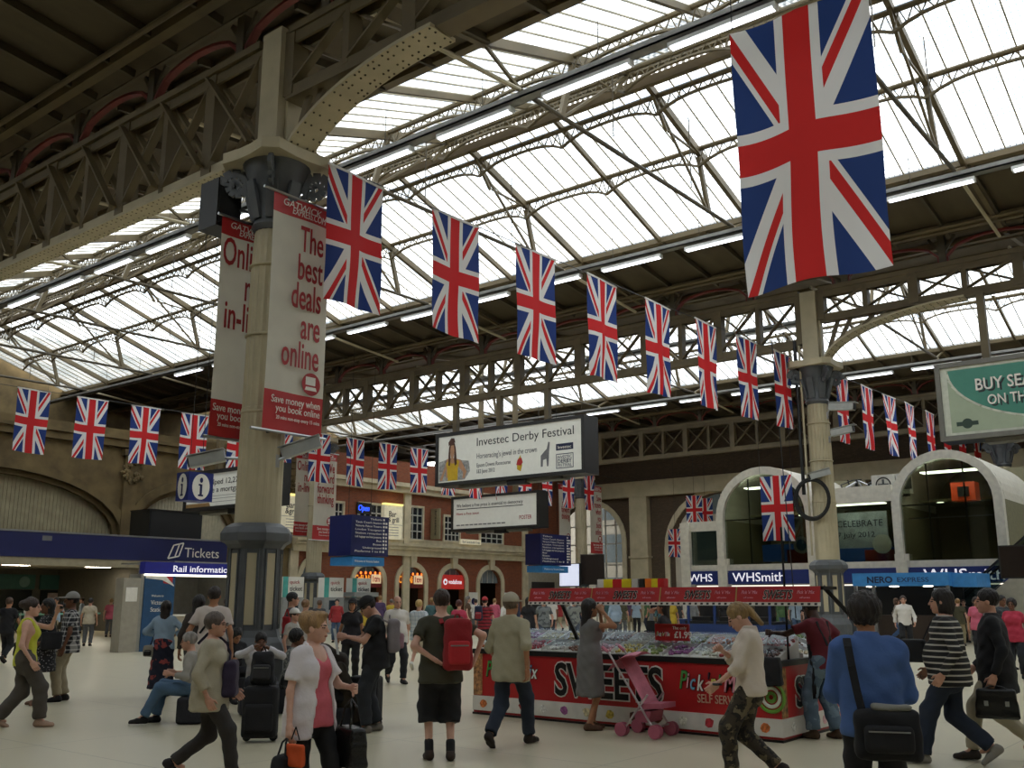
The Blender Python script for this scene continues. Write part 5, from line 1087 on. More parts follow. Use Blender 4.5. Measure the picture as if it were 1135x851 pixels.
# ---- pink pushchair
p = gnd(705, 817); PK = M('pushchair_pink', 'c9788a', .7, 0, .12, 9, .2); PKD = M('pushchair_rose', 'a8586c', .7); bg = thing('pushchair', 'pink folding pushchair parked in front of the stall', 'pushchair', (p.x, p.y, 0), math.radians(2))
ALU = M('pushchair_frame', 'c0b4b6', .35, .6)
for y in (0, .42):
    MB().tube((-.38, y, 1.02), (.26, y, .1), .014).build('frame_tube', ALU, bg); MB().tube((-.16, y, .1), (.18, y, .52), .014).build('frame_tube', ALU, bg); MB().tube((-.38, y, 1.02), (-.47, y, 1.08), .022).build('handle', PK, bg)
    for x in (.28, -.2):
        for dy in (-.035, .035): MB().tube((x, y+dy-.012, .085), (x, y+dy+.012, .085), .085, n=16).build('wheel', PKD, bg)
MB().tube((.26, 0, .14), (.26, .42, .14), .012).build('cross_bar', ALU, bg)
m = MB(); n_ = 8
for j in range(n_+1):
    t = j/n_; x = -.24+.36*t; z = .98-.58*t
    for i in range(6): s_ = i/5; m.v.append((x-.06*math.sin(math.pi*s_), .02+.38*s_, z-.06*math.sin(math.pi*s_)))
m.f = [(j*6+i, j*6+i+1, (j+1)*6+i+1, (j+1)*6+i) for j in range(n_) for i in range(5)]; m.m = [0]*len(m.f); m.build('seat_back', PK, bg, smooth=True)
MB().prism([(.05, .4), (.36, .42), (.36, .36), (.0, .33)], lambda u, v, d: (u, d, v), .02, .4).build('seat', PKD, bg)
MB().prism([(-.05, .3), (.2, .32), (.16, .18), (-.02, .18)], lambda u, v, d: (u, d, v), .04, .38).build('basket', PKD, bg)
m = MB()
for j in range(7):
    t = j/6; a = math.radians(160-75*t); m.v += [(-.12+.3*math.cos(a)+.12*t, .0+.42*i/5, .72+.32*math.sin(a)-.05*abs(i-2.5)/2.5) for i in range(6)]
m.f = [(j*6+i, j*6+i+1, (j+1)*6+i+1, (j+1)*6+i) for j in range(6) for i in range(5)]; m.m = [0]*len(m.f); m.build('hood', PK, bg, smooth=True)
# ================================================================== people: signed distance fields meshed with surface nets
def v3(*a): return np.array(a, float)
def f_cone(p, a, b, ra, rb):
    a = np.asarray(a, float); b = np.asarray(b, float); ba = b-a; pa = p-a; h = np.clip(pa@ba/max(ba@ba, 1e-9), 0, 1)
    return np.linalg.norm(pa-h[:, None]*ba, axis=1) - (ra+(rb-ra)*h)
def f_ell(p, c, r):
    q = (p-np.asarray(c, float)); r = np.asarray(r, float); k0 = np.linalg.norm(q/r, axis=1); k1 = np.linalg.norm(q/(r*r), axis=1)+1e-9; return k0*(k0-1)/k1
def f_rbox(p, c, hs, r):
    q = np.abs(p-np.asarray(c, float))-(np.asarray(hs, float)-r); return np.linalg.norm(np.maximum(q, 0), axis=1)+np.minimum(q.max(axis=1), 0)-r
def smin(a, b, k):
    h = np.clip(.5+.5*(b-a)/k, 0, 1); return b+(a-b)*h-k*h*(1-h)
def smax(a, b, k): return -smin(-a, -b, k)
def nets(f, lo, hi, h):
    lo = np.asarray(lo, float); n = (np.ceil((np.asarray(hi, float)-lo)/h/4).astype(int)+1)*4; nb = n//4
    ax = [lo[i]+h*(4*np.arange(nb[i])+1.5) for i in range(3)]; C = np.stack(np.meshgrid(*ax, indexing='ij'), -1).reshape(-1, 3); vc = f(C)
    act = np.abs(vc) < h*4*1.35+.02; V = np.repeat(np.repeat(np.repeat(vc.reshape(nb), 4, 0), 4, 1), 4, 2)
    off = np.stack(np.meshgrid(*[h*(np.arange(4)-1.5)]*3, indexing='ij'), -1).reshape(-1, 3); pa = (C[act][:, None, :]+off[None]).reshape(-1, 3); va = f(pa).reshape(-1, 4, 4, 4)
    ib = np.argwhere(act.reshape(nb)); V5 = V.reshape(nb[0], 4, nb[1], 4, nb[2], 4); V5[ib[:, 0], :, ib[:, 1], :, ib[:, 2], :] = va; S = V < 0
    cs = [(i, j, k) for i in (0,1) for j in (0,1) for k in (0,1)]; N = n-1
    sl_ = lambda A, c: A[c[0]:c[0]+N[0], c[1]:c[1]+N[1], c[2]:c[2]+N[2]]
    cnt = sum(sl_(S, c).astype(np.int8) for c in cs); mask = (cnt > 0) & (cnt < 8); m = int(mask.sum())
    if m == 0: return np.zeros((0, 3)), np.zeros((0, 4), int)
    idx = -np.ones(N, int); idx[mask] = np.arange(m); base = np.argwhere(mask); acc = np.zeros((m, 3)); num = np.zeros(m)
    vals = {c: sl_(V, c)[mask] for c in cs}
    for a in cs:
        for d in range(3):
            if a[d]: continue
            b = list(a); b[d] = 1; b = tuple(b); va, vb = vals[a], vals[b]; x = (va < 0) != (vb < 0); t = np.where(x, va/np.where(x, va-vb, 1), 0)
            pos = np.array(a, float)[None, :].repeat(m, 0); pos[:, d] += t; acc[x] += pos[x]; num[x] += 1
    verts = lo+h*(base+acc/num[:, None]); F = []
    for d in range(3):
        u, w = (d+1) % 3, (d+2) % 3; A = [slice(None)]*3; B = [slice(None)]*3; A[d] = slice(0, -1); B[d] = slice(1, None)
        ch = S[tuple(A)] != S[tuple(B)]; e = np.argwhere(ch); e = e[(e[:, u] > 0) & (e[:, w] > 0) & (e[:, u] < N[u]) & (e[:, w] < N[w])]
        if not len(e): continue
        sgn = S[tuple(A)][tuple(e.T)]
        def cell(du, dw): c = e.copy(); c[:, u] -= du; c[:, w] -= dw; return idx[tuple(c.T)]
        q = np.stack([cell(1,1), cell(0,1), cell(0,0), cell(1,0)], 1); q[~sgn] = q[~sgn][:, ::-1]; F.append(q)
    return verts, np.concatenate(F)
def np_mesh(name, parts, mats):
    """parts: list of (verts, quads, material index array or int)"""
    vs = []; fs = []; mi = []; o = 0
    for v, f, m in parts:
        if not len(f): continue
        vs.append(v); fs.append(f+o); o += len(v); mi.append(np.full(len(f), m) if np.isscalar(m) else m)
    me = bpy.data.meshes.new(name); V = np.concatenate(vs).astype(np.float32); Fq = np.concatenate(fs).astype(np.int32)
    me.vertices.add(len(V)); me.vertices.foreach_set('co', V.ravel()); me.loops.add(Fq.size); me.loops.foreach_set('vertex_index', Fq.ravel())
    me.polygons.add(len(Fq)); me.polygons.foreach_set('loop_start', np.arange(0, Fq.size, 4, dtype=np.int32)); me.update(calc_edges=True)
    for m in mats: me.materials.append(m)
    me.polygons.foreach_set('material_index', np.concatenate(mi).astype(np.int32)); me.polygons.foreach_set('use_smooth', [True]*len(Fq)); me.update(); return me
def rot(ax, a):
    c, s = math.cos(a), math.sin(a); return {'x': np.array([[1,0,0],[0,c,-s],[0,s,c]]), 'y': np.array([[c,0,s],[0,1,0],[-s,0,c]]), 'z': np.array([[c,-s,0],[s,c,0],[0,0,1]])}[ax]
def ik(r, t, l1, l2, pole):
    r = np.asarray(r, float); t = np.asarray(t, float); d = t-r; L = np.linalg.norm(d); L2 = min(L, (l1+l2)*.995); d = d/max(L, 1e-6); t = r+d*L2
    a = (l1*l1-l2*l2+L2*L2)/(2*L2); hh = math.sqrt(max(l1*l1-a*a, 0)); p = np.asarray(pole, float); p = p-d*(p@d); p = p/max(np.linalg.norm(p), 1e-6); return r+d*a+p*hh, t
SK = {'light': M('skin_light', 'c0907a', .5, 0, .06, 20), 'pale': M('skin_pale', 'cc9f8b', .5, 0, .06, 20), 'tan': M('skin_tan', 'a87656', .5, 0, .06, 20), 'brown': M('skin_brown', '6e4630', .5, 0, .06, 20), 'dark': M('skin_dark', '452b1e', .5, 0, .06, 20)}
EYE = M('eye_dark', '231a16', .3); LIP = M('lip', '96554d', .5); BRW = M('brow', '4a3626', .8)
def cloth(c, fine=True):
    if not isinstance(c, str): return c
    return M('cloth_'+c, c, .85, 0, .04, 2.2, .7)
def hairm(c): return M('hair_'+c, c, .55, 0, .35, 24, .6, stretch=(1,1,.25))
NB = 0
def person(label, px, py, Ht, face, pose=None, top=None, top2=None, bottom=None, shoes='1e1b1a', hair=('short', '2c2019'), skin='light', fem=False, build=1.0, hat=None, group=None, res=1.0, glasses=False, pos=None, socks=None, apron=None):
    global NB
    P_ = dict(pz=.925, lean=0, roll=0, twist=0, hp=0, hy=0, hr=0, lf=(-.1,0,.085), rf=(.1,0,.085), lh=(-.27,.04,.83), rh=(.27,.04,.83), lfp=0, rfp=0, toe=.12, lpole=None, rpole=None, kpole=(0,1,0), curl=.5, lto=0, rto=0)
    P_.update(pose or {}); s = Ht/1.69
    g = pos if pos is not None else gnd(px, py)
    rz = YAW - math.radians(face) + math.atan2(-(px-567.5), 1105)*.6
    R = rot('z', math.radians(P_['twist']))@rot('x', -math.radians(P_['lean']))@rot('y', math.radians(P_['roll']))
    pel = v3(0, P_.get('py', 0), P_['pz']); W_ = lambda q: pel + R@np.asarray(q, float)
    sw = (.165 if fem else .188)*build**.5; N = W_((0, -.005, .50)); HR = R@rot('z', math.radians(P_['hy']))@rot('x', -math.radians(P_['hp']))@rot('y', math.radians(P_['hr'])); HC = N+HR@v3(0, .022, .137)
    sh = {q: W_((q*(sw-.012), -.01, .42)) for q in (-1, 1)}; hipj = {q: W_((q*.09, 0, -.015)) for q in (-1, 1)}
    hand = {-1: P_['lh'], 1: P_['rh']}; foot = {-1: P_['lf'], 1: P_['rf']}; el, wr, kn, an = {}, {}, {}, {}
    for q in (-1, 1):
        pole = (P_['lpole'] if q < 0 else P_['rpole']) or (q*.6, -1, -.3); el[q], wr[q] = ik(sh[q], hand[q], .285, .255, pole)
        kn[q], an[q] = ik(hipj[q], foot[q], .435, .42, np.asarray(P_['kpole'])+v3(q*.12, 0, 0))
    bt = build; hf = 1.0 if not fem else 1.04; wf = .92 if fem else 1.0
    def torso(p, e=0.0, zmin=None):
        q = (p-pel)@R; q = q/np.array([1, .70*bt**.5 if True else 1, 1]); 
        d = f_cone(q, (0,0,-.04), (0,.0,.16), .158*bt*hf, .132*bt*wf); d = smin(d, f_cone(q, (0,0,.16), (0,0,.34), .132*bt*wf, .158*bt**.7), .06)
        d = smin(d, f_cone(q, (-sw+.055,-.01,.405), (sw-.055,-.01,.405), .066, .066), .08)
        for z in (-1, 1): d = smin(d, f_cone(q, (0,-.02,.455), (z*(sw-.03),-.012,.42), .062, .042), .03)
        if fem:
            for z in (-1, 1): d = smin(d, f_ell(q, (z*.075, .12, .30), (.068, .075, .068)), .05)
        elif bt > 1.08: d = smin(d, f_ell(q, (0, .1*bt, .1), (.12*bt, .13*bt, .14)), .06)
        return d*.82 - e
    LR = ((.074*bt**.5)*(1.05 if fem else 1), .054, .052, .036)
    def leg(p, q, e0=0.0, e1=0.0): return smin(f_cone(p, hipj[q], kn[q], LR[0]+e0, LR[1]+(e0+e1)/2), f_cone(p, kn[q], an[q], LR[2]+(e0+e1)/2, LR[3]+e1), .04)
    AR = (.047*bt**.5*(.88 if fem else 1), .037*(.9 if fem else 1), .036*(.9 if fem else 1), .025)
    def arm(p, q, e=0.0, frac=2.0, e1=None):
        e1 = e if e1 is None else e1
        d = smin(f_cone(p, sh[q], el[q], AR[0]+e, AR[1]+(e+e1)/2), f_cone(p, el[q], wr[q], AR[2]+(e+e1)/2, AR[3]+e1), .03)
        if frac <= 1: c = sh[q]+(el[q]-sh[q])*frac; dr = el[q]-sh[q]; d0 = f_cone(p, sh[q], el[q], AR[0]+e, AR[1]+e1); d = np.maximum(d0, (p-c)@(dr/np.linalg.norm(dr)))
        elif frac < 2: c = el[q]+(wr[q]-el[q])*(frac-1); dr = wr[q]-el[q]; d = np.where(f_cone(p, sh[q], el[q], AR[0]+e+.01, AR[1]+e+.01) < 0, d, np.maximum(d, (p-c)@(dr/np.linalg.norm(dr))))
        return d
    pts = np.array([pel, N, HC+[0,0,.15], HC-[.1,.1,0], HC+[.1,.12,0]]+[x for D in (sh, el, wr, kn, an, hipj) for x in D.values()]); lo, hi = pts.min(0)-.17, pts.max(0)+.17
    parts = []; hb = .024/res
    def body(p):
        d = smin(torso(p), f_cone(p, N-HR@v3(0,0,.06), HC+HR@v3(0,-.02,-.07), .056 if not fem else .047, .05 if not fem else .043), .03)
        for q in (-1, 1): d = smin(d, arm(p, q), .03); d = smin(d, leg(p, q), .035); d = smin(d, f_cone(p, an[q], an[q]+v3(q*.02, .1, -.045), .034, .026), .02)
        return d
    v, f = nets(body, lo, hi, hb); parts.append((v, f, 0))
    def head(p):
        q = (p-HC)@HR
        d = f_ell(q, (0,-.012,.032), (.077,.097,.092)); d = smin(d, f_ell(q, (0,.026,-.042), (.06,.07,.078)), .035); d = smin(d, f_ell(q, (0,.066,-.098), (.026,.022,.018)), .03)
        d = smin(d, f_ell(q, (0,.088,.018), (.046,.012,.009)), .012)
        for z in (-1, 1): d = smax(d, -f_ell(q, (z*.031,.108,.001), (.019,.016,.011)), .01); d = smin(d, f_ell(q, (z*.031,.086,.0), (.014,.012,.011)), .004); d = smin(d, f_ell(q, (z*.079,-.006,-.012), (.011,.02,.031)), .008)
        d = smin(d, f_cone(q, (0,.096,.004), (0,.113,-.03), .008, .0125), .012); d = smin(d, f_ell(q, (0,.096,-.068), (.023,.010,.008)), .006); d = smin(d, f_ell(q, (0,.1,-.052), (.01,.006,.006)), .008)
        return smin(d, f_cone(q, (0,-.02,-.05), (0,-.028,-.16), .05 if not fem else .043, .055 if not fem else .046), .025)
    hh = .0085/res**.5; v, f = nets(head, HC-.17, HC+.16, hh); cen = v[f].mean(1); lq = (cen-HC)@HR; mi = np.zeros(len(f), int)
    for z in (-1, 1):
        mi[(((lq[:, 0]-z*.031)/.013)**2+((lq[:, 2]-.0)/.0075)**2 < 1) & (lq[:, 1] > .06)] = 1; mi[(np.abs(lq[:, 0]-z*.031) < .02) & (np.abs(lq[:, 2]-.021) < .0045) & (lq[:, 1] > .06)] = 3
    mi[((lq[:, 0]/.024)**2+((lq[:, 2]+.068)/.008)**2 < 1) & (lq[:, 1] > .07)] = 2; parts.append((v, f, mi))
    for q in (-1, 1):   # hands with a palm, four unequal bent fingers and a thumb
        dr = wr[q]-el[q]; dr = dr/np.linalg.norm(dr); med = v3(-q, .15, 0); med = med-dr*(med@dr); med = med/np.linalg.norm(med); fwd = np.cross(dr, med)*(-q if True else 1); fwd = fwd/np.linalg.norm(fwd)
        if fwd[1] < 0 and abs(dr[2]) > .5: fwd = -fwd
        c = P_['curl']; w0 = wr[q]; segs = []
        for i, (off, l) in enumerate(((.031, .070), (.011, .080), (-.010, .074), (-.029, .058))):
            k0 = w0+dr*.088+fwd*off; a1 = c*.9; d1 = dr*math.cos(a1)+med*math.sin(a1); k1 = k0+d1*l*.5; a2 = c*2.2; d2 = dr*math.cos(a2)+med*math.sin(a2); k2 = k1+d2*l*.5; segs += [(k0-dr*.02, k0, .010, .0098), (k0, k1, .0098, .0088), (k1, k2, .0088, .0075)]
        t0 = w0+dr*.028+fwd*.026; t1 = t0+(dr*.62+fwd*.65+med*.3)*.042; t2 = t1+(dr*.9+fwd*.15+med*.4)*.036; segs += [(t0, t1, .0125, .0105), (t1, t2, .0105, .0085)]
        def hf_(p):
            u = p-w0; loc = np.stack([u@fwd, u@med, u@dr], 1); d = f_rbox(loc, (0, 0, .048), (.038, .014, .044), .013); d = smin(d, f_cone(p, w0-dr*.03, w0+dr*.02, .024, .022), .02)
            for a, b, ra, rb in segs: d = smin(d, f_cone(p, a, b, ra, rb), .004)
            return d
        ctr = w0+dr*.08; v, f = nets(hf_, ctr-.13, ctr+.13, .0075/res**.5); parts.append((v, f, 0))
    me = np_mesh('person', parts, [SK[skin], EYE, LIP, BRW]); sc = (s, s, s)
    o = obj('person', me, None, (g.x, g.y, 0), rz); o.scale = sc; tag(o, label, 'person', group); NB += 1
    def part(nm, fld, lo_, hi_, h, mat):
        v, f = nets(fld, lo_, hi_, h/res)
        if len(f): c = obj(nm, np_mesh(nm, [(v, f, 0)], [mat]), o); return c
    ph = NB*1.7
    wrk = lambda p, a: a*(np.sin(p[:, 2]*42+p[:, 0]*17+ph)*np.sin(p[:, 0]*23+p[:, 1]*19+ph*2))
    def mktop(T, nm):
        e = T.get('e', .02); hem = T.get('hem', .1); sl2 = T.get('sleeve', .6); op = T.get('open', 0); low = T.get('neck', .485)
        def fld(p):
            q = (p-pel)@R; d = torso(p) - e*(1-.62*np.clip((q[:, 2]-.24)/.18, 0, 1))
            if hem > .12:
                dd = f_cone(q/np.array([1, .8, 1]), (0,0,.02), (0,0,-hem), .172*bt*hf+e, .172*bt*hf+e+T.get('flare', .02)); d = smin(d, dd*.85, .05)
            d = smax(d, -(q[:, 2]+hem), .008); d = smax(d, q[:, 2]-(low+.02*np.abs(q[:, 0])/.1), .012)
            if T.get('scoop'): d = smax(d, -f_ell(q, (0, .12, .50), (.085, .14, .13)), .01)
            if T.get('tank'): d = np.maximum(d, np.abs(q[:, 0])-(sw-.035))
            for z in (-1, 1):
                if sl2 > 0: d = smin(d, arm(p, z, e*.3+.004, sl2, T.get('cuff', .012)+.004), .024)
            if op: d = np.maximum(d, -np.maximum(np.abs(q[:, 0]-.0)-op*(1+.6*np.clip(.2-q[:, 2], 0, .5)/.3), -q[:, 1]))
            if T.get('collar'): d = smin(d, smax(f_cone(q, (0,-.014,.46), (0,-.006,.53), .08, .072), q[:, 2]-.528, .008), .01)
            if op: d = np.maximum(d, -np.maximum(np.abs(q[:, 0])-op*.7, -q[:, 1]))
            return d + wrk(p, T.get('wr', .006))
        return part(nm, fld, lo-.05, hi+.05, .017, cloth(T['c']))
    if top2: mktop(top2, top2.get('n', 'vest'))
    if top: mktop(top, top.get('n', 'shirt'))
    if bottom:
        B = bottom; e = B.get('e', .022); ln = B.get('len', 1.95)
        if B.get('skirt'):
            zk = B['skirt']
            def fld(p):
                q = (p-pel)@R; d = smin(torso(p, .018), f_cone(q/np.array([1,.78,1]), (0,0,.0), (0,0,-zk), .172*hf*bt, .172*hf*bt+B.get('flare', .06))*.85, .05); d = smax(d, q[:, 2]-.12, .01); return smax(d, -(q[:, 2]+zk), .01)+wrk(p, .006)+.006*np.sin(np.arctan2(q[:, 1], q[:, 0])*11)*np.clip(-q[:, 2]*2, 0, 1)
            part('skirt', fld, lo-.1, hi+.1, .018, cloth(B['c']))
        else:
            def fld(p):
                q = (p-pel)@R; d = smax(torso(p, .014), q[:, 2]-B.get('waist', .1), .01)
                for z in (-1, 1):
                    dl = leg(p, z, e, B.get('cuff', .028))
                    if ln <= 1: c = hipj[z]+(kn[z]-hipj[z])*ln; dr = kn[z]-hipj[z]
                    else: c = kn[z]+(an[z]-kn[z])*(ln-1); dr = an[z]-kn[z]
                    dr = dr/np.linalg.norm(dr)
                    near_ = ((p-c)@dr); dl = np.where(np.linalg.norm(p-c, axis=1) < (.5 if ln > 1 else 3), np.maximum(dl, near_), dl)
                    d = smin(d, dl, .03)
                return d+wrk(p, .006)
            part(B.get('n', 'trousers'), fld, lo-.03, hi+.03, .018, cloth(B['c']))
    for q in (-1, 1):   # shoes
        pit = math.radians(P_['lfp'] if q < 0 else P_['rfp']); to = math.radians(P_['lto'] if q < 0 else P_['rto'])+q*P_['toe']; FR = rot('z', -to)@rot('x', -pit); A = an[q]
        def fld(p):
            u = (p-A)@FR; d = f_cone(u, (0,-.035,-.045), (0,.07,-.05), .042, .04); d = smin(d, f_cone(u, (0,.06,-.055), (0,.155,-.062), .043, .033), .03); d = smin(d, f_cone(u, (0,-.01,-.02), (0,-.005,.02), .045, .044), .03); return smax(smax(d, -(u[:, 2]+.083), .006), u[:, 2]-.015, .006)
        so = part('shoe', fld, A-.24, A+.24, .011, cloth(shoes))
        if socks: part('sock', lambda p: np.maximum(f_cone(p, an[q]-v3(0,0,.02), an[q]+(kn[q]-an[q])*.22, .046, .047), -1), A-.15, A+.2, .012, cloth(socks))
    # hair and headwear
    st, hc = hair; HMt = hairm(hc)
    def hq(p): return (p-HC)@HR
    def hairf(p):
        q = hq(p); d = f_ell(q, (0,-.016,.036), (.088,.106,.1)); fo = f_ell(q, (0,.112,-.05), (.075,.07,.118)); d = smax(d, -fo, .012); d = smax(d, -(q[:, 2]+(.075 if st not in ('long','bob') else .1)), .015)
        for z in (-1, 1): d = smax(d, -f_ell(q, (z*.085, .03, -.045), (.03, .045, .05)), .01) if st not in ('long', 'bob') else d
        if st == 'bald': d = smax(f_ell(q, (0,-.014,.03), (.083,.101,.095)), q[:, 2]-.03, .01); d = smax(d, -fo, .01); d = smax(d, q[:, 1]-.04, .01); d = smax(d, -(q[:, 2]+.07), .01)
        if st == 'long': d = smin(d, f_cone(q/np.array([1,.7,1]), (0,-.07,-.02), (0,-.11,-.33), .092, .075)*.8, .05); 
        if st == 'bob': d = smin(d, smax(f_ell(q, (0,-.03,-.05), (.094,.092,.1)), q[:, 1]-.035, .02), .03)
        if st == 'bun': d = smin(d, f_ell(q, (0,-.115,.04), (.05,.05,.055)), .02)
        if st == 'pony': d = smin(d, f_cone(q, (0,-.11,.03), (0,-.15,-.16), .038, .022), .02)
        if st == 'curly': d = smin(d, f_ell(q, (0,-.03,.03), (.105,.112,.115)), .02); d = smax(d, -fo, .01)
        if st == 'updo': d = smin(d, f_ell(q, (0,-.08,.065), (.075,.07,.075)), .03); d = smin(d, f_ell(q, (0,.05,.105), (.06,.05,.03)), .03)
        return d + .004*np.sin(q[:, 0]*140+q[:, 2]*35)*np.sin(q[:, 1]*110)*(2.2 if st == 'curly' else 1)
    part('hair', hairf, HC-.2-np.array([0,.03,.22 if st == 'long' else 0]), HC+.19, .0095, HMt)
    if hat == 'cap' or (isinstance(hat, tuple) and hat[0] == 'cap'):
        def fld(p): q = hq(p); d = smax(f_ell(q, (0,-.014,.04), (.096,.114,.108)), -(q[:, 2]-.035), .006); return smin(d, f_ell(q, (0,.135,.045), (.075,.075,.011)), .012)
        part('cap', fld, HC-.2, HC+.26, .0095, cloth(hat[1]))
    if isinstance(hat, tuple) and hat[0] == 'hood':
        def fld(p): q = hq(p); d = smin(f_ell(q, (0,-.02,.03), (.115,.125,.135)), f_cone(q, (0,-.05,-.1), (0,-.06,-.2), .12, .16), .06); return smax(d, -f_ell(q, (0,.13,-.03), (.08,.1,.12)), .01)
        part('hood', fld, HC-.4, HC+.25, .013, cloth(hat[1]))
    if glasses:
        m = MB()
        for z in (-1, 1): m.torus((z*.033, .115, .0), .024, .003, 'y', n=16, m=5, sz=.8); m.tube((z*.057, .112, .004), (z*.082, .0, .004), .0025, n=5)
        m.tube((-.01, .118, .004), (.01, .118, .004), .0025, n=5); m.v = [tuple(HC+HR@np.array(p)) for p in m.v]; m.build('glasses', BLACK, o)
    if apron:
        def fld(p): q = (p-pel)@R; d = smax(torso(p, .035), -torso(p, .022), .004); d = smin(d, np.maximum(np.abs(f_cone(q/np.array([1,.75,1]), (0,0,0), (0,0,-.45), .19, .23))-.006, -(q[:, 2]+.45)), .01); d = np.maximum(d, np.minimum(-(q[:, 1]-.0), .3)); d = np.maximum(d, q[:, 2]-.2); return d
        part('apron', fld, lo-.05, hi+.05, .015, cloth(apron))
    o['_j'] = 0; del o['_j']
    return dict(o=o, s=s, rz=rz, g=g, wr=wr, sh=sh, pel=pel, N=N, R=R, HC=HC, el=el)
def pworld(J, q):
    q = np.asarray(q, float)*J['s']; c, s_ = math.cos(J['rz']), math.sin(J['rz']); return Vector((J['g'].x+c*q[0]-s_*q[1], J['g'].y+s_*q[0]+c*q[1], q[2]))
# ---- bags, all rounded solids
def soft_bag(name, label, cat, loc, rz, hs, mat, r=.05, taper=0.0, pocket=None, lid=False, group=None):
    t = thing(name, label, cat, tuple(loc), rz, group); hs = np.asarray(hs, float)
    def fld(p): q = p.copy(); k = 1-taper*np.clip((q[:, 2]+hs[2])/(2*hs[2]), 0, 1); q[:, 0] /= k; q[:, 1] /= k; return f_rbox(q, (0,0,0), hs, r)+.004*np.sin(p[:, 2]*40+p[:, 0]*25)
    v, f = nets(fld, -hs-.05, hs+.05, .016); obj('body', np_mesh('body', [(v, f, 0)], [mat]), t)
    if pocket:
        pm, pz, ph_, side = pocket; y0 = side*(hs[1]+.005)
        v, f = nets(lambda p: f_rbox(p, (0, y0, pz), (hs[0]*.72, .045, ph_), .03), (-hs[0], y0-.08, pz-ph_-.04), (hs[0], y0+.08, pz+ph_+.04), .015); obj('pocket', np_mesh('pocket', [(v, f, 0)], [pm]), t)
        MB().box(-hs[0]*.6, hs[0]*.6, y0+side*.04, y0+side*.05, pz+ph_*.55, pz+ph_*.65).build('zip', CHROME, t)
    return t
def strap(t, pts, r, mat, name='strap', flat=True):
    m = MB()
    for a, b in zip(pts[:-1], pts[1:]): m.bar(a, b, r*2, r*.7, up=(0,1,0)) if flat else m.tube(a, b, r, n=6)
    return m.build(name, mat, t)
def backpack(J, label, mat, pm, hs=(.16, .1, .24), dz=.24, straps=True, dx=0.0):
    q = J['pel']+J['R']@np.array([dx, -.14-hs[1], dz]); w = pworld(J, q); t = soft_bag('backpack', label, 'backpack', w, J['rz'], hs, mat, .06, .12, (pm, -hs[2]*.3, hs[2]*.45, -1))
    lean = math.asin(max(-1, min(1, -J['R'][1, 2]))); 
    for z in (-1, 1): strap(t, [(z*.09-dx*.5, hs[1]-.01, hs[2]*.8), (z*.1-dx*.5, hs[1]+.06, hs[2]*.95), (z*.1-dx*.5, hs[1]+.2, hs[2]*.8), (z*.12-dx*.5, hs[1]+.27, hs[2]*.2), (z*.14-dx*.5, hs[1]+.1, -hs[2]*.6)], .022, mat)
    strap(t, [(-.03, hs[1]*.6, hs[2]), (-.02, hs[1]*.6, hs[2]+.04), (.02, hs[1]*.6, hs[2]+.04), (.03, hs[1]*.6, hs[2])], .01, mat, 'grab_loop', False); return t
def hand_bag(J, q, label, mat, hs, name='handbag', cat='bag', drop=.16, gap=0.0, rz=0.0, clasp=None):
    w = pworld(J, J['wr'][q]+np.array([0, 0, -.09])); c = w+Vector((0, 0, -drop-hs[2])); t = soft_bag(name, label, cat, c, J['rz']+rz, hs, mat, .03, .15)
    for y in (-hs[1]*.6, hs[1]*.6): strap(t, [(-hs[0]*.45, y, hs[2]*.9), (-hs[0]*.3, y*.5, hs[2]+drop*.7), (0, 0, hs[2]+drop), (hs[0]*.3, y*.5, hs[2]+drop*.7), (hs[0]*.45, y, hs[2]*.9)], .008, mat, 'handle', False)
    if clasp: MB().box(-.03, .03, -hs[1]-.008, -hs[1]+.01, -.02, .03).build('clasp', CHROME, t)
    return t
def suitcase(label, px, py, rz, w, d, h, mat):
    g = gnd(px, py); t = thing('suitcase', label, 'suitcase', (g.x, g.y, 0), rz); hs = np.array((w/2, d/2, h/2))
    v, f = nets(lambda p: f_rbox(p, (0,0,h/2+.05), hs, .05), (-w/2-.04, -d/2-.04, 0), (w/2+.04, d/2+.04, h+.1), .018); obj('case', np_mesh('case', [(v, f, 0)], [mat]), t)
    v, f = nets(lambda p: f_rbox(p, (0,-d/2,h*.4+.05), (w*.4, .04, h*.27), .03), (-w/2, -d/2-.08, .05), (w/2, -d/2+.08, h), .018); obj('pocket', np_mesh('pocket', [(v, f, 0)], [mat]), t)
    for x in (-w*.38, w*.38): MB().tube((x, d*.3-.03, .05), (x, d*.3+.03, .05), .05, n=12).build('wheel', BLACK, t); MB().tube((x*.5, d*.35, h+.03), (x*.5, d*.35, h+.32), .008).build('pull_rod', CHROME, t)
    MB().tube((-w*.22, d*.35, h+.32), (w*.22, d*.35, h+.32), .014).build('pull_handle', BLACK, t); return t
# ================================================================== the people in the hall
def walk(st=.3, lead='r', **kw):
    a, b = (.09, -.09)
    d = dict(pz=.895, kpole=(0, 1, .0))
    if lead == 'r': d.update(rf=(.08, st, .088), lf=(-.08, -st*1.05, .17), lfp=38, rh=(.27, -.12, .84), lh=(-.27, .2, .87))
    else: d.update(lf=(-.08, st, .088), rf=(.08, -st*1.05, .17), rfp=38, lh=(-.27, -.12, .84), rh=(.27, .2, .87))
    d.update(kw); return d
def sit(pz=.45, **kw):
    d = dict(pz=pz, lf=(-.13, .42, .085), rf=(.13, .45, .085), kpole=(0, .6, 1), lh=(-.18, .3, pz+.2), rh=(.18, .3, pz+.2), lean=8); d.update(kw); return d
BLK = cloth('17171a'); 
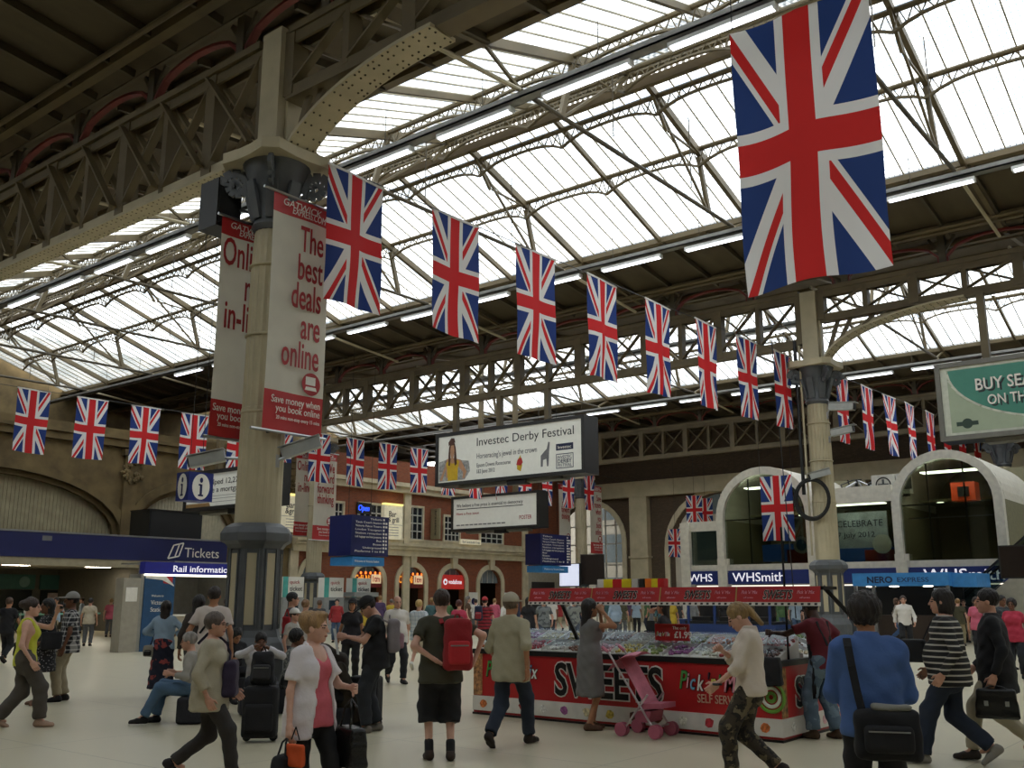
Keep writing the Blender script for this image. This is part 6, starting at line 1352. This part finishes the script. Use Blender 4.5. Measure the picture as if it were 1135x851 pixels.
# -- grey haired woman striding right
J = person('grey-haired woman in glasses and beige cardigan with purple bag, walking right', 226, 868, 1.60, 92, walk(.28, 'r', lf=(-.08,-.33,.19), lfp=48, hy=-4, rh=(.25,.02,.83)), top=dict(c='a59d88', sleeve=1.65, hem=.2, e=.034, cuff=.026, n='cardigan'), bottom=dict(c='2f2b29'), hair=('short', '5e524b'), fem=True, glasses=True, build=1.08)
PUR = cloth('2c2238'); w = pworld(J, (.02, .2, 1.0)); t = soft_bag('shoulder_bag', 'purple shoulder bag worn by the grey-haired woman', 'bag', w, J['rz'], (.15, .07, .17), PUR, .04, .1)
strap(t, [(-.02, -.02, .14), (-.05, -.02, .24), (-.08, -.07, .33), (-.11, -.17, .41), (-.11, -.25, .42), (-.09, -.34, .32)], .022, PUR)
# -- blonde woman with open white shirt
J = person('blonde woman in open white shirt over a pink top, carrying bags', 338, 918, 1.60, 128, dict(pz=.92, hy=22, lf=(-.1,.18,.085), rf=(.1,-.2,.1), rfp=12, rh=(.3,.06,.80), lh=(-.16,.3,1.08)), top2=dict(c='c95f6b', sleeve=0, hem=.14, e=.016, scoop=True, n='vest'), top=dict(c='d6cfd2', sleeve=.72, hem=.22, e=.036, open=.075, collar=True, cuff=.035), bottom=dict(c='141416'), hair=('updo', '9c7a52'), fem=True, skin='pale', build=1.08)
hand_bag(J, 1, 'black and orange shopping bags in the blonde woman\'s lowered hand', BLK, (.15, .06, .12), 'shopping_bag', drop=.12)
t = soft_bag('shopping_bag', 'orange paper bag tucked beside the black shopping bag', 'bag', pworld(J, J['wr'][1]+np.array([.03,.1,-.22])), J['rz'], (.025, .09, .08), cloth('c8501f'), .015, 0)
MB().path([(0,-.04,.11),(0,0,.2),(0,.04,.11)], .005).build('handle', BLK, t)
t = hand_bag(J, -1, 'large glossy black handbag hanging from the blonde woman\'s arm', M('patent_black', '141414', .25, 0, .3, 14, .4), (.17, .08, .15), drop=.2, rz=1.2)
# -- man with red rucksack
J = person('man in olive T-shirt and black long shorts with red rucksack, seen from behind', 487, 843, 1.80, 352, dict(lf=(-.1,.05,.085), rf=(.11,-.02,.085), lh=(-.08,-.17,.99), lpole=(-1,-.4,-.2), rh=(.36,.0,1.0), rpole=(1,-.5,-.2), hp=4), top=dict(c='3c3a2b', sleeve=.66, hem=.17, e=.026, cuff=.028, n='t_shirt'), bottom=dict(c='17171a', len=1.33, e=.05, cuff=.06, n='shorts'), shoes='33261d', socks='1c1c1e', hair=('short', '33241b'), skin='pale', build=1.08)
backpack(J, 'big red and black rucksack on the man in olive', cloth('8e1c22'), cloth('b0242a'), (.16, .12, .27), .22, dx=.14)
# -- man in cap
J = person('man in beige cap, khaki shirt and dark jeans walking past the stall', 566, 827, 1.79, 28, walk(.29, 'r', lf=(-.1,-.3,.15), lfp=35), top=dict(c='a39c82', sleeve=1.12, hem=.2, e=.034, collar=True, cuff=.03), bottom=dict(c='222b3a', cuff=.035), shoes='2b211c', hair=('short', '6a5a4a'), hat=('cap', 'a79f8c'), skin='tan', build=1.04)
MB().torus((float(J['wr'][-1][0]), float(J['wr'][-1][1]), float(J['wr'][-1][2])+.02), .036, .01, 'z', n=16).build('watch', BLACK, J['o'])
# -- woman in grey dress
J = person('woman in sleeveless grey dress lifting her hands to her ear at the stall', 655, 809, 1.70, 68, dict(rh=(.13,.14,1.52), lh=(-.08,.2,1.5), rpole=(.5,.3,-1), lpole=(-.3,.6,-1), hy=0, curl=.9, lf=(-.08,.06,.085), rf=(.08,-.06,.085)), top=dict(c='6d6b69', sleeve=.28, hem=.5, e=.022, flare=.03, n='dress'), shoes='5b4030', hair=('long', '1e1815'), skin='tan', fem=True)
# -- woman in cream blouse
J = person('woman in cream blouse and patterned trousers looking down, walking left', 838, 872, 1.72, 276, walk(.2, 'l', hp=30, lh=(-.14,.3,.9), rh=(.02,.26,1.2), rpole=(1,-.3,-.6)), top=dict(c='d0c3b4', sleeve=1.35, hem=.1, e=.036, collar=True, cuff=.03, n='blouse'), bottom=dict(c=mat_fabric('camo_print', 'camo', '3a3226', '1d1a17', 1.2, '6a5f48'), e=.028), shoes='2a211d', hair=('pony', '8f7349'), fem=True, skin='pale')
MB().torus(tuple(float(x) for x in J['wr'][-1]), .036, .012, 'z', n=16).build('bracelet', BLACK, J['o'])
# -- vendor
J = person('stall vendor in maroon shirt, jeans and black apron reaching left', 918, 819, 1.73, 315, dict(lean=9, lf=(-.13,.1,.085), rf=(.13,-.05,.085), lh=(-.33,.5,1.24), rh=(.3,.16,.98), hp=12), top=dict(c='6a1f2b', sleeve=.66, hem=.12, e=.026, cuff=.03, n='t_shirt'), bottom=dict(c=mat_fabric('worn_denim', 'blotch', '54687a', '6b7f8e', .5), e=.034, cuff=.05), shoes='4c3826', hair=('short', '120e0d'), skin='dark', apron='141416')
for z in (-1, 1): MB().bar(tuple(J['pel']+J['R']@np.array([z*.03,-.135,.15])), tuple(J['pel']+J['R']@np.array([z*.1,-.09,.45])), .035, .008, up=(0,1,0)).build('apron_strap', BLK, J['o'])
t = soft_bag('carrier_bag', 'white carrier bag held over the stall corner by the vendor', 'bag', pworld(J, J['wr'][-1]+np.array([0,.05,-.3])), .4, (.13, .07, .15), M('bag_plastic', 'd2d0cc', .35, 0, .08, 12, .8), .05, .35); MB().path([(-.05,0,.13),(0,0,.24),(.05,0,.13)], .008).build('handle', cloth('d2d0cc'), t)
t = soft_bag('carrier_bag', 'black carrier bag hanging at the stall corner', 'bag', aty(869, 742, 12.0)+Vector((0,-.4,0)), .2, (.14, .08, .17), BLK, .03, .1); MB().path([(-.05,0,.15),(0,0,.27),(.05,0,.15)], .006).build('handle', BLK, t)
# -- near man in blue shirt
J = person('man in blue shirt with black shoulder strap in the foreground, seen from behind', 981, 976, 1.735, 2, dict(lh=(-.16,.3,1.08), rh=(.16,.3,1.08), lpole=(-.35,-1,-.4), rpole=(.35,-1,-.4), hp=6), top=dict(c='44629a', sleeve=1.9, hem=.1, e=.036, collar=True, cuff=.02), bottom=dict(c='16161a'), hair=('curly', '241c18'), skin='tan', build=.98)
w = pworld(J, (.06, -.2, .86)); t = soft_bag('messenger_bag', 'large black messenger bag across the back of the man in blue', 'bag', w, J['rz'], (.2, .07, .15), BLK, .04, .05, (BLK, -.02, .08, -1))
strap(t, [(-.14,0,.13),(-.16,.02,.25),(-.18,.03,.4),(-.19,.07,.51),(-.19,.15,.56)], .024, BLK)
t = soft_bag('folded_jacket', 'grey folded jacket on top of the black messenger bag', 'jacket', pworld(J, (.09, -.2, 1.015)), J['rz'], (.12, .06, .02), cloth('7d7c74'), .02)
# -- striped man, blazer man
J = person('man in black and white striped jumper and jeans walking left', 1062, 848, 1.84, 282, walk(.3, 'l', lh=(-.28,.05,.85)), top=dict(c=mat_fabric('stripe_jumper', 'stripe', '1b1a1b', 'b9b4aa', 1.0), sleeve=1.95, hem=.16, e=.03, n='jumper'), bottom=dict(c='1d2738', cuff=.04), shoes='85817a', hair=('bob', '1d1614'), skin='light', build=1.18)
w = pworld(J, (.1, .32, 1.05)); t = soft_bag('shoulder_bag', 'black shoulder bag carried by the striped man', 'bag', w, J['rz'], (.1, .13, .12), BLK, .03); strap(t, [(0,-.1,.1),(.03,-.2,.3),(.05,-.3,.38)], .02, BLK)
J = person('man in black blazer and beige trousers with a briefcase at the right edge', 1114, 843, 1.84, 280, walk(.28, 'l', lh=(-.3,.02,.82)), top2=dict(c='8f8d8a', sleeve=0, hem=.1, e=.02, collar=True, n='shirt'), top=dict(c='16171b', sleeve=1.95, hem=.25, e=.042, open=.05, collar=True, n='blazer'), bottom=dict(c='a79e88'), shoes='3a3330', hair=('short', '17110f'), skin='light', build=1.08)
t = hand_bag(J, -1, 'black leather briefcase with chrome clasps in the hand of the blazer man', M('black_leather', '151516', .3, 0, .2, 12, .3), (.08, .22, .15), 'briefcase', 'briefcase', drop=.03)
for y in (-.1, .1): MB().box(-.09, -.075, y-.02, y+.02, -.02, .03).build('clasp', CHROME, t)
# -- left group
J = person('woman in yellow tank top and taupe trousers raising a camera at the left edge', 20, 806, 1.74, 84, walk(.25, 'r', lfp=20, lf=(-.08,-.27,.12), rh=(.26,.1,.84), lh=(-.06,.33,1.47), lpole=(-.6,.2,-1)), top=dict(c='c3c43c', sleeve=0, tank=True, hem=.12, e=.02, scoop=True, n='tank_top'), bottom=dict(c='4b453f', e=.03, cuff=.05), shoes='a58876', hair=('bun', '35261d'), fem=True, skin='pale', build=1.08)
t = thing('compact_camera', 'small black camera held up by the woman in yellow', 'camera', tuple(pworld(J, J['wr'][-1]+np.array([.02,.05,.09]))), J['rz']); MB().box(-.06, .06, -.02, .02, -.05, .05).build('body', BLACK, t); MB().tube((0,.02,0), (0,.05,0), .025).build('lens', BLACK, t)
w = pworld(J, (-.2, -.05, .98)); t = soft_bag('shoulder_bag', 'small dark shoulder bag on the far hip of the woman in yellow', 'bag', w, J['rz'], (.05, .12, .1), BLK, .03); strap(t, [(.02,0,.1),(.15,-.14,.3),(.3,-.08,.48)], .012, BLK)
J = person('woman in black dotted tunic and maroon leggings facing the yellow top', 43, 781, 1.70, 245, dict(lh=(-.2,.15,.98)), top=dict(c=mat_fabric('dotted_black', 'dots', '17161a', '8f8c90', 1.0), sleeve=1.6, hem=.4, e=.03, flare=.04, n='tunic'), bottom=dict(c='4a2024', e=.01, cuff=.012, n='leggings'), shoes='7a5a48', hair=('long', '15110f'), skin='brown', fem=True)
t = soft_bag('shoulder_bag', 'black shoulder bag of the woman in the dotted tunic', 'bag', pworld(J, (-.27, -.02, 1.02)), J['rz'], (.07, .16, .14), BLK, .04); strap(t, [(0,-.1,.12),(.06,-.04,.36),(.08,.04,.4),(0,.1,.12)], .014, BLK)
person('man in grey cap, black and white checked shirt and khaki trousers', 70, 777, 1.80, 268, dict(lf=(-.12,.08,.085), rh=(.26,.1,.82), hy=10), top=dict(c=mat_fabric('check_shirt', 'check', '1a1b20', 'c9c7c4', 1.0), sleeve=.72, hem=.18, e=.034, cuff=.036), bottom=dict(c='9d927a', e=.03, cuff=.035), shoes='191719', hair=('short', '17110f'), hat=('cap', '8d8c88'), skin='brown')
J = person('woman with long dark hair, pale denim shirt and long flowered skirt, seen from behind', 177, 772, 1.66, 8, dict(lh=(-.14,.16,1.08), rh=(.16,.16,1.08), lpole=(-1,-.6,0), rpole=(1,-.6,0)), top=dict(c='8ea4b9', sleeve=1.75, hem=.12, e=.034, cuff=.03), bottom=dict(c=mat_fabric('flower_skirt', 'floral', '14172a', '14172a', .5, '8a3a38'), skirt=.78, flare=.05), hair=('long', '211813'), skin='tan', fem=True)
t = soft_bag('handbag', 'cream and black handbag on the hip of the woman in denim', 'bag', pworld(J, (-.24, -.06, .8)), J['rz'], (.09, .06, .1), cloth('8b8478'), .03, 0, (BLK, -.03, .05, -1)); strap(t, [(.02,0,.09),(.1,.02,.35),(.14,.05,.56)], .009, BLK)
J = person('tall man in white T-shirt with black strap, back turned, by the information booth', 229, 792, 1.88, 4, dict(lh=(-.24,.18,.98)), top=dict(c='cbbfb8', sleeve=.66, hem=.14, e=.028, cuff=.028, n='t_shirt'), bottom=dict(c='a89f8c'), hair=('short', '261b15'), skin='tan')
t = soft_bag('satchel', 'small black satchel of the tall man in white', 'bag', pworld(J, (-.22, .1, .95)), J['rz'], (.05, .1, .1), BLK, .03); strap(t, [(.02,-.06,.1),(.1,-.25,.14),(.22,-.28,.3),(.31,-.22,.44),(.33,-.14,.47)], .015, BLK)
person('woman with long black hair in a dark top beside the tall man in white', 213, 785, 1.76, 10, None, top=dict(c='3d3632', sleeve=1.8, hem=.12), bottom=dict(c='26262b'), hair=('long', '15100e'), skin='tan', fem=True)
person('man with small rucksack and white shirt at the right of the information booth', 248, 748, 1.72, 15, None, top=dict(c='bcbdc4', sleeve=.6, hem=.14), bottom=dict(c='2d3340'), hair=('short', '3a1d16'), skin='light')
# -- people sitting round the column foot
def low_seat(label, g, rz, w, d, h, mat):
    t = thing('luggage_case', label, 'luggage', (g.x, g.y, 0), rz); v, f = nets(lambda p: f_rbox(p, (0,0,h/2+.01), (w/2, d/2, h/2), .04), (-w/2-.05, -d/2-.05, -.02), (w/2+.05, d/2+.05, h+.05), .02); obj('case', np_mesh('case', [(v, f, 0)], [mat]), t)
    MB().box(-.1, .1, -d/2-.02, -d/2+.0, h*.5, h*.55).build('handle', BLACK, t); return t
def seated(label, px, py, face, seatlab, pz=.45, seatc='24242a', **kw):
    g = gnd(px, py); J = person(label, px, py, kw.pop('Ht', 1.7), face, sit(pz, **kw.pop('pose', {})), **kw); low_seat(seatlab, g, J['rz'], .5, .36, (pz-.12)*J['s'], cloth(seatc)); return J
seated('grey-haired seated person in blue jeans stretching legs to the left', 212, 801, 272, 'dark case under the seated person in blue jeans', .47, top=dict(c='96928a', sleeve=1.6, hem=.1), bottom=dict(c='4c6884', e=.03), shoes='151416', hair=('short', '8d8883'), pose=dict(lf=(-.14,.62,.1), rf=(.1,.5,.085)))
J = seated('seated man in white long-sleeved top resting arms on a suitcase', 283, 792, 168, 'dark case under the man in white long sleeves', .47, top=dict(c='c6c3c8', sleeve=1.93, hem=.12), bottom=dict(c='23252c'), skin='brown', hair=('short', '130f0d'), pose=dict(lh=(-.08,.4,.98), rh=(.1,.38,1.0), lpole=(-1,0,-.5), rpole=(1,0,-.5), lean=18))
t = suitcase('black upright suitcase in front of the seated man in white', 287, 822, YAW+.1, .42, .26, .60, BLK)
t = soft_bag('backpack', 'black day pack with grey edged pocket on the upright suitcase', 'backpack', t.location+Vector((0,0,.86)), YAW+.1, (.15, .1, .2), cloth('1b1b1f'), .06, .15, (cloth('2c2c30'), -.04, .09, -1)); strap(t, [(-.03,0,.2),(0,0,.26),(.03,0,.2)], .008, BLK, 'grab_loop', False)
seated('seated woman with curly black hair in a grey patterned top', 318, 790, 95, 'dark case under the curly haired woman', .47, top=dict(c=mat_fabric('grey_print', 'blotch', '4d4f4e', '8a8a84', 1.5), sleeve=1.6, hem=.12), bottom=dict(c='2a2a2e'), skin='brown', hair=('curly', '181210'), fem=True)
seated('black-haired seated person in black behind the grey-haired woman', 254, 777, 150, 'dark case behind the grey-haired woman', .48, top=dict(c='18171b', sleeve=1.9, hem=.12), bottom=dict(c='1d1d22'), skin='tan', hair=('bob', '120e0d'), pose=dict(hp=25))
J = seated('crouching person in brown hooded coat beside the map reader', 379, 808, 235, 'low black bag under the hooded person', .40, top=dict(c='332a1f', sleeve=1.9, hem=.3, e=.05, flare=.06, n='coat'), bottom=dict(c='1b1b1f'), skin='dark', hat=('hood', '332a1f'), pose=dict(lean=22, hp=25, rh=(.3,.35,.5)))
suitcase('black wheeled suitcase behind the hooded person', 404, 806, YAW-.2, .42, .3, .62, BLK)
person('person in a white sun hat behind the curly haired woman', 322, 772, 1.52, 120, None, top=dict(c='a9a49c', sleeve=.6, hem=.12), bottom=dict(c='3c3c42'), hair=('short', '3a2a20'), hat=('cap', 'd6d3cd'), skin='light')
person('dark-haired man in grey top with red bag, right of the near column', 319, 764, 1.82, 80, None, top=dict(c='4a4a50', sleeve=1.9, hem=.14), bottom=dict(c='25262c'), hair=('short', '15100e'), skin='light')
t = soft_bag('shoulder_bag', 'red bag of the dark-haired man beside the near column', 'bag', gnd(322, 764)+Vector((.1,-.25,1.2)), YAW, (.08, .06, .16), cloth('a3242a'), .03); strap(t, [(-.05,0,.15),(0,0,.3),(.05,0,.15)], .012, cloth('a3242a'))
person('woman in black and white top with back turned, right of the near column', 335, 752, 1.68, 20, None, top=dict(c='b9b4b0', sleeve=.6, hem=.14), bottom=dict(c='1e1e22'), hair=('bun', '7a5a3a'), skin='light', fem=True)
# -- middle group
J = person('man in black T-shirt reading a map, pink and grey backpack on his back', 414, 811, 1.76, 264, dict(hp=32, lh=(-.12,.38,1.16), rh=(.1,.4,1.16), lf=(-.12,.1,.085), rf=(.1,-.05,.085), curl=.8, lean=3), top=dict(c='17171a', sleeve=.66, hem=.16, e=.028, cuff=.03, n='t_shirt'), bottom=dict(c='23262c', e=.034, cuff=.045), shoes='77716a', hair=('short', '2a1d17'), hat=('cap', '1c1a1a'), skin='light', build=1.05)
backpack(J, 'pink and grey backpack on the map reader', cloth('80787c'), cloth('9c7a84'), (.14, .09, .22), .23)
t = thing('folded_map', 'white folded map in the hands of the man in black', 'map', tuple(pworld(J, (-.0,.46,1.1))), J['rz']); 
for i in range(3): MB().add([(-.2+.13*i, .03*(i % 2), -.16), (-.07+.13*i, .03*((i+1) % 2), -.16), (-.07+.13*i, .03*((i+1) % 2)+.06, .16), (-.2+.13*i, .03*(i % 2)+.06, .16)], [(0,1,2,3)]).build('fold', cloth('c9ccd2'), t)
person('woman in dark cap and dark short-sleeved blouse facing the camera', 388, 757, 1.70, 186, dict(lh=(-.26,.1,.8)), top=dict(c='1f1c22', sleeve=.6, hem=.16), bottom=dict(c='1a1a1e'), hair=('bob', '1a1412'), hat=('cap', '17161a'), skin='tan', fem=True)
person('older balding man in white short-sleeved shirt walking towards the camera', 438, 757, 1.78, 160, walk(.24, 'l'), top=dict(c='cfcac4', sleeve=.8, hem=.14, e=.03, collar=True), bottom=dict(c='1c1d22'), hair=('bald', 'a9a29a'), skin='light', build=1.1)
J = person('blond person in pale plaid shirt and white shorts walking away', 463, 742, 1.70, 18, walk(.2, 'r'), top=dict(c=mat_fabric('pale_plaid', 'plaid', 'c3c8cc', '7f94a8', .8), sleeve=.8, hem=.2, e=.03), bottom=dict(c='cbc5b8', len=1.05, e=.04, cuff=.05, n='shorts'), shoes='d0cec8', hair=('short', 'b99a5e'), skin='light')
person('person in bright pink top with back turned, left of the phone shop sign', 508, 735, 1.66, 8, None, top=dict(c='bb3a58', sleeve=.6, hem=.16), bottom=dict(c='2b2b33'), hair=('short', '4a201a'), skin='light', fem=True)
J = person('backpacker in red and black striped top, seen from behind', 537, 727, 1.74, 5, None, top=dict(c=mat_fabric('red_stripe', 'stripe', '8f2230', '2a1618', .6), sleeve=.66, hem=.16), bottom=dict(c='22232a'), hair=('short', '2a1d17'), skin='light', hat=('cap', 'a32a30'))
backpack(J, 'navy rucksack slung on the striped backpacker', cloth('1f2740'), cloth('8f2a32'), (.13, .1, .22), .3, dx=-.16)
person('person in grey printed T-shirt and jeans left behind the stall', 603, 722, 1.76, 182, walk(.2, 'r'), top=dict(c=mat_fabric('grey_tee', 'blotch', '767c7e', '4a4f52', .5), sleeve=.66, hem=.16), bottom=dict(c='2f3743'), hair=('short', '2a1f18'), skin='light', group='crowd behind the stall')
person('second person in grey printed T-shirt, right behind the woman in the grey dress', 637, 720, 1.76, 178, walk(.2, 'l'), top=dict(c=mat_fabric('grey_tee2', 'blotch', '80847f', '55585a', .5), sleeve=.66, hem=.16), bottom=dict(c='39404c'), hair=('short', '3a2a1e'), skin='light', group='crowd behind the stall')
J = person('person in black with large black shoulder bag left of the stall canopy', 586, 726, 1.74, 20, None, top=dict(c='1b1b20', sleeve=.66, hem=.16), bottom=dict(c='2a2a30'), hair=('long', '15100e'), skin='light', fem=True)
J = person('dark-haired woman in black holding a phone behind the grey dress', 671, 762, 1.68, 290, dict(rh=(.06,.18,1.52), lh=(-.2,.2,1.0)), top=dict(c='1d1b20', sleeve=.6, hem=.14), bottom=dict(c='222228'), hair=('long', '1a1310'), skin='tan', fem=True, pos=Vector((-8.9, 15.4, 0)))
# -- right group
J = person('man in white shirt and black trousers with lanyard walking towards the camera', 1006, 724, 1.82, 188, walk(.22, 'r'), top=dict(c='d6d2cc', sleeve=1.9, hem=.1, e=.03, collar=True), bottom=dict(c='17171b'), hair=('short', '3a2a20'), skin='light'); suitcase('black wheeled suitcase beside the man in the white shirt', 1019, 712, YAW, .4, .3, .65, BLK)
person('person in white T-shirt ordering at the coffee kiosk', 1042, 709, 1.74, 330, dict(lh=(-.2,.35,1.1)), top=dict(c='d3d1ce', sleeve=.6, hem=.14), bottom=dict(c='1b1b20'), hair=('short', '1a1310'), skin='brown')
person('person in blue jeans behind the man in the white shirt', 997, 712, 1.74, 100, walk(.25, 'l'), top=dict(c='8c8478', sleeve=1.5, hem=.14), bottom=dict(c='4b6690'), hair=('bob', '5a4030'), skin='light', fem=True)
person('woman in pale top with long hair left of the coffee kiosk', 957, 716, 1.72, 170, None, top=dict(c='a98f80', sleeve=1.6, hem=.2), bottom=dict(c='2a2426'), hair=('long', '3a2418'), skin='tan', fem=True)
person('woman in pink top and dark jeans at the right edge', 1130, 752, 1.70, 200, None, top=dict(c='b23048', sleeve=.6, hem=.16), bottom=dict(c='20232c'), hair=('curly', '1a1210'), skin='brown', fem=True)
person('man in dark plaid shirt beyond the blazer man', 1118, 742, 1.78, 150, None, top=dict(c=mat_fabric('dark_plaid', 'plaid', '2a3038', '55605f', .8), sleeve=.8, hem=.16), bottom=dict(c='25282f'), hair=('short', '14100e'), skin='brown')
# -- the distant crowd
rng = random.Random(21); used = set()
TOPS = [('black', '1c1c20'), ('white', 'cdc9c3'), ('navy', '232c48'), ('grey', '75777a'), ('teal', '3c5a5e'), ('olive', '4d4a36'), ('brown', '54402f'), ('pale blue', '93a5b8'), ('red', '93282c'), ('pink', 'bb5a70'), ('mustard', 'b59a30'), ('cream', 'bfb49e'), ('purple', '4c3a5c'), ('green', '4c6a44'), ('maroon', '5e2430'), ('charcoal', '35363a')]
BOTS = [('black trousers', '1a1a1e'), ('blue jeans', '3f536e'), ('khaki trousers', '8f8468'), ('grey trousers', '595b60'), ('dark jeans', '252c3a'), ('pale shorts', 'b3a88e')]
def crowd(place, pts, group):
    for px, py in pts:
        for _ in range(40):
            t, b = rng.choice(TOPS), rng.choice(BOTS)
            if (t[0], b[0], place) not in used: used.add((t[0], b[0], place)); break
        fem = rng.random() < .45; pose = walk(.2, rng.choice('lr')) if rng.random() < .45 else None; sh_b = 'shorts' in b[0]
        person('distant person in %s top and %s %s' % (t[0], b[0], place), px, py, rng.uniform(1.62, 1.82), rng.choice((0, 15, 90, 180, 190, 270, 330)), pose, top=dict(c=t[1], sleeve=rng.choice((.6, .7, 1.9)), hem=.15), bottom=dict(c=b[1], len=1.0 if sh_b else 1.95), hair=(rng.choice(('long', 'bob', 'pony')) if fem else 'short', rng.choice(('1a1310', '2a1d16', '4a3424', '8a6a40', '6a625c'))), skin=rng.choice(('light', 'light', 'tan', 'brown', 'pale')), fem=fem, res=.8, group=group)
crowd('behind the stall', [(690, 708), (706, 703), (718, 700), (735, 708), (752, 702), (769, 706), (785, 712), (803, 704), (820, 709), (836, 702), (868, 704), (884, 708), (620, 700), (655, 699), (674, 701), (728, 701), (850, 701), (895, 702), (612, 708), (646, 710), (682, 714), (745, 716), (778, 701), (900, 716), (860, 716), (700, 701), (759, 700)], 'crowd behind the stall')
crowd('near the brick arches', [(372, 712), (405, 716), (420, 708), (433, 705), (478, 714), (494, 712), (518, 708), (527, 704), (548, 706), (560, 712), (573, 704), (352, 722)], 'crowd by the brick arches')
crowd('in the ticket hall', [(3, 735), (28, 722), (58, 712), (88, 702), (96, 716), (127, 696), (140, 703), (120, 706)], 'crowd in the ticket hall')
crowd('near the escalator', [(1066, 716), (1072, 712), (1088, 730), (935, 708), (1098, 716)], 'crowd by the escalator')
w = gnd(722, 702); t = thing('wheeled_bag', 'small black wheeled bag among the crowd behind the stall', 'suitcase', (w.x, w.y, 0), .3); MB().box(-.2, .2, -.13, .13, 0, .62).build('case', BLK, t); MB().box(-.1, .1, .1, .12, .62, 1.0).build('pull_handle', CHROME, t)
